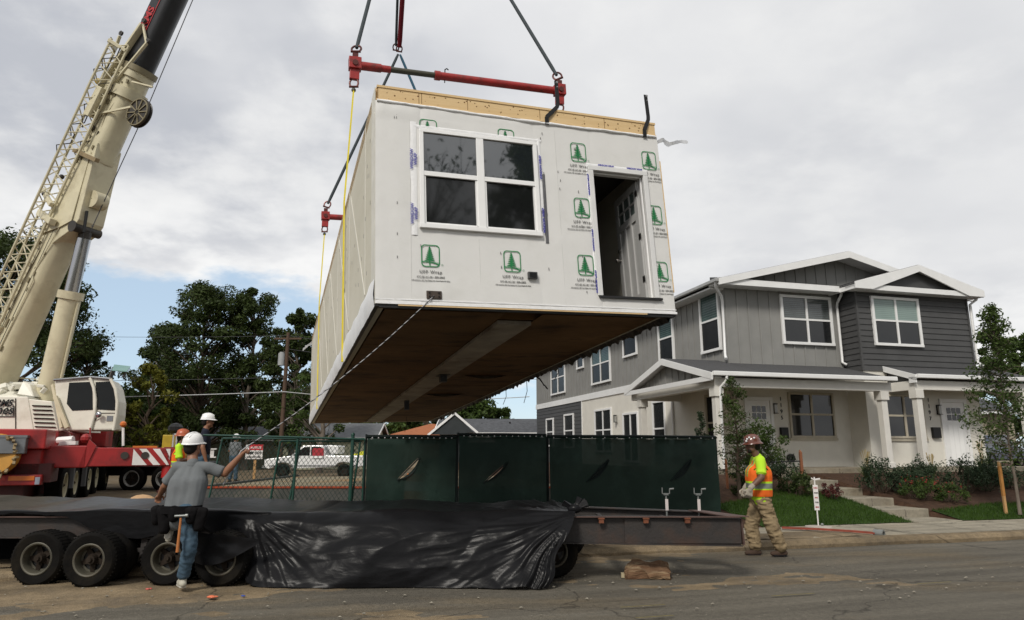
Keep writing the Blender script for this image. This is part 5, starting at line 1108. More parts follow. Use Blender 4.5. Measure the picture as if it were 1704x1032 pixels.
cb('handrail', MB().tube([S(-2, 626, 24), S(90, 634, 24)], .02, 5), cream)
# carrier
ch, cs = Vector((-.40, .9165, 0)), Vector((.9165, .40, 0)); K = Vector((-11.85, 18.2, 0))
def cp(h, s, z): return K + ch * h + cs * s + Vector((0, 0, z))
def cbox(b, h0, h1, s0, s1, z0, z1):
    return b.add([cp(h, s, z) for z in (z0, z1) for h, s in ((h0, s0), (h0, s1), (h1, s1), (h1, s0))], [(3, 2, 1, 0), (4, 5, 6, 7), (0, 1, 5, 4), (1, 2, 6, 5), (2, 3, 7, 6), (3, 0, 4, 7)])
cb('carrier', cbox(cbox(cbox(MB(), 0, 14, -2.9, -.35, .85, 1.62), .6, 13, -2.9, -.1, 1.5, 1.72), 3.4, 7.2, -3.4, -.6, 1.72, 2.18), redc, bevel=.03)
cb('chassis', cbox(cbox(MB(), .3, 13.6, -2.6, -.7, .35, .9), 0, 1.0, -2.9, -.1, .78, 1.25), dred)
cb('turntable', MB().ring((-16.6, 23.4, 1.95), (0, 0, 1), [(.1, -.2), (1.3, -.2), (1.3, .25), (.1, .25)], 32), grease)
cb('deck_housing', cbox(cbox(MB(), -.3, .9, -3.4, -.25, 1.62, 2.12), 8.5, 10.5, -1.4, .05, 1.72, 2.45), redc, bevel=.03)
cb('toolbox', cbox(MB(), -.55, -.25, -1.75, -.62, 1.50, 1.93), greytool, bevel=.02); cb('toolbox_lid', cbox(MB(), -.57, -.24, -1.77, -.60, 1.90, 1.96), greytool)
cb('rear_bumper', cbox(MB(), -.2, .1, -1.4, -.25, .72, .98), redc, bevel=.02)
cb('tail_light', cbox(MB(), -.22, -.19, -.95, -.4, .84, .95), mat('orange_lens', (.55, .14, .02), .3)); cb('tail_light', cbox(MB(), -.22, -.19, -1.2, -1.02, .84, .95), mat('red_lens', (.35, .02, .01), .3)); cb('plate', cbox(MB(), -.22, -.19, -.38, -.28, .74, .92), mat('plate_blue', (.3, .33, .4), .5))
cb('mudguard', cbox(MB(), 1.1, 11.9, -.5, .0, 1.24, 1.3), dred)
def outrigger(h, slen, z0, z1, nm, far=False):
    o = cb('outrigger', cbox(MB(), h, h + .45, -2.2, .62, z0 - .03, z1 + .05), redc, bevel=.03)
    cb('outrigger_arm', cbox(MB(), h + .04, h + .40, .5, slen, z0, z1), redc, o, bevel=.02)
    cb('chevron_plate', cbox(MB(), h + .02, h + .035, slen - 1.02, slen - .10, z0 + .03, z1 - .03), whitec, o)
    for k in range(3):
        a = slen - 1.02 + .12 + k * .33; zA, zB = z1 - .03, z0 + .03; ww = .15
        s0, s1 = a - .13, a + .25
        cb('chevron_stripe', MB().prism([cp(h + .012, max(slen - 1.02, s0), zA), cp(h + .012, s0 + ww, zA), cp(h + .012, min(slen - .1, s1 + ww), zB), cp(h + .012, s1, zB)], ch * .008), redc, o)
    for s in (slen - .72, slen - 1.22): cb('arm_hole', MB().tube([cp(h + .04, s, (z0 + z1) / 2 + .04), cp(h + .0, s, (z0 + z1) / 2 + .04)], .1, 14), grease, o)
    cb('orange_lamp', cbox(MB(), h + .05, h + .35, slen - 1.05, slen - .45, z1, z1 + .05), MATS['orange_lens'], o)
    cb('jack_housing', MB().tube([cp(h + .22, slen - .12, z0 - .32), cp(h + .22, slen - .12, z1 + .02)], .17, 14), redc, o, smooth=40)
    cb('jack_leg', MB().tube([cp(h + .22, slen - .12, .08), cp(h + .22, slen - .12, z0)], .1, 14), chrome, o, smooth=40); cb('jack_foot', MB().ring(cp(h + .22, slen - .12, .02), (0, 0, 1), [(.01, 0), (.32, 0), (.28, .1), (.01, .12)], 20), dred, o)
    cb('outrigger_fin', MB().prism([cp(h + .0, .45, z0), cp(h, .62, z1 + .22), cp(h, .8, z1 + .05), cp(h, .62, z0)], ch * .1), redc, o)
outrigger(.35, 2.72, 1.16, 1.66, 'near'); outrigger(8.2, 2.35, 1.05, 1.50, 'far')
for i, h_ in enumerate((1.9, 3.6, 6.3, 8.0, 10.8)):
    c = cp(h_, -.04, .62)
    wheel(c, 0, 'wheel', .62, .40, crn, rim=mat('cream_rim', (.46, .42, .28), .5, var=.1) if 'cream_rim' not in MATS else MATS['cream_rim'], rr=.34, o=CO, deep=.14, ax=-cs)
cb('fender_strap', cbox(cbox(MB(), 2.7, 2.85, -.1, .02, .5, 1.3), 5.0, 5.15, -.1, .02, .45, 1.3), greytool)
cb('beacon_post', MB().tube([sight(205, 742, 20), sight(205, 712, 20)], .035, 6), whitec); cb('beacon', MB().ball(sight(205, 706, 20), .09, 10), MATS['orange_lens'])
cb('cable_drum', MB().ring(sight(-8, 756, 17.4), (.2, -1, .05), [(.02, -.2), (.5, -.2), (.52, -.1), (.5, .1), (.02, .12)], 30), mat('ochre_drum', (.50, .25, .04), .5, var=.15), smooth=40)
dg_ = MB(); rq = random.Random(9)
for i in range(16): a = rq.uniform(-1.6, 1.3); p = sight(-8, 756, 17.3) + Vector((math.cos(a) * .52, 0, math.sin(a) * .5)); dg_.beam(p, p + Vector((.12 * rq.random(), -.08, rq.uniform(-.15, .1))), .06, .05)
cb('drum_chain', dg_, MATS['rusty_cream'])
cb('deck_items', MB().tube([sight(96, 733, 19.4), sight(122, 731, 19.4)], .09, 8).beam(sight(100, 738, 19.2), sight(128, 737, 19.2), .12, .1), whitec); cb('valve', MB().ball(sight(143, 730, 19.6), .14, 10).tube([sight(150, 712, 19.8), sight(150, 738, 19.8)], .02, 6), redc)
# ================================================================ vehicles behind
ft = thing('flatbed_truck', (-14.4, 27.6, 0), 'dark flatbed truck with a white rack, parked behind the crane outriggers', 'truck')
MB().box(-3.6, 1.9, 0, 2.3, .95, 1.15).box(-3.4, 1.7, .4, 1.9, .6, .95).build('deck', mat('truck_dark', (.025, .025, .028), .5), ft, bevel=.02)
MB().box(-5.4, -3.7, 0, 2.3, .6, 2.6).build('cab', MATS['truck_dark'], ft, bevel=.1)
for x in (-4.6, -.55, .72): wheel(Vector((x, -.02, .5)), 0, 'wheel', .5, .28, ft, rim=mat('pale_rim', (.35, .35, .33), .5) if 'pale_rim' not in MATS else MATS['pale_rim'], rr=.3, o=(0, 0, 0), deep=.06)
rk = MB().box(.85, 1.85, .1, .16, 1.55, 1.6).box(.85, 1.85, .1, .16, 2.2, 2.25)
for i in range(8): rk.box(.86 + i * .135, .90 + i * .135, .1, .16, 1.2, 2.25)
rk.box(1.0, 2.6, .2, .26, 1.3, 1.35).box(1.0, 2.6, .2, .26, 1.62, 1.67).box(1.5, 2.5, .24, .25, 1.3, 1.65)
rk.build('rack', whitec, ft); MB().box(.4, .8, .2, .6, 1.65, 2.2).build('yellow_box', mat('box_yellow', (.6, .42, .04), .5), ft, bevel=.03); MB().ball((.7, .6, 2.45), .3, 10, (1, 1, .8)).build('bundle', blackm, ft)
for k_ in range(2): MB().tube([(1.75 + k_ * .07, .1, 2.2), (1.9 + k_ * .1, .1, 1.5), (1.85, .1, 1.2)], .02, 5).build('strap', yel, ft)
# white pickup
paint = mat('white_paint', (.72, .72, .71), .3, var=.03, coat=.5); pk = thing('pickup_truck', (-13.35, 37.6, .16), 'white pickup truck parked beyond the foundation, seen through chain link', 'pickup truck')
prof = [(0, .55), (.05, .85), (.15, .98), (1.25, 1.12), (1.4, 1.14), (2.05, 1.66), (2.3, 1.70), (3.15, 1.70), (3.35, 1.16), (5.35, 1.16), (5.4, .62), (4.85, .5), (4.8, .62), (4.65, .76), (4.3, .82), (3.98, .76), (3.82, .55), (1.55, .46), (1.48, .62), (1.3, .76), (1.0, .80), (.70, .74), (.55, .55), (.3, .45)]
MB().prism([(x, 0, z) for x, z in prof], (0, 1.8, 0)).build('body', paint, pk, bevel=.04)
MB().prism([(1.55, -.012, 1.16), (2.12, -.012, 1.60), (2.45, -.012, 1.62), (2.45, -.012, 1.16)], (0, .02, 0)).prism([(2.52, -.012, 1.16), (2.52, -.012, 1.62), (3.05, -.012, 1.62), (3.05, -.012, 1.16)], (0, .02, 0)).build('side_window', win_dark, pk)
MB().box(2.6, 3.2, -.05, -.02, 1.05, 1.55).build('door_banner', mat('banner_red', (.35, .02, .03), .5), pk); MB().box(2.6, 3.2, -.06, -.05, 1.02, 1.14).build('banner_strip', vinyl, pk)
MB().prism([(3.3, .1, 1.72), (3.95, .1, 1.68), (3.95, .1, 1.25), (3.55, .1, 1.25)], (0, 1.5, 0)).build('tank', paint, pk, bevel=.05); MB().prism([(4.6, .2, 1.17), (5.3, .2, 1.42), (5.3, .2, 1.17)], (0, .8, 0)).build('yellow_load', mat('load_yellow', (.6, .6, .03), .6), pk)
MB().box(.3, 5.0, -.02, 0, .60, .64).build('side_trim', steelblk, pk); MB().box(-.03, .06, .2, .45, .8, .95).box(-.03, .06, 1.35, 1.6, .8, .95).build('headlight', mat('headlight', (.6, .6, .6), .1), pk); MB().box(-.08, .1, 0, 1.8, .5, .64).build('bumper', galv, pk)
for x in (1.02, 4.32): wheel(Vector((x, .02, .36)), 0, 'wheel', .36, .22, pk, rim=drum, rr=.19, o=(0, 0, 0), deep=.05)
bv = thing('parked_car', uv(23.6, 20.5, .9), 'dark blue parked car half hidden by shrubs at the right edge', 'car', TH + R(20))
MB().prism([(0, 0, .3), (0, 0, .75), (.3, 0, .85), (1.0, 0, 1.25), (2.4, 0, 1.3), (3.2, 0, .85), (4.2, 0, .75), (4.3, 0, .3)], (0, 1.7, 0)).build('body', mat('car_blue', (.02, .03, .07), .25, coat=.6), bv, bevel=.06)
MB().prism([(.4, -.01, .86), (1.05, -.01, 1.2), (2.35, -.01, 1.24), (3.05, -.01, .86)], (0, .02, 0)).build('window', win_dark, bv); MB().prism([(-.01, .2, .86), (.95, .2, 1.27), (.95, 1.5, 1.27), (-.01, 1.5, .86)], (0, 0, .01)).build('windscreen', mat('pale_screen', (.25, .3, .33), .1), bv)
for x in (.8, 3.4): wheel(Vector((x, -.01, .32)), 0, 'wheel', .32, .2, bv, rr=.19, o=(0, 0, 0), deep=.05)
# ================================================================ signs, stakes and small things
wood = mat('stake_wood', (.42, .25, .11), .8, var=.2, vscale=8, stretch=(1, 1, .2)); mulb = mat('stake_brown', (.20, .08, .04), .8)
sg = thing('site_sign', (-10.35, 28.0, .10), 'red and white notice board on a wooden stake behind the fence', 'sign', R(8))
MB().box(-.33, .33, -.02, .0, 1.15, 1.72).build('board', whitec, sg); MB().box(-.2, .33, -.026, -.021, 1.50, 1.72).build('red_band', mat('sign_red', (.5, .02, .03), .5), sg); MB().box(.0, .1, .01, .06, 0, 1.4).build('stake', wood, sg)
text('NOTICE', .11, whitec, sg, frame((0.06, -.03, 1.56), (1, 0, 0), (0, 0, 1)), 'sign_text', weight=.004); text('KEEP OUT', .12, steelblk, sg, frame((0, -.03, 1.35), (1, 0, 0), (0, 0, 1)), 'sign_text', weight=.006); text('HARD HAT AREA', .07, steelblk, sg, frame((0, -.03, 1.21), (1, 0, 0), (0, 0, 1)), 'sign_text', weight=.004)
for (p, h, w, m, lb) in [((11.0, 15.8, .34), 1.0, .052, wood, 'tall wooden stake driven into the lawn beside the right-hand young tree'), ((7.05, 17.05, .62), .98, .06, mulb, 'reddish brown stake with a crossrail by the white house wall'), ((5.2, 17.0, .6), .8, .05, mulb, 'reddish stake half hidden behind the small tree')]:
    t = thing('garden_stake', p, lb, 'stake'); MB().box(-w / 2, w / 2, -w / 2, w / 2, -.15, h - .06).prism([(-w / 2, -w / 2, h - .06), (w / 2, -w / 2, h - .06), (0, 0, h)], (0, w, 0)).build('stake', m, t)
    if m is wood: MB().box(-w / 2 - .002, w / 2 + .002, -w / 2 - .002, w / 2 + .002, h * .25, h * .9).build('paint_band', mat('stake_paint', (.36, .17, .05), .7), t)
cr_ = thing('crossrail', (6.1, 17.04, 1.28), 'dark thin rail between the two reddish stakes', 'rail'); MB().tube([(-.95, 0, -.02), (.93, 0, .05)], .016, 6).tube([(-.95, 0, -.25), (.0, 0, -.25)], .012, 6).build('rail', steelblk, cr_)
vs_ = thing('post_sign', uv(9.17, 11.62, .13), 'narrow white vertical lettered post sign on a round concrete foot by the lawn', 'sign', TH - R(10))
MB().tube([(0, 0, .0), (0, 0, .95)], .013, 8).build('pole', whitec, vs_); MB().box(-.05, .05, -.012, -.004, .33, .80).build('plate', whitec, vs_, bevel=.003)
for i, ch_ in enumerate(('NO', 'PARK', 'ING', 'THIS', 'SIDE')): text(ch_, .05 if len(ch_) < 3 else .034, MATS['letter_red'] if i % 2 == 0 else steelblk, vs_, frame((0, -.016, .73 - i * .088), (1, 0, 0), (0, 0, 1)), 'sign_text', weight=.001)
MB().ring((0, 0, 0), (0, 0, 1), [(.01, 0), (.25, 0), (.24, .035), (.05, .05), (.01, .05)], 26).build('foot', mat('pale_foot', (.38, .34, .3), .85), vs_, smooth=30); MB().beam((-.01, 0, .9), (.10, -.02, .92), .03, .025).beam((-.06, 0, .93), (-.01, 0, .9), .02, .02).build('clip', whitec, vs_)
MB().ball((.05, -.05, .07), .03).build('bolt', galv, vs_)
hz = thing('red_hose', uv(8.6, 11.4, .14), 'flat red fire hose lying across the pavement beside the post sign', 'hose')
pts = [uv(8.35, 11.6, .165), uv(8.9, 11.25, .16), uv(9.3, 10.9, .15), uv(9.55, 10.62, .14)]
b = MB()
for p, q in zip(pts, pts[1:]): b.beam(p, q, .11, .03)
b.build('hose', mat('hose_red', (.22, .055, .035), .8, var=.3), hz, org=hz.location); MB().ring(uv(9.6, 10.58, .13), VX * -1 + UX * .5, [(.05, -.08), (.075, -.08), (.075, .08), (.05, .08)], 18).build('coupling', galv, hz, org=hz.location)
st_ = thing('stone_slab', (3.2, 9.55, .0), 'rough orange brown stone slab lying on the road under the trailer end', 'stone')
bm = bmesh.new(); bmesh.ops.create_cube(bm, size=1); bmesh.ops.subdivide_edges(bm, edges=bm.edges[:], cuts=24, use_grid_fill=True)
for v in bm.verts:
    x, y, z = v.co; t_ = max(abs(x), abs(y)) * 2
    v.co = Vector((x * .58, y * .42, (z + .5) * .13 * (1 + .5 * y) + .0)); k = 1 - .18 * (y + .5) + .12 * noise.noise(v.co * 4)
    v.co.x = v.co.x * k + .05 * y; v.co += Vector((noise.noise(v.co * 9), noise.noise(v.co * 9 + Vector((5, 0, 0))), .7 * noise.noise(v.co * 7))) * .055; v.co.z = v.co.z * (1 - .25 * x) if v.co.z > .02 else v.co.z * .6
me = bpy.data.meshes.new('stone'); bm.to_mesh(me); bm.free(); me.materials.append(mat('rock', (.11, .055, .03), .9, col2=(.19, .115, .065), vscale=7, bump=1, bscale=30, stain=(.30, .22, .13), sscale=5, stretch=(.5, 1.5, 3))); me.shade_smooth(); me.set_sharp_from_angle(angle=R(28))
o = bpy.data.objects.new('stone', me); SC.collection.objects.link(o); o.parent = st_
st_.location = tuple(sight(1080, 950, 9.25)); st_.location.z = .0; st_.rotation_euler.z = R(-6)
MB().box(-.36, -.25, -.15, -.02, .005, .05).build('wood_chip', mat('pale_chip', (.4, .34, .22), .8), st_)
mh = MB().ring(uv(5.55, 10.5, .13), (0, 0, 1), [(.01, 0), (.24, 0), (.23, .03), (.01, .035)], 28).build('manhole_cover', mat('pale_cover', (.5, .5, .46), .8), org=uv(5.55, 10.5, .13), smooth=30); mh.location = uv(5.55, 10.5, .145); tag(mh, 'round white cover on the dusty pavement beneath the trailer beam', 'cover')
def litter(n, px_, m, r, s, label, blob=3):
    p = sight(px_[0], px_[1], 8); d = p - Vector((0, 0, CAM_H)); p = Vector((0, 0, CAM_H)) + d * (-CAM_H / d.z); b = MB(); q_ = random.Random(px_[0])
    for i in range(blob): b.ball((q_.uniform(-r, r) * 1.2, q_.uniform(-r, r) * .6, r * .4), r * q_.uniform(.5, .9), 8, s)
    o = b.build(n, m, smooth=60); o.location = p + Vector((0, 0, .012)); o['label'] = label; o['category'] = cats[n]; return o
cats = {'glove': 'glove', 'plastic_scrap': 'litter', 'stone_chip': 'litter'}
litter('glove', (354, 998), mat('coral', (.6, .16, .08), .7), .045, (1.2, .7, .4), 'orange rubber glove lying on the road', 5); litter('plastic_scrap', (406, 995), mat('scrap_blue', (.02, .06, .3), .5), .022, (1.5, .7, .6), 'small blue plastic scrap on the road'); litter('plastic_scrap', (247, 983), mat('scrap_pink', (.5, .12, .1), .7), .02, (1.2, 1, .7), 'small pink scrap on the road beside the worker shoe')
pb = MB(); rp_ = random.Random(21)
for i in range(900):
    x = rp_.uniform(-8, 12); y = rp_.uniform(5.2, 10.3); p = Vector((x, y, 0)); v_ = p.dot(VX)
    if v_ > 10.05: continue
    r_ = rp_.choice([.004, .005, .006, .008, .010, .014, .018]) if v_ > 6.5 else rp_.choice([.004, .005, .006]); pb.ball((x, y, .014 + r_ * .4), r_, 5, (1.3, 1, .6))
tag(pb.build('pebbles', mat('pebble', (.22, .2, .16), .9, var=.4, vscale=30), smooth=60), 'small stones and grit scattered over the road', 'pebbles', kind='stuff')
yl = MB()
for (x, y, l) in ((1070, 1012, .5), (1320, 993, .55), (1555, 973, .5), (1090, 1030, .4)):
    d = sight(x, y, 8) - Vector((0, 0, CAM_H)); p = Vector((0, 0, CAM_H)) + d * (-CAM_H / d.z); q = UX * l; w_ = VX * .022
    m0 = [(p - q / 2 - w_ / 2), (p + q / 2 - w_ / 2), (p + q / 2 + w_ / 2), (p - q / 2 + w_ / 2)]; yl.add([(a.x, a.y, .022) for a in m0], [(0, 1, 2, 3)])
tag(yl.build('paint_marks', mat('yellow_spray', (.15, .125, .045), .9, var=.3, vscale=30)), kind='structure')
# timber sheets and blue tarpaulin scraps behind the trailer
lb_ = thing('lumber_stack', (-8.9, 15.6, .0), 'low stack of timber boards with a crumpled tan sack behind the trailer', 'lumber'); MB().box(-1.7, 1.5, -.3, -.1, .05, .30).box(-1.6, 1.6, -.05, .2, .08, .32).box(-1.3, 1.5, -.2, .1, .32, .38).build('boards', wood, lb_)
MB().ball((.9, -.3, .52), .22, 12, (1.3, .7, .6)).ball((1.1, -.3, .46), .18, 12, (1.4, .6, .5)).build('sack', mat('tan_sack', (.42, .27, .15), .85, bump=1, bscale=12), lb_, smooth=80)
jg = thing('water_jug', (-12.2, 16.3, .0), 'small white jug standing behind the trailer near the crane wheels', 'jug'); MB().ring((0, 0, .25), (0, 0, 1), [(.01, 0), (.13, 0), (.14, .2), (.05, .3), (.05, .36), (.01, .36)], 14).build('jug', vinyl, jg, smooth=50); MB().box(-.2, .2, -.2, .2, 0, .25).build('crate', blackm, jg)
# ================================================================ people
def caps(b, segs):
    for s in segs:
        p, q, r1, r2 = Vector(s[0]), Vector(s[1]), s[2], s[3]; d = q - p; L_ = d.length
        if L_ < 1e-4: b.ball(p, r1, 12); continue
        d /= L_; n = 5; pts, rs = [], []
        for i in range(n): a = math.pi / 2 * (1 - i / n); pts.append(p - d * r1 * math.sin(a)); rs.append(max(.0005, r1 * math.cos(a)))
        pts.append(p); rs.append(r1); pts.append(q); rs.append(r2)
        for i in range(1, n + 1): a = math.pi / 2 * i / n; pts.append(q + d * r2 * math.sin(a)); rs.append(max(.0005, r2 * math.cos(a)))
        b.tube(pts, rs, 14)
    return b
def blob(name, b, vox, m, parent, org, it=3, disp=0., dsc=6., dst=(1, 1, 1), smooth=True):
    me = bpy.data.meshes.new('t'); o_ = Vector(org); me.from_pydata([tuple(Vector(p) - o_) for p in b.v], [], b.f)
    bm = bmesh.new(); bm.from_mesh(me); bmesh.ops.recalc_face_normals(bm, faces=bm.faces); bm.to_mesh(me); bm.free()
    ob = bpy.data.objects.new('t', me); SC.collection.objects.link(ob)
    r = ob.modifiers.new('r', 'REMESH'); r.mode = 'VOXEL'; r.voxel_size = vox; r.adaptivity = 0
    s = ob.modifiers.new('s', 'SMOOTH'); s.factor = .6; s.iterations = it
    m2 = bpy.data.meshes.new_from_object(ob.evaluated_get(bpy.context.evaluated_depsgraph_get())); bpy.data.objects.remove(ob); m2.name = name
    if disp:
        for v in m2.vertices:
            c = v.co; q = Vector((c.x * dst[0], c.y * dst[1], c.z * dst[2])) * dsc
            v.co = c + v.normal * disp * ((1 - abs(noise.noise(q)) * 2.4) + .6 * noise.noise(q * 2.3))
    m2.materials.clear(); m2.materials.append(m); m2.shade_smooth()
    o = bpy.data.objects.new(name, m2); SC.collection.objects.link(o); o.parent = parent; return o
def paint(o, mats, fn):
    for m in mats: o.data.materials.append(m)
    for p in o.data.polygons: p.material_index = fn(p.center)
def hand(b, w, d, up, s=1., grip=.5, side=1):
    """palm, four unequal bent fingers and a thumb.  w wrist, d pointing direction, up = back of the hand"""
    w = Vector(w); d = Vector(d).normalized(); up = Vector(up); up = (up - d * up.dot(d)).normalized(); x = d.cross(up) * side
    caps(b, [(w, w + d * .03 * s, .026 * s, .028 * s)])
    for i in range(4): caps(b, [(w + d * .03 * s + x * (i - 1.5) * .012 * s, w + d * .085 * s + x * (i - 1.5) * .020 * s, .016 * s, .013 * s)])
    for i, ln in enumerate((.82, 1., .94, .76)):
        p = w + d * .088 * s + x * (i - 1.5) * .021 * s; a = 0
        for l_, r_ in ((.042, .0095), (.027, .0085), (.021, .0075)):
            a += grip * 1.25; q = p + (d * math.cos(a) - up * math.sin(a)) * l_ * ln * s; caps(b, [(p, q, r_ * s, r_ * .92 * s)]); p = q
    p = w + d * .03 * s - x * .028 * s; q = p + (d * .6 - x * .65 - up * .3) * .045 * s; caps(b, [(p, q, .0135 * s, .011 * s)]); t = q + (d * .9 - up * (.2 + grip * .5) + x * .15) * .035 * s; caps(b, [(q, t, .0105 * s, .009 * s)])
def head(b, c, f, u, s=1.):
    """c centre of the skull, f facing, u up"""
    c = Vector(c); f = Vector(f).normalized(); u = Vector(u); u = (u - f * u.dot(f)).normalized(); r = f.cross(u)
    P = lambda x, y, z: c + (r * x + f * y + u * z) * s
    caps(b, [(P(0, -.025, .02), P(0, .015, .02), .083 * s, .080 * s), (P(0, .035, -.03), P(0, .045, -.085), .062 * s, .040 * s), (P(.02, .02, -.06), P(-.02, .02, -.06), .055 * s, .055 * s),
             (P(0, .092, .0), P(0, .108, -.028), .009 * s, .015 * s), (P(-.03, .083, .022), P(.03, .083, .022), .010 * s, .010 * s), (P(-.018, .088, -.055), P(.018, .088, -.055), .009 * s, .009 * s), (P(0, .08, -.085), P(0, .085, -.1), .018 * s, .016 * s),
             (P(.083, -.005, .01), P(.088, -.015, -.03), .014 * s, .009 * s), (P(-.083, -.005, .01), P(-.088, -.015, -.03), .014 * s, .009 * s)])
    return P
helmets = {}
def helmet(P, s, m, parent, org, full=False, band=None):
    b = MB(); n = 28; rows = 9
    for i in range(rows + 1):
        a = math.pi / 2 * i / rows
        for k in range(n):
            t = 2 * math.pi * k / n; rr_ = math.cos(a) ** .8 if i < rows else .001; b.v.append(tuple(P(.108 * rr_ * math.cos(t), -.005 + .132 * rr_ * math.sin(t), .045 + .118 * math.sin(a))))
    for i in range(rows):
        for k in range(n): b.f.append((i * n + k, i * n + (k + 1) % n, (i + 1) * n + (k + 1) % n, (i + 1) * n + k))
    k0 = len(b.v)
    for k in range(n):
        t = 2 * math.pi * k / n; fr = max(0, math.sin(t)); ex = .034 if full else .010 + .042 * fr ** 1.5
        for e, z in ((0, .05), (ex, .040 - (.02 if full else .014) * (fr if not full else 1)), (ex, .034 - (.02 if full else .014) * (fr if not full else 1)), (0, .042)): b.v.append(tuple(P((.108 + e) * math.cos(t), -.005 + (.132 + e) * math.sin(t), z)))
    for k in range(n):
        for q in range(4): b.f.append((k0 + k * 4 + q, k0 + k * 4 + (q + 1) % 4, k0 + ((k + 1) % n) * 4 + (q + 1) % 4, k0 + ((k + 1) % n) * 4 + q))
    h = b.build('hard_hat', m, parent, org=org, smooth=60)
    rd = MB()
    for x in (-.03, 0, .03):
        pts = [P(x, -.115 + .225 * i / 8, .05 + .118 * math.sqrt(max(0, 1 - ((-.11 + .225 * i / 8) / .142) ** 2)) - (abs(x) * .25)) for i in range(9)]; rd.tube(pts, .0065 * s if x else .009 * s, 6)
    rd.build('helmet_ridge', m, h, org=org, smooth=60); return h
skin_a = mat('skin_tan', (.24, .11, .06), .55, var=.08); skin_b = mat('skin_brown', (.12, .058, .036), .55, var=.08); hairm = mat('dark_hair', (.012, .01, .008), .8); eyem = mat('eye_dark', (.01, .008, .006), .2); lipm = mat('lips', (.16, .05, .04), .5)
whiteh = mat('helmet_white', (.78, .78, .77), .3, var=.02, coat=.3); brownh = mat('helmet_brown', (.12, .035, .020), .25, var=.3, vscale=6, coat=.5); orangeh = mat('helmet_orange', (.35, .08, .03), .35, var=.3, vscale=8)
shirt_g = mat('grey_shirt', (.135, .145, .15), .9, var=.1, vscale=4, stain=(.10, .105, .11), sscale=2); jeans = mat('jeans', (.05, .085, .12), .9, var=.2, vscale=8, stain=(.09, .12, .15), sscale=3); khaki = mat('khaki', (.24, .18, .105), .9, var=.15, vscale=6, stain=(.15, .11, .06), sscale=5)
lime = mat('lime_shirt', (.42, .68, .03), .8, var=.06); vesto = mat('orange_vest', (.72, .13, .015), .75, var=.1); silver = mat('silver_band', (.20, .23, .19), .4, .2); blackc = mat('black_cloth', (.008, .008, .010), .9); boot = mat('boot_brown', (.055, .035, .025), .8, var=.2); shoe = mat('pale_shoe', (.42, .40, .33), .7, var=.2); sock = mat('white_sock', (.62, .62, .62), .9); leather = mat('black_leather', (.006, .0055, .006), .75, bump=.2, bscale=30, spec=.08); glovem = mat('work_glove', (.30, .27, .22), .85, var=.25, vscale=15); navy = mat('navy_shirt', (.012, .014, .025), .85)
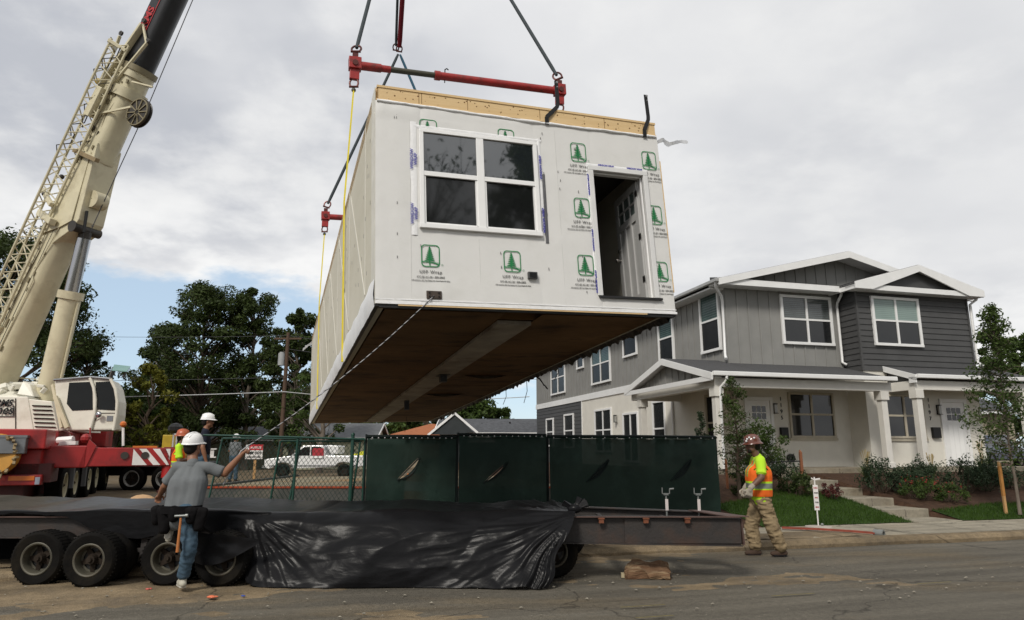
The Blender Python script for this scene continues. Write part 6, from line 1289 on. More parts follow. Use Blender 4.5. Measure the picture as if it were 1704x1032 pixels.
def person(label, J, cfg, group=None):
    """J holds joint positions in the world; returns the person's Empty.  One continuous body mesh, clothing over it"""
    s = cfg.get('s', 1.); org = Vector(cfg['base']); t = thing('person', org, label, 'person', group=group); sk = cfg['skin']; vox = cfg.get('vox', .0075)
    am_ = cfg.get('arm', 1.); dp_ = cfg.get('deep', 0.)
    f = Vector(J['face']); tf = Vector(J.get('tface', J['face'])).normalized()
    sl, sr, hl, hr = [Vector(J[k]) for k in ('shL', 'shR', 'hipL', 'hipR')]; neck = (sl + sr) / 2 + Vector((0, 0, .035 * s)); pel = (hl + hr) / 2; ch = pel.lerp(neck, .62); hd = Vector(J['head'])
    b = MB(); P = head(b, hd, f, J.get('up', (0, 0, 1)), s)
    caps(b, [(neck, hd - Vector(J.get('up', (0, 0, 1))) * .06 * s, .062 * s, .055 * s)])
    ax = (sr - sl).normalized()
    for k in (-1, 1): caps(b, [(pel + ax * k * .05 * s, ch + ax * k * .055 * s, .085 * s, .09 * s), (ch + ax * k * .05 * s, neck + ax * k * .03 * s - Vector((0, 0, .06 * s)), .085 * s, .06 * s)])
    for X in 'LR':
        S_, E_, W_ = Vector(J['sh' + X]), Vector(J['el' + X]), Vector(J['wr' + X]); H_, K_, A_ = Vector(J['hip' + X]), Vector(J['kn' + X]), Vector(J['an' + X])
        caps(b, [(neck - Vector((0, 0, .06)), S_ - Vector((0, 0, .015)), .045 * s, .048 * s), (S_ - Vector((0, 0, .01)), E_, .050 * s * am_, .044 * s * am_), (E_, E_.lerp(W_, .35), .044 * s * am_, .044 * s * am_), (E_.lerp(W_, .35), W_, .044 * s * am_, .029 * s * am_), (H_, K_, .085 * s, .056 * s), (K_, K_.lerp(A_, .35), .056 * s, .054 * s), (K_.lerp(A_, .35), A_, .054 * s, .036 * s)])
        if not cfg.get('gloves'): hand(b, W_, J.get('hd' + X, W_ - E_), J.get('hb' + X, (0, 0, 1)), s, J.get('grip' + X, .5), 1 if X == 'R' else -1)
    body = blob('body', b, vox, sk, t, org, 3)
    [MB().ball(P(x, .083, .008), .012 * s, 8).build('eye', eyem, body, org=org, smooth=60) for x in (-.031, .031)]
    caps(MB(), []); caps(lb__ := MB(), [(P(-.02, .094, -.056), P(.02, .094, -.056), .006 * s, .006 * s)]); lb__.build('mouth', lipm, body, org=org, smooth=60)
    hb_ = MB(); caps(hb_, [(P(0, -.03, .025), P(0, .0, .035), .089 * s, .082 * s), (P(0, -.05, -.02), P(0, -.045, .0), .07 * s, .078 * s)]); blob('hair', hb_, .009, hairm, body, org, 2, .002, 30)
    if cfg.get('beard'): caps(bb := MB(), [(P(-.03, .055, -.085), P(.03, .055, -.085), .036 * s, .036 * s), (P(.045, .02, -.05), P(.03, .05, -.08), .026 * s, .03 * s), (P(-.045, .02, -.05), P(-.03, .05, -.08), .026 * s, .03 * s)]); blob('beard', bb, .009, hairm, body, org, 2, .003, 30)
    hh = helmet(P, s, cfg['hat'], t, org, cfg.get('full', False))
    if cfg.get('stickers'):
        sb = MB()
        for (x, y, z) in cfg['stickers']: sb.ball(P(x, y, z), .019 * s, 8, (1, 1, .9))
        sb.build('sticker', sock, hh, org=org, smooth=60)
    # shirt
    b = MB(); w = cfg.get('girth', 1.)
    for k in (-1, 0, 1):
        if dp_: caps(b, [(pel + tf * dp_ * .7 + ax * k * .05 + Vector((0, 0, .09)), ch + tf * dp_ + ax * k * .07, .115 * s, .115 * s), (pel - tf * dp_ * .4 + ax * k * .05 + Vector((0, 0, .09)), ch - tf * dp_ * .7 + ax * k * .07, .115 * s, .115 * s), (ch - tf * dp_ * .6, neck - tf * .02 - Vector((0, 0, .06)), .11, .075)])
        fr = tf * .0; caps(b, [(pel + ax * k * .080 * s * w + Vector((0, 0, cfg.get('hem', 0.))), ch + ax * k * .095 * s, .115 * s * w, .122 * s), (ch + ax * k * .09 * s, neck + ax * k * .07 * s - Vector((0, 0, .06 * s)), .122 * s, .078 * s)])
    for X in 'LR':
        S_, E_ = Vector(J['sh' + X]), Vector(J['el' + X]); M_ = S_.lerp(E_, .68); caps(b, [(neck - Vector((0, 0, .045)) * s, S_, .066 * s, .068 * s), (S_, M_, .066 * s * am_, .064 * s * am_)])
        d = (E_ - S_).normalized(); b.tube([M_, M_ + d * .035], [.066 * s * am_, .070 * s * am_], 14)
    shm = cfg['shirt']; sh = blob('shirt', b, vox * 1.3, shm, t, org, 4, cfg.get('wrin', .008) * s, 6, (1, 1, .6))
    caps(cl_ := MB(), [(neck + Vector((0, 0, -.012)), neck + Vector((0, 0, .008)), .076 * s, .070 * s)]); blob('collar', cl_, .009, shm, sh, org, 1)
    # trousers
    b = MB(); lr = cfg.get('leg', 1.); caps(b, [(hl + Vector((0, 0, .04)), hr + Vector((0, 0, .04)), .118 * s, .118 * s), (hl, hr, .125 * s, .125 * s)])
    for X in 'LR':
        H_, K_, A_ = Vector(J['hip' + X]), Vector(J['kn' + X]), Vector(J['an' + X]); en = A_ + (K_ - A_).normalized() * .05
        caps(b, [(H_, K_, .112 * s, .082 * s * lr), (K_, K_.lerp(en, .5), .082 * s * lr, .080 * s * lr), (K_.lerp(en, .5), en, .080 * s * lr, .068 * s * lr), (en, en.lerp(K_, .06), .074 * s * lr, .072 * s * lr)])
    blob('trousers', b, vox * 1.3, cfg['trousers'], t, org, 3, cfg.get('crease', .008) * s, 8, (1, 1, 1.8))
    for X in 'LR':
        A_ = Vector(J['an' + X]); T_ = Vector(J['toe' + X]); d = (T_ - A_); d.z = 0; d.normalize(); so = Vector(J.get('sole' + X, (0, 0, -1))); base = A_ + so * .055 * s
        if 'sole' + X in J: d = Vector(J['toe' + X]).normalized()
        b = MB(); caps(b, [(base - d * .045 * s + -so * .0, base + d * .07 * s, .040 * s, .042 * s), (base + d * .06 * s + so * .005, base + d * .145 * s + so * .008, .044 * s, .034 * s), (A_, base, .047 * s, .045 * s), (A_ - so * .07, A_, .045 * s, .046 * s) if cfg['shoe'] is boot else (A_, base, .04, .04)])
        sh_ = blob('shoe', b, .009, cfg['shoe'], t, org, 3)
        caps(s2 := MB(), [(base - d * .05 * s + so * .036 * s, base + d * .14 * s + so * .034 * s, .0135, .0135)]); 
        for k in (-1, 1): sd_ = d.cross(so).normalized() * k * .026 * s; caps(s2, [(base - d * .05 * s + so * .036 * s + sd_ * .8, base + d * .13 * s + so * .034 * s + sd_, .0135, .0135)])
        blob('sole', s2, .008, cfg.get('solem', blackc), sh_, org, 1)
        if cfg.get('sock'): caps(k_ := MB(), [(A_ + Vector((0, 0, -.01)), A_ + Vector((0, 0, .06)), .044 * s, .047 * s)]); blob('sock', k_, .009, sock, t, org, 2)
    if cfg.get('vest'):
        b = MB()
        lo = pel + Vector((0, 0, cfg.get('vest_lo', .04)))
        for k in (-1, 0, 1):
            if dp_: caps(b, [(lo.lerp(ch, .1) + tf * dp_ * .9 + ax * k * .06, ch + tf * dp_ + ax * k * .07, .150 * s, .150 * s), (lo.lerp(ch, .1) - tf * dp_ * .4 + ax * k * .06, ch - tf * dp_ * .7 + ax * k * .07, .150 * s, .150 * s), (ch - tf * dp_ * .6, neck - tf * .02 - Vector((0, 0, .06)), .135, .095)])
            caps(b, [(lo.lerp(ch, .1) + ax * k * .088 * s, ch + ax * k * .10 * s, .132 * s, .136 * s), (ch + ax * k * .10 * s, neck + ax * k * .075 * s - Vector((0, 0, .065 * s)), .136 * s, .086 * s)])
        v = blob('safety_vest', b, vox * 1.3, vesto, t, org, 3, .005 * s, 6)
        # cut arm holes by removing the cloth near each shoulder's outside
        bm = bmesh.new(); bm.from_mesh(v.data); kill = []
        for fc in bm.faces:
            c = fc.calc_center_median() + org
            for S_ in (sl, sr):
                o2 = (S_ - (sl + sr) / 2).normalized(); 
                if (c - S_).dot(o2) > .0 * s and c.z > S_.z - .15 * s: kill.append(fc); break
            else:
                if (c - neck).length < .095 * s or c.z < lo.z + .0: kill.append(fc)
        bmesh.ops.delete(bm, geom=list(set(kill)), context='FACES'); bm.to_mesh(v.data); bm.free()
        zt, zb = neck.z - org.z, lo.z - org.z; hgt = zt - zb; ac = (ch - org)
        def band(c):
            k = (c.z - zb) / hgt; sd_ = abs((c - ac).dot(ax))
            for a in (.16,):
                if a < k < a + .22: return 1 if a + .045 < k < a + .175 else 2
            if k > .5 and .055 * s < sd_ < .115 * s: return 1 if .068 * s < sd_ < .10 * s else 2
            return 0
        paint(v, [silver, lime], band)
    return t, P
def X_(x, y, Y): return sight(x, y, Y)
# worker with the guide rope, seen from behind, one knee on the trailer
JL = dict(face=(.25, 1, .12), tface=(.1, 1, 0), up=(.02, -.12, 1), head=X_(321, 743, 8.35), shL=X_(295, 778, 8.30), shR=X_(345, 777, 8.32), elL=X_(275, 808, 8.38), wrL=X_(266, 824, 8.62), elR=X_(374, 788, 8.36), wrR=X_(401, 758, 8.32),
          hipL=X_(291, 858, 8.20), hipR=X_(312, 858, 8.18), knL=X_(280, 866, 8.62), anL=X_(288, 876, 8.28), knR=X_(316, 912, 8.14), anR=X_(304, 962, 8.22), toeR=X_(296, 975, 8.4), toeL=Vector((0, -.15, -1)), soleL=Vector((0, -1, .15)), hdR=(.5, 0, .55), hbR=(-.5, -.3, .6), gripR=1.1, hbL=(0, 0, 1), gripL=.7)
wl_, PL = person('worker in grey t-shirt and white hard hat pulling the guide rope with a raised arm', JL, dict(base=(-3.8, 8.25, 0), skin=skin_a, hat=whiteh, shirt=shirt_g, trousers=jeans, shoe=shoe, sock=True, hem=-.045, solem=mat('sole_pale', (.4, .38, .33), .8), leg=.92, girth=1.02))
OL = Vector((-3.8, 8.25, 0)); bl = MB(); w0 = X_(301, 846, 8.18)
bl.ring(w0, (0, 0, 1), [(.205, -.05), (.235, -.05), (.235, .035), (.205, .035)], 30); o = bl.build('tool_belt', leather, wl_, org=OL, smooth=50); o.scale = (1, .78, 1); o.location = (0, (w0.y - OL.y) * .22, 0)
for (x, y, Y, sx, sz_) in ((273, 866, 8.07, .105, .15), (329, 864, 8.07, .105, .13), (259, 858, 8.12, .05, .10), (316, 858, 8.03, .07, .08), (287, 856, 8.02, .07, .07)):
    c = X_(x, y, Y); b = MB(); caps(b, [(c + Vector((-sx * .7, .02, sz_ * .8)), c + Vector((sx * .7, .02, sz_ * .8)), .028, .028), (c + Vector((-sx * .65, .02, sz_ * .7)), c + Vector((-sx * .2, .03, -sz_ * .8)), .036, .036), (c + Vector((sx * .65, .02, sz_ * .7)), c + Vector((sx * .2, .03, -sz_ * .8)), .036, .036), (c + Vector((0, .02, sz_ * .6)), c + Vector((0, .02, -sz_ * .7)), .055, .045)]); po_ = blob('pouch', b, .014, leather, wl_, OL, 6, .004, 9)
hm = MB(); a_, b_ = X_(301, 862, 7.98), X_(295, 919, 7.99); hm.tube([a_, a_.lerp(b_, .4), b_], [.013, .015, .019], 8); hm.build('hammer_handle', mat('orange_handle', (.42, .15, .04), .5), wl_, org=OL, smooth=50)
hm = MB(); hm.tube([X_(291, 859, 7.98), X_(312, 858, 7.98)], .014, 8).tube([X_(309, 858, 7.98), X_(313, 858, 7.98)], .02, 10); hm.build('hammer_head', galv, wl_, org=OL, smooth=50)
# guide rope
rp0, rp1 = X_(413, 742, 8.3), mod(.78, -.035, .13); rope = thing('guide_rope', rp0, 'black and white twisted rope stretched from the worker hand up to the hanging module', 'rope')
N_ = 420; cp_ = [rp0.lerp(rp1, i / N_) - Vector((0, 0, .10 * 4 * (i / N_) * (1 - i / N_))) for i in range(N_ + 1)]
MB().tube(cp_[::10], .0062, 7).build('core', mat('rope_white', (.36, .36, .37), .9), rope, org=rp0, smooth=60)
dr_ = (rp1 - rp0).normalized(); ra = dr_.cross(Vector((0, 0, 1))).normalized(); rb = dr_.cross(ra)
hx_ = [p + ra * math.cos(i * .42) * .0045 + rb * math.sin(i * .42) * .0045 for i, p in enumerate(cp_)]; MB().tube(hx_, .0052, 5).build('dark_strand', blackc, rope, org=rp0, smooth=60)
tl = [rp0, rp0 + Vector((-.08, 0, -.06)), rp0 + Vector((-.2, .05, -.28)), rp0 + Vector((-.3, .1, -.45))]; MB().tube(tl, .008, 6).build('rope_tail', MATS['rope_white'], rope, org=rp0, smooth=60)
# worker walking on the right
JR = dict(face=(-1, .12, -.08), tface=(-.93, .3, 0), up=(-.03, 0, 1), head=X_(1252, 741, 10.95), shL=X_(1265, 766, 10.78), shR=X_(1257, 765, 11.14), elL=X_(1267, 795, 10.66), wrL=X_(1249, 812, 10.62), elR=X_(1250, 795, 11.3), wrR=X_(1240, 812, 11.25),
          hipL=X_(1270, 834, 10.87), hipR=X_(1262, 833, 11.03), knL=X_(1285, 876, 10.82), anL=X_(1301, 914, 10.85), knR=X_(1250, 876, 11.06), anR=X_(1258, 913, 11.04), toeL=X_(1275, 920, 10.85), toeR=X_(1225, 918, 11.04), hdL=(-.25, 0, -1), hbL=(0, -1, 0), gripL=.75)
wr_, PR = person('worker in orange safety vest, lime shirt and khaki trousers walking on the road', JR, dict(base=(3.86, 10.93, 0), skin=skin_b, hat=brownh, full=True, beard=True, shirt=lime, trousers=khaki, shoe=boot, vest=True, gloves=True, leg=1.22, crease=.017, girth=1.0, hem=.02, arm=1.12, deep=.045, vest_lo=.075, stickers=[(-.09, .05, .12), (-.085, .085, .10), (-.1, -.02, .11), (-.08, .1, .07)]))
for X in 'LR':
    b = MB(); W_ = Vector(JR['wr' + X]); E_ = Vector(JR['el' + X]); d = (W_ - E_).normalized(); caps(b, [(W_ - d * .05, W_, .04, .04)]); hand(b, W_, (-.3, 0, -1), (0, -1, 0) if X == 'L' else (0, 1, 0), 1.28, .7, -1 if X == 'L' else 1); blob('work_glove', b, .008, glovem, wr_, (3.86, 10.93, 0), 2, .003, 25)
# people in the background
def standing(label, base, H_, ang, cfg, pose='down', group=None):
    s = H_ / 1.80; c, s_ = math.cos(ang), math.sin(ang); B = Vector(base)
    def W_(x, y, z): return B + Vector((x * c - y * s_, x * s_ + y * c, z)) * s     # local: +y forward
    J = dict(face=W_(0, 1, 0) - B, head=W_(0, .03, 1.66), shL=W_(-.19, 0, 1.44), shR=W_(.19, 0, 1.44), hipL=W_(-.09, 0, .93), hipR=W_(.09, 0, .93), knL=W_(-.11, .03, .50), knR=W_(.12, .0, .50), anL=W_(-.13, -.03, .09), anR=W_(.14, 0, .09), toeL=W_(-.16, .1, .05), toeR=W_(.18, .12, .05))
    if pose == 'fold': J.update(elL=W_(-.27, .05, 1.16), elR=W_(.27, .05, 1.16), wrL=W_(-.02, .22, 1.14), wrR=W_(.04, .24, 1.20))
    elif pose == 'front': J.update(elL=W_(-.27, .02, 1.16), elR=W_(.27, .02, 1.16), wrL=W_(-.12, .24, 1.12), wrR=W_(.12, .26, 1.15))
    else: J.update(elL=W_(-.27, -.03, 1.15), elR=W_(.27, -.03, 1.15), wrL=W_(-.26, .05, .90), wrR=W_(.26, .05, .90))
    cfg = dict(cfg); cfg['base'] = base; cfg['s'] = s; cfg['vox'] = .011; return person(label, J, cfg, group)
p = sight(303, 716, 16.2); standing('worker in yellow shirt, orange vest and orange hard hat behind the crane outrigger', (p.x, 16.2, .08), p.z - .08, R(-75), dict(skin=skin_b, hat=orangeh, full=True, shirt=lime, trousers=blackc, shoe=boot, vest=True), 'fold')
p = sight(341, 687, 14.1); standing('worker in black shirt and white hard hat standing on the dirt heap facing right', (p.x, 14.2, .47), p.z - .50, R(-65), dict(skin=skin_a, hat=whiteh, shirt=navy, trousers=jeans, shoe=boot, beard=False), 'down')
p = sight(393, 723, 26.5); standing('distant worker in grey shirt and jeans at the notice board', (p.x, 26.5, .42), p.z - .42, R(-20), dict(skin=skin_a, hat=whiteh, shirt=shirt_g, trousers=jeans, shoe=boot), 'front')
# ================================================================ trees and plants
bark = mat('bark', (.075, .055, .04), .95, var=.3, vscale=8, stretch=(1, 1, .3), bump=1, bscale=20); barkp = mat('pale_bark', (.15, .125, .10), .95, var=.3, vscale=8, stretch=(1, 1, .3), bump=.8, bscale=20)
lf_dark = leafmat('leaf_dark', (.026, .041, .012), (.058, .080, .023)); lf_mid = leafmat('leaf_mid', (.032, .056, .013), (.07, .105, .026)); lf_yel = leafmat('leaf_yellow', (.07, .085, .012), (.14, .13, .02)); lf_pine = leafmat('leaf_pine', (.012, .026, .012), (.028, .048, .018)); lf_blue = leafmat('leaf_grey_green', (.025, .042, .022), (.05, .075, .04)); lf_red = leafmat('leaf_red', (.07, .015, .018), (.12, .04, .03)); fl_red = mat('flower_red', (.30, .015, .012), .6, var=.2)
def leaves(centres, radii, per, size, rs, flat=.75, droop=0.):
    """leaf quads spread through clumps; returns vertex and face arrays"""
    n = sum(per); C_ = np.repeat(np.array(centres), per, axis=0); Rr = np.repeat(np.array(radii), per)
    d = rs.normal(size=(n, 3)); d /= np.linalg.norm(d, axis=1)[:, None]; r = Rr * rs.uniform(.25, 1.08, n) ** .6
    p = C_ + d * r[:, None] * np.array([1, 1, flat]); p[:, 2] -= droop * rs.uniform(0, 1, n) ** 2
    nn = d * .5 + rs.normal(size=(n, 3)) * .7 + np.array([0, 0, .5]); nn /= np.linalg.norm(nn, axis=1)[:, None]
    t = rs.normal(size=(n, 3)); t -= nn * (t * nn).sum(1)[:, None]; t /= np.linalg.norm(t, axis=1)[:, None]; b = np.cross(nn, t)
    s = size * rs.uniform(.55, 1.35, n)[:, None]; L1 = t * s; W1 = b * s * .42
    V_ = np.empty((n, 4, 3)); V_[:, 0] = p - L1; V_[:, 1] = p + W1 - L1 * .1; V_[:, 2] = p + L1; V_[:, 3] = p - W1 - L1 * .1
    return V_.reshape(-1, 3)
def quads(name, V_, m, parent=None, org=(0, 0, 0)):
    n = len(V_) // 4; me = bpy.data.meshes.new(name); me.vertices.add(n * 4); me.vertices.foreach_set('co', (V_ - np.array(org)).astype('f4').ravel())
    me.loops.add(n * 4); me.loops.foreach_set('vertex_index', np.arange(n * 4, dtype='i4')); me.polygons.add(n); me.polygons.foreach_set('loop_start', np.arange(0, n * 4, 4, dtype='i4')); me.polygons.foreach_set('loop_total', np.full(n, 4, 'i4'))
    me.update(calc_edges=True); me.materials.append(m); o = bpy.data.objects.new(name, me); SC.collection.objects.link(o); o.parent = parent; return o
def tree(name, loc, label, H_, cw, cb, seed, m, bk, nclump=46, per=190, size=.17, tr_=.25, lean=0., shape='oak', group=None, droop=.1, rz=0., gap=1., cat='tree'):
    rs = np.random.RandomState(seed); rn = random.Random(seed); t = thing(name, loc, label, cat, rz, group=group); b = MB(); cen, rad = [], []
    top = Vector((lean, 0, H_ * (.8 if shape != 'pine' else .98))); k0 = Vector((0, 0, -.2)); kn = [k0]
    for i in range(1, 7): f_ = i / 6; kn.append(Vector((lean * f_ ** 1.5 + .25 * tr_ * rn.uniform(-1, 1) * 3 * (f_ > .2), .25 * tr_ * rn.uniform(-1, 1) * 3 * (f_ > .2), top.z * f_)))
    b.tube(kn, [tr_ * (1.15 if i == 0 else 1 - .13 * i) for i in range(7)], 9)
    def on_trunk(z):
        for p, q in zip(kn, kn[1:]):
            if p.z <= z <= q.z: return p.lerp(q, (z - p.z) / (q.z - p.z))
        return kn[-1]
    for i in range(nclump):
        if shape == 'pine': f_ = (i + rn.random()) / nclump; z = cb + (H_ - cb) * f_; rr_ = cw / 2 * (1 - f_) ** .75 * rn.uniform(.3, 1); cr_ = .28 * cw / 2 * (1.15 - f_ * .75)
        elif shape == 'col': f_ = (i + rn.random()) / nclump; z = cb + (H_ - cb) * f_; rr_ = cw / 2 * (math.sin(math.pi * min(1, .12 + f_ * .86)) ** .7) * rn.uniform(.1, .95) * (1 - .5 * f_); cr_ = cw * .15 * (1.1 - .6 * f_)
        else:
            f_ = rn.random() ** .8; z = cb + (H_ - cb) * f_; env = math.sin(math.pi * (.16 + .80 * f_)) ** .6; rr_ = cw / 2 * env * rn.random() ** .45; cr_ = cw * .105 * rn.uniform(.6, 1.3)
        a = rn.uniform(0, 6.283); irr = 1 + .28 * noise.noise(Vector((math.cos(a) * 1.5 + seed, math.sin(a) * 1.5, z * .35))); rr_ *= irr
        ctr = on_trunk(z) * (1 if shape != 'oak' else .7); ctr = Vector((ctr.x, ctr.y, 0)); c = ctr + Vector((math.cos(a) * rr_, math.sin(a) * rr_, z)); cen.append(tuple(c)); rad.append(cr_)
        st_ = on_trunk(max(cb * .75, z - rr_ * (.75 if shape == 'oak' else .2) - .3 * (shape == 'oak'))); md = st_.lerp(c, .55) + Vector((0, 0, .12 * rr_)) + Vector((rn.uniform(-1, 1), rn.uniform(-1, 1), rn.uniform(-1, 1))) * rr_ * .08
        r0 = max(.012, tr_ * .42 * (1 - .6 * f_)); b.tube([st_, md, c], [r0, r0 * .55, r0 * .2], 5)
        for _ in range(3): e = c + Vector((rn.uniform(-1, 1), rn.uniform(-1, 1), rn.uniform(-.5, 1))) * cr_; b.tube([md.lerp(c, .5), e], [r0 * .3, r0 * .08], 4, cap=False)
    b.build('trunk', bk, t, smooth=50, fix=False)
    pc = [max(8, int(per * rn.uniform(.5, 1.5) * gap)) for _ in cen]; quads('crown', leaves(cen, rad, pc, size, rs, droop=droop), m, t); return t
def at_px(x, y, Y, z=0.): p = sight(x, y, Y); return (p.x, p.y, z)
# tall trees beyond the plot (left to right)
def ptree(name, x, ytop, Y, wpx, label, seed, m, **k):
    """tree whose top is seen at (x, ytop) at distance Y"""
    p = sight(x, ytop, Y); return tree(name, (p.x, Y, 0), label, p.z, wpx / 1136 * Y * 1.02, k.pop('cb', p.z * .22), seed, m, k.pop('bk', bark), **k)
ptree('broadleaf_tree', 20, 398, 40, 300, 'tall dark tree behind the crane boom at the left edge', 1, lf_dark, nclump=95, per=345, size=0.136, tr_=.3)
ptree('broadleaf_tree', 118, 462, 43, 120, 'loose dark tree showing right of the crane ram', 2, lf_dark, nclump=44, per=225, size=0.120, droop=.3)
ptree('pine_tree', 148, 572, 48, 66, 'small bushy pine against the blue sky above the crane cab', 3, lf_pine, nclump=34, per=225, size=0.112, cb=3.5, shape='oak')
ptree('broadleaf_tree', 205, 645, 46, 130, 'low olive tree right behind the crane cab', 4, lf_mid, nclump=40, per=210, size=0.160, cb=.6)
ptree('broadleaf_tree', 256, 612, 44, 105, 'yellowing low tree left of the tallest dark tree', 5, lf_yel, nclump=34, per=180, size=0.144, cb=.8)
ptree('broadleaf_tree', 283, 548, 54, 130, 'dark spreading tree, left one of the tall middle pair', 6, lf_dark, nclump=75, per=285, size=0.136, cb=1.2, tr_=.28, bk=barkp)
ptree('broadleaf_tree', 352, 479, 52, 165, 'tallest dark tree in the middle, with pale branching trunks', 7, lf_dark, nclump=125, per=285, size=0.136, cb=2.0, tr_=.26, bk=bark)
ptree('broadleaf_tree', 428, 484, 53, 115, 'dark tree left of the wooden utility pole', 8, lf_dark, nclump=80, per=255, size=0.136, cb=2, bk=barkp)
ptree('broadleaf_tree', 500, 515, 50, 105, 'dark tree between the utility pole and the module', 9, lf_dark, nclump=80, per=270, size=0.136, cb=2, bk=barkp)
ptree('broadleaf_tree', 540, 610, 46, 130, 'sparse low tree under the left end of the hanging module', 10, lf_mid, nclump=30, per=135, size=0.112, cb=.8, bk=barkp)
for i, (x, y, w, s_) in enumerate([(225, 655, 150, 20), (325, 630, 170, 21), (425, 640, 160, 22), (510, 650, 150, 23), (640, 668, 150, 24), (715, 655, 150, 25), (790, 668, 110, 26), (835, 678, 60, 27)]):
    ptree('broadleaf_tree', x, y, 66 + i, w, ['dense low tree in the dark row behind the crane cab', 'dense low tree in the dark row under the tall middle pair', 'dense low tree in the dark row by the utility pole', 'dense low tree behind the pale grey roofed bungalow', 'green tree rising behind the orange roof, left side', 'green tree rising behind the orange roof, under the module', 'round green tree above the left half of the garage', 'small green tree above the right half of the garage'][i], s_, lf_dark if i < 4 else lf_mid, nclump=46, per=150, size=.26, cb=.8)
tag(quads('far_wood', leaves([(x, 82 + (x % 7), 2.2 + 1.2 * math.sin(x * .37)) for x in np.arange(-70, 8, 1.3)], [2.6] * 60, [420] * 60, .34, np.random.RandomState(5)), lf_dark), 'dark far-off wood closing the view behind the plot', 'wood', kind='stuff')
ptree('broadleaf_tree', 1652, 546, 46, 90, 'round green tree behind the right end of the duplex', 31, lf_mid, nclump=60, per=255, size=0.160, cb=1); ptree('broadleaf_tree', 1722, 560, 40, 120, 'green tree at the far right edge behind the young tree', 32, lf_mid, nclump=50, per=255, size=0.144, cb=1)
# young street trees
pt = uv(14.85, 12.2, .40); tree('young_tree', tuple(pt), 'young slender tree at the right edge in front of the duplex porch', 4.5, 2.0, 1.05, 41, lf_mid, barkp, nclump=125, per=48, size=0.043, tr_=.034, shape='col', droop=.05)
pt = uv(9.05, 14.0, .42); tree('young_tree', tuple(pt), 'small young tree with narrow crown between the privacy screen and the walking worker', 2.8, 1.5, .75, 42, lf_mid, bark, nclump=66, per=39, size=0.034, tr_=.05, shape='col', droop=.05)
pt = uv(9.75, 14.2, .42); tree('bushy_sapling', tuple(pt), 'low spreading sapling just behind the walking worker', 1.75, 1.7, .9, 43, lf_mid, bark, nclump=34, per=90, size=0.037, tr_=.03, droop=.05)
pt = uv(8.45, 14.5, .3); tree('bushy_sapling', tuple(pt), 'pale airy sapling at the end of the privacy screen', 2.2, .8, .3, 44, lf_blue, barkp, nclump=34, per=51, size=0.033, tr_=.025, shape='col')
# trees across the street behind the camera: they show in the windows' reflections
tree('street_tree', (13.0, -2.2, 0), 'large leafy tree across the street mirrored in the module window', 18.5, 9.5, 4.5, 51, lf_dark, bark, nclump=110, per=170, size=.2, tr_=.3)
tree('bare_tree', (8.2, -6.5, 0), 'nearly bare tree across the street mirrored in the module window', 16, 9, 3.5, 52, lf_dark, bark, nclump=90, per=8, size=.15, tr_=.28)
def shrub(name, u, v, label, H_, w, seed, m, n=26, per=46, size=.035, fl=None, group=None, upright=False):
    rs = np.random.RandomState(seed); rn = random.Random(seed); z = yard_h(u, v); loc = uv(u, v, z); t = thing(name, loc, label, 'shrub', group=group); b = MB(); cen, rad = [], []
    for i in range(n):
        a = rn.uniform(0, 6.28); r_ = w / 2 * rn.random() ** .5; f_ = rn.uniform(.25, 1) * (1 - .35 * (r_ / (w / 2)) ** 2); c = Vector((math.cos(a) * r_, math.sin(a) * r_, H_ * f_)); cen.append(tuple(c)); rad.append(w * .13 * rn.uniform(.6, 1.2)); b.tube([(c.x * .3, c.y * .3, 0), c], [.008, .003], 4, cap=False)
        if upright: cen[-1] = tuple(c); 
    b.build('stems', bark, t, fix=False); quads('foliage', leaves(cen, rad, [per] * n, size, rs, flat=1.5 if upright else .9), m, t)
    if fl: quads('blossom', leaves([c for c in cen if rn.random() < .6], [r_ * 1.15 for r_ in rad][:0] or [w * .17] * 0 or [w * .15] * sum(1 for _ in range(0)) , [], .02, rs), fl, t) if 0 else None
    return t
for i in range(17):
    u = 12.05 + .0 * i + i * .62; v = 15.9 + .35 * math.sin(i * 2.1) if u < 13.2 else 14.55 + .35 * math.sin(i * 1.7); 
    if u < 13.1: u -= .8; v = 16.2
    shrub('shrub', u, v, 'grey green upright shrub in the bed in front of the porches', .72 + .18 * math.sin(i * 1.3), .95, 60 + i, lf_blue, n=34, per=60, size=.032, group='grey green shrubs in the front bed', upright=True)
for i, (u, v, h_, w_) in enumerate([(13.75, 13.75, .52, .9), (14.4, 13.5, .42, .7)]):
    sh_ = shrub('flowering_shrub', u, v, ['low rose bush covered in red flowers beside the concrete steps', 'smaller red flowering bush on the right of the rose bush'][i], h_, w_, 90 + i, lf_mid, n=30, per=50, size=.028)
    rs = np.random.RandomState(i); rn = random.Random(i); cc = []
    for k in range(38 if i == 0 else 14): a = rn.uniform(0, 6.28); r_ = w_ / 2 * rn.random() ** .5; cc.append((math.cos(a) * r_, math.sin(a) * r_, h_ * rn.uniform(.55, 1.08)))
    quads('blossom', leaves(cc, [.025] * len(cc), [5] * len(cc), .016, rs), fl_red, sh_)
shrub('barberry_shrub', 11.45, 13.9, 'small dark red barberry shrub left of the concrete steps', .42, .55, 95, lf_red, n=22, per=50, size=.022); shrub('shrub', 10.75, 14.3, 'glossy dark green shrub left of the barberry', .55, .8, 96, lf_dark, n=24, per=50, size=.04); shrub('shrub', 9.9, 14.9, 'low dark shrub behind the walking worker', .5, .9, 97, lf_dark, n=22, per=50, size=.04); shrub('shrub', 9.4, 14.2, 'low dark shrub at the foot of the small young tree', .35, .8, 98, lf_dark, n=22, per=40, size=.035)
strawm = mat('straw', (.34, .26, .12), .8, var=.3); greenb = mat('reed_green', (.05, .08, .02), .8)
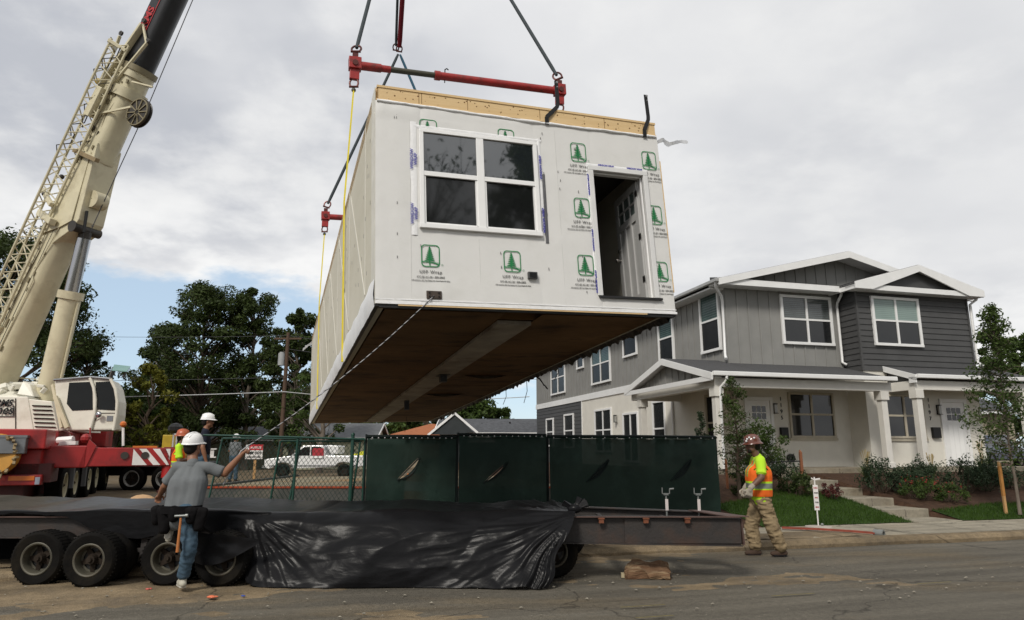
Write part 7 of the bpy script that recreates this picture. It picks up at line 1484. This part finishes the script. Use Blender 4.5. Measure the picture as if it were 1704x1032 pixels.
for i, (u, v, h_) in enumerate([(13.35, 14.9, .85), (17.9, 15.6, .95), (15.9, 15.4, .7), (10.3, 15.2, .8), (20.4, 15.6, .85)]):
    z = yard_h(u, v); t = thing('ornamental_grass', uv(u, v, z), ['tuft of tall grass with straw plumes at the head of the steps', 'tuft of tall grass with straw plumes under the right porch post', 'tuft of tall grass with straw plumes between the two porches', 'tuft of tall grass behind the walking worker', 'tuft of tall grass with straw plumes in front of the right door'][i], 'grass'); rn = random.Random(i); b = MB(); c = MB()
    for k in range(120): a = rn.uniform(0, 6.28); l_ = rn.uniform(.1, .28); hh_ = h_ * rn.uniform(.5, .8); b.tube([(0, 0, 0), (math.cos(a) * l_ * .4, math.sin(a) * l_ * .4, hh_ * .7), (math.cos(a) * l_, math.sin(a) * l_, hh_)], [.004, .004, .001], 3, cap=False)
    for k in range(16): a = rn.uniform(0, 6.28); l_ = rn.uniform(.03, .14); c.tube([(0, 0, .1), (math.cos(a) * l_ * .5, math.sin(a) * l_ * .5, h_ * .75), (math.cos(a) * l_, math.sin(a) * l_, h_ * rn.uniform(.95, 1.15))], [.003, .004, .008], 4, cap=False)
    b.build('blades', greenb, t, fix=False); c.build('plumes', strawm, t, fix=False)

# ================================================================ pieces of one name that do not touch become parts of their own
def split_pieces(names):
    for o in [x for x in SC.objects if x.type == 'MESH' and x.name.split('.')[0] in names]:
        me = o.data; bm = bmesh.new(); bm.from_mesh(me); bm.verts.ensure_lookup_table(); seen = [-1] * len(bm.verts); isl = []
        for v in bm.verts:
            if seen[v.index] >= 0: continue
            st = [v]; seen[v.index] = len(isl); cur = []
            while st:
                a = st.pop(); cur.append(a.index)
                for e in a.link_edges:
                    b = e.other_vert(a)
                    if seen[b.index] < 0: seen[b.index] = len(isl); st.append(b)
            isl.append(cur)
        bm.free(); bb = []
        for c in isl:
            P = [me.vertices[i].co for i in c]; bb.append(([min(p[k] for p in P) - .008 for k in range(3)], [max(p[k] for p in P) + .008 for k in range(3)]))
        par = list(range(len(isl)))
        def fd(i):
            while par[i] != i: i = par[i]
            return i
        for i in range(len(isl)):
            for j in range(i):
                if all(bb[i][0][k] <= bb[j][1][k] and bb[j][0][k] <= bb[i][1][k] for k in range(3)): par[fd(i)] = fd(j)
        roots = sorted({fd(i) for i in range(len(isl))})
        if len(roots) < 2 or len(roots) > 60: continue
        where = {}
        for i, c in enumerate(isl):
            for v in c: where[v] = fd(i)
        first = True; src = me.copy()
        for r in roots:
            m2 = src.copy(); b2 = bmesh.new(); b2.from_mesh(m2); b2.verts.ensure_lookup_table()
            bmesh.ops.delete(b2, geom=[v for v in b2.verts if where[v.index] != r], context='VERTS'); b2.to_mesh(m2); b2.free(); m2.name = o.name.split('.')[0]
            if first: o.data = m2; first = False
            else: q = o.copy(); q.data = m2; SC.collection.objects.link(q)
split_pieces({'boom_fitting', 'bolt', 'boom_collar', 'cable_tie', 'corner_board', 'cross_member', 'deck_housing', 'drum_chain', 'fender_strap', 'hatch_arm', 'headlight', 'sticker', 'hydraulic_hose', 'post_capital', 'rake_board', 'reel_bracket', 'sagging_paper', 'strap_bolt', 'taped_seam', 'vent_pipe', 'window_apron', 'locking_pin'})
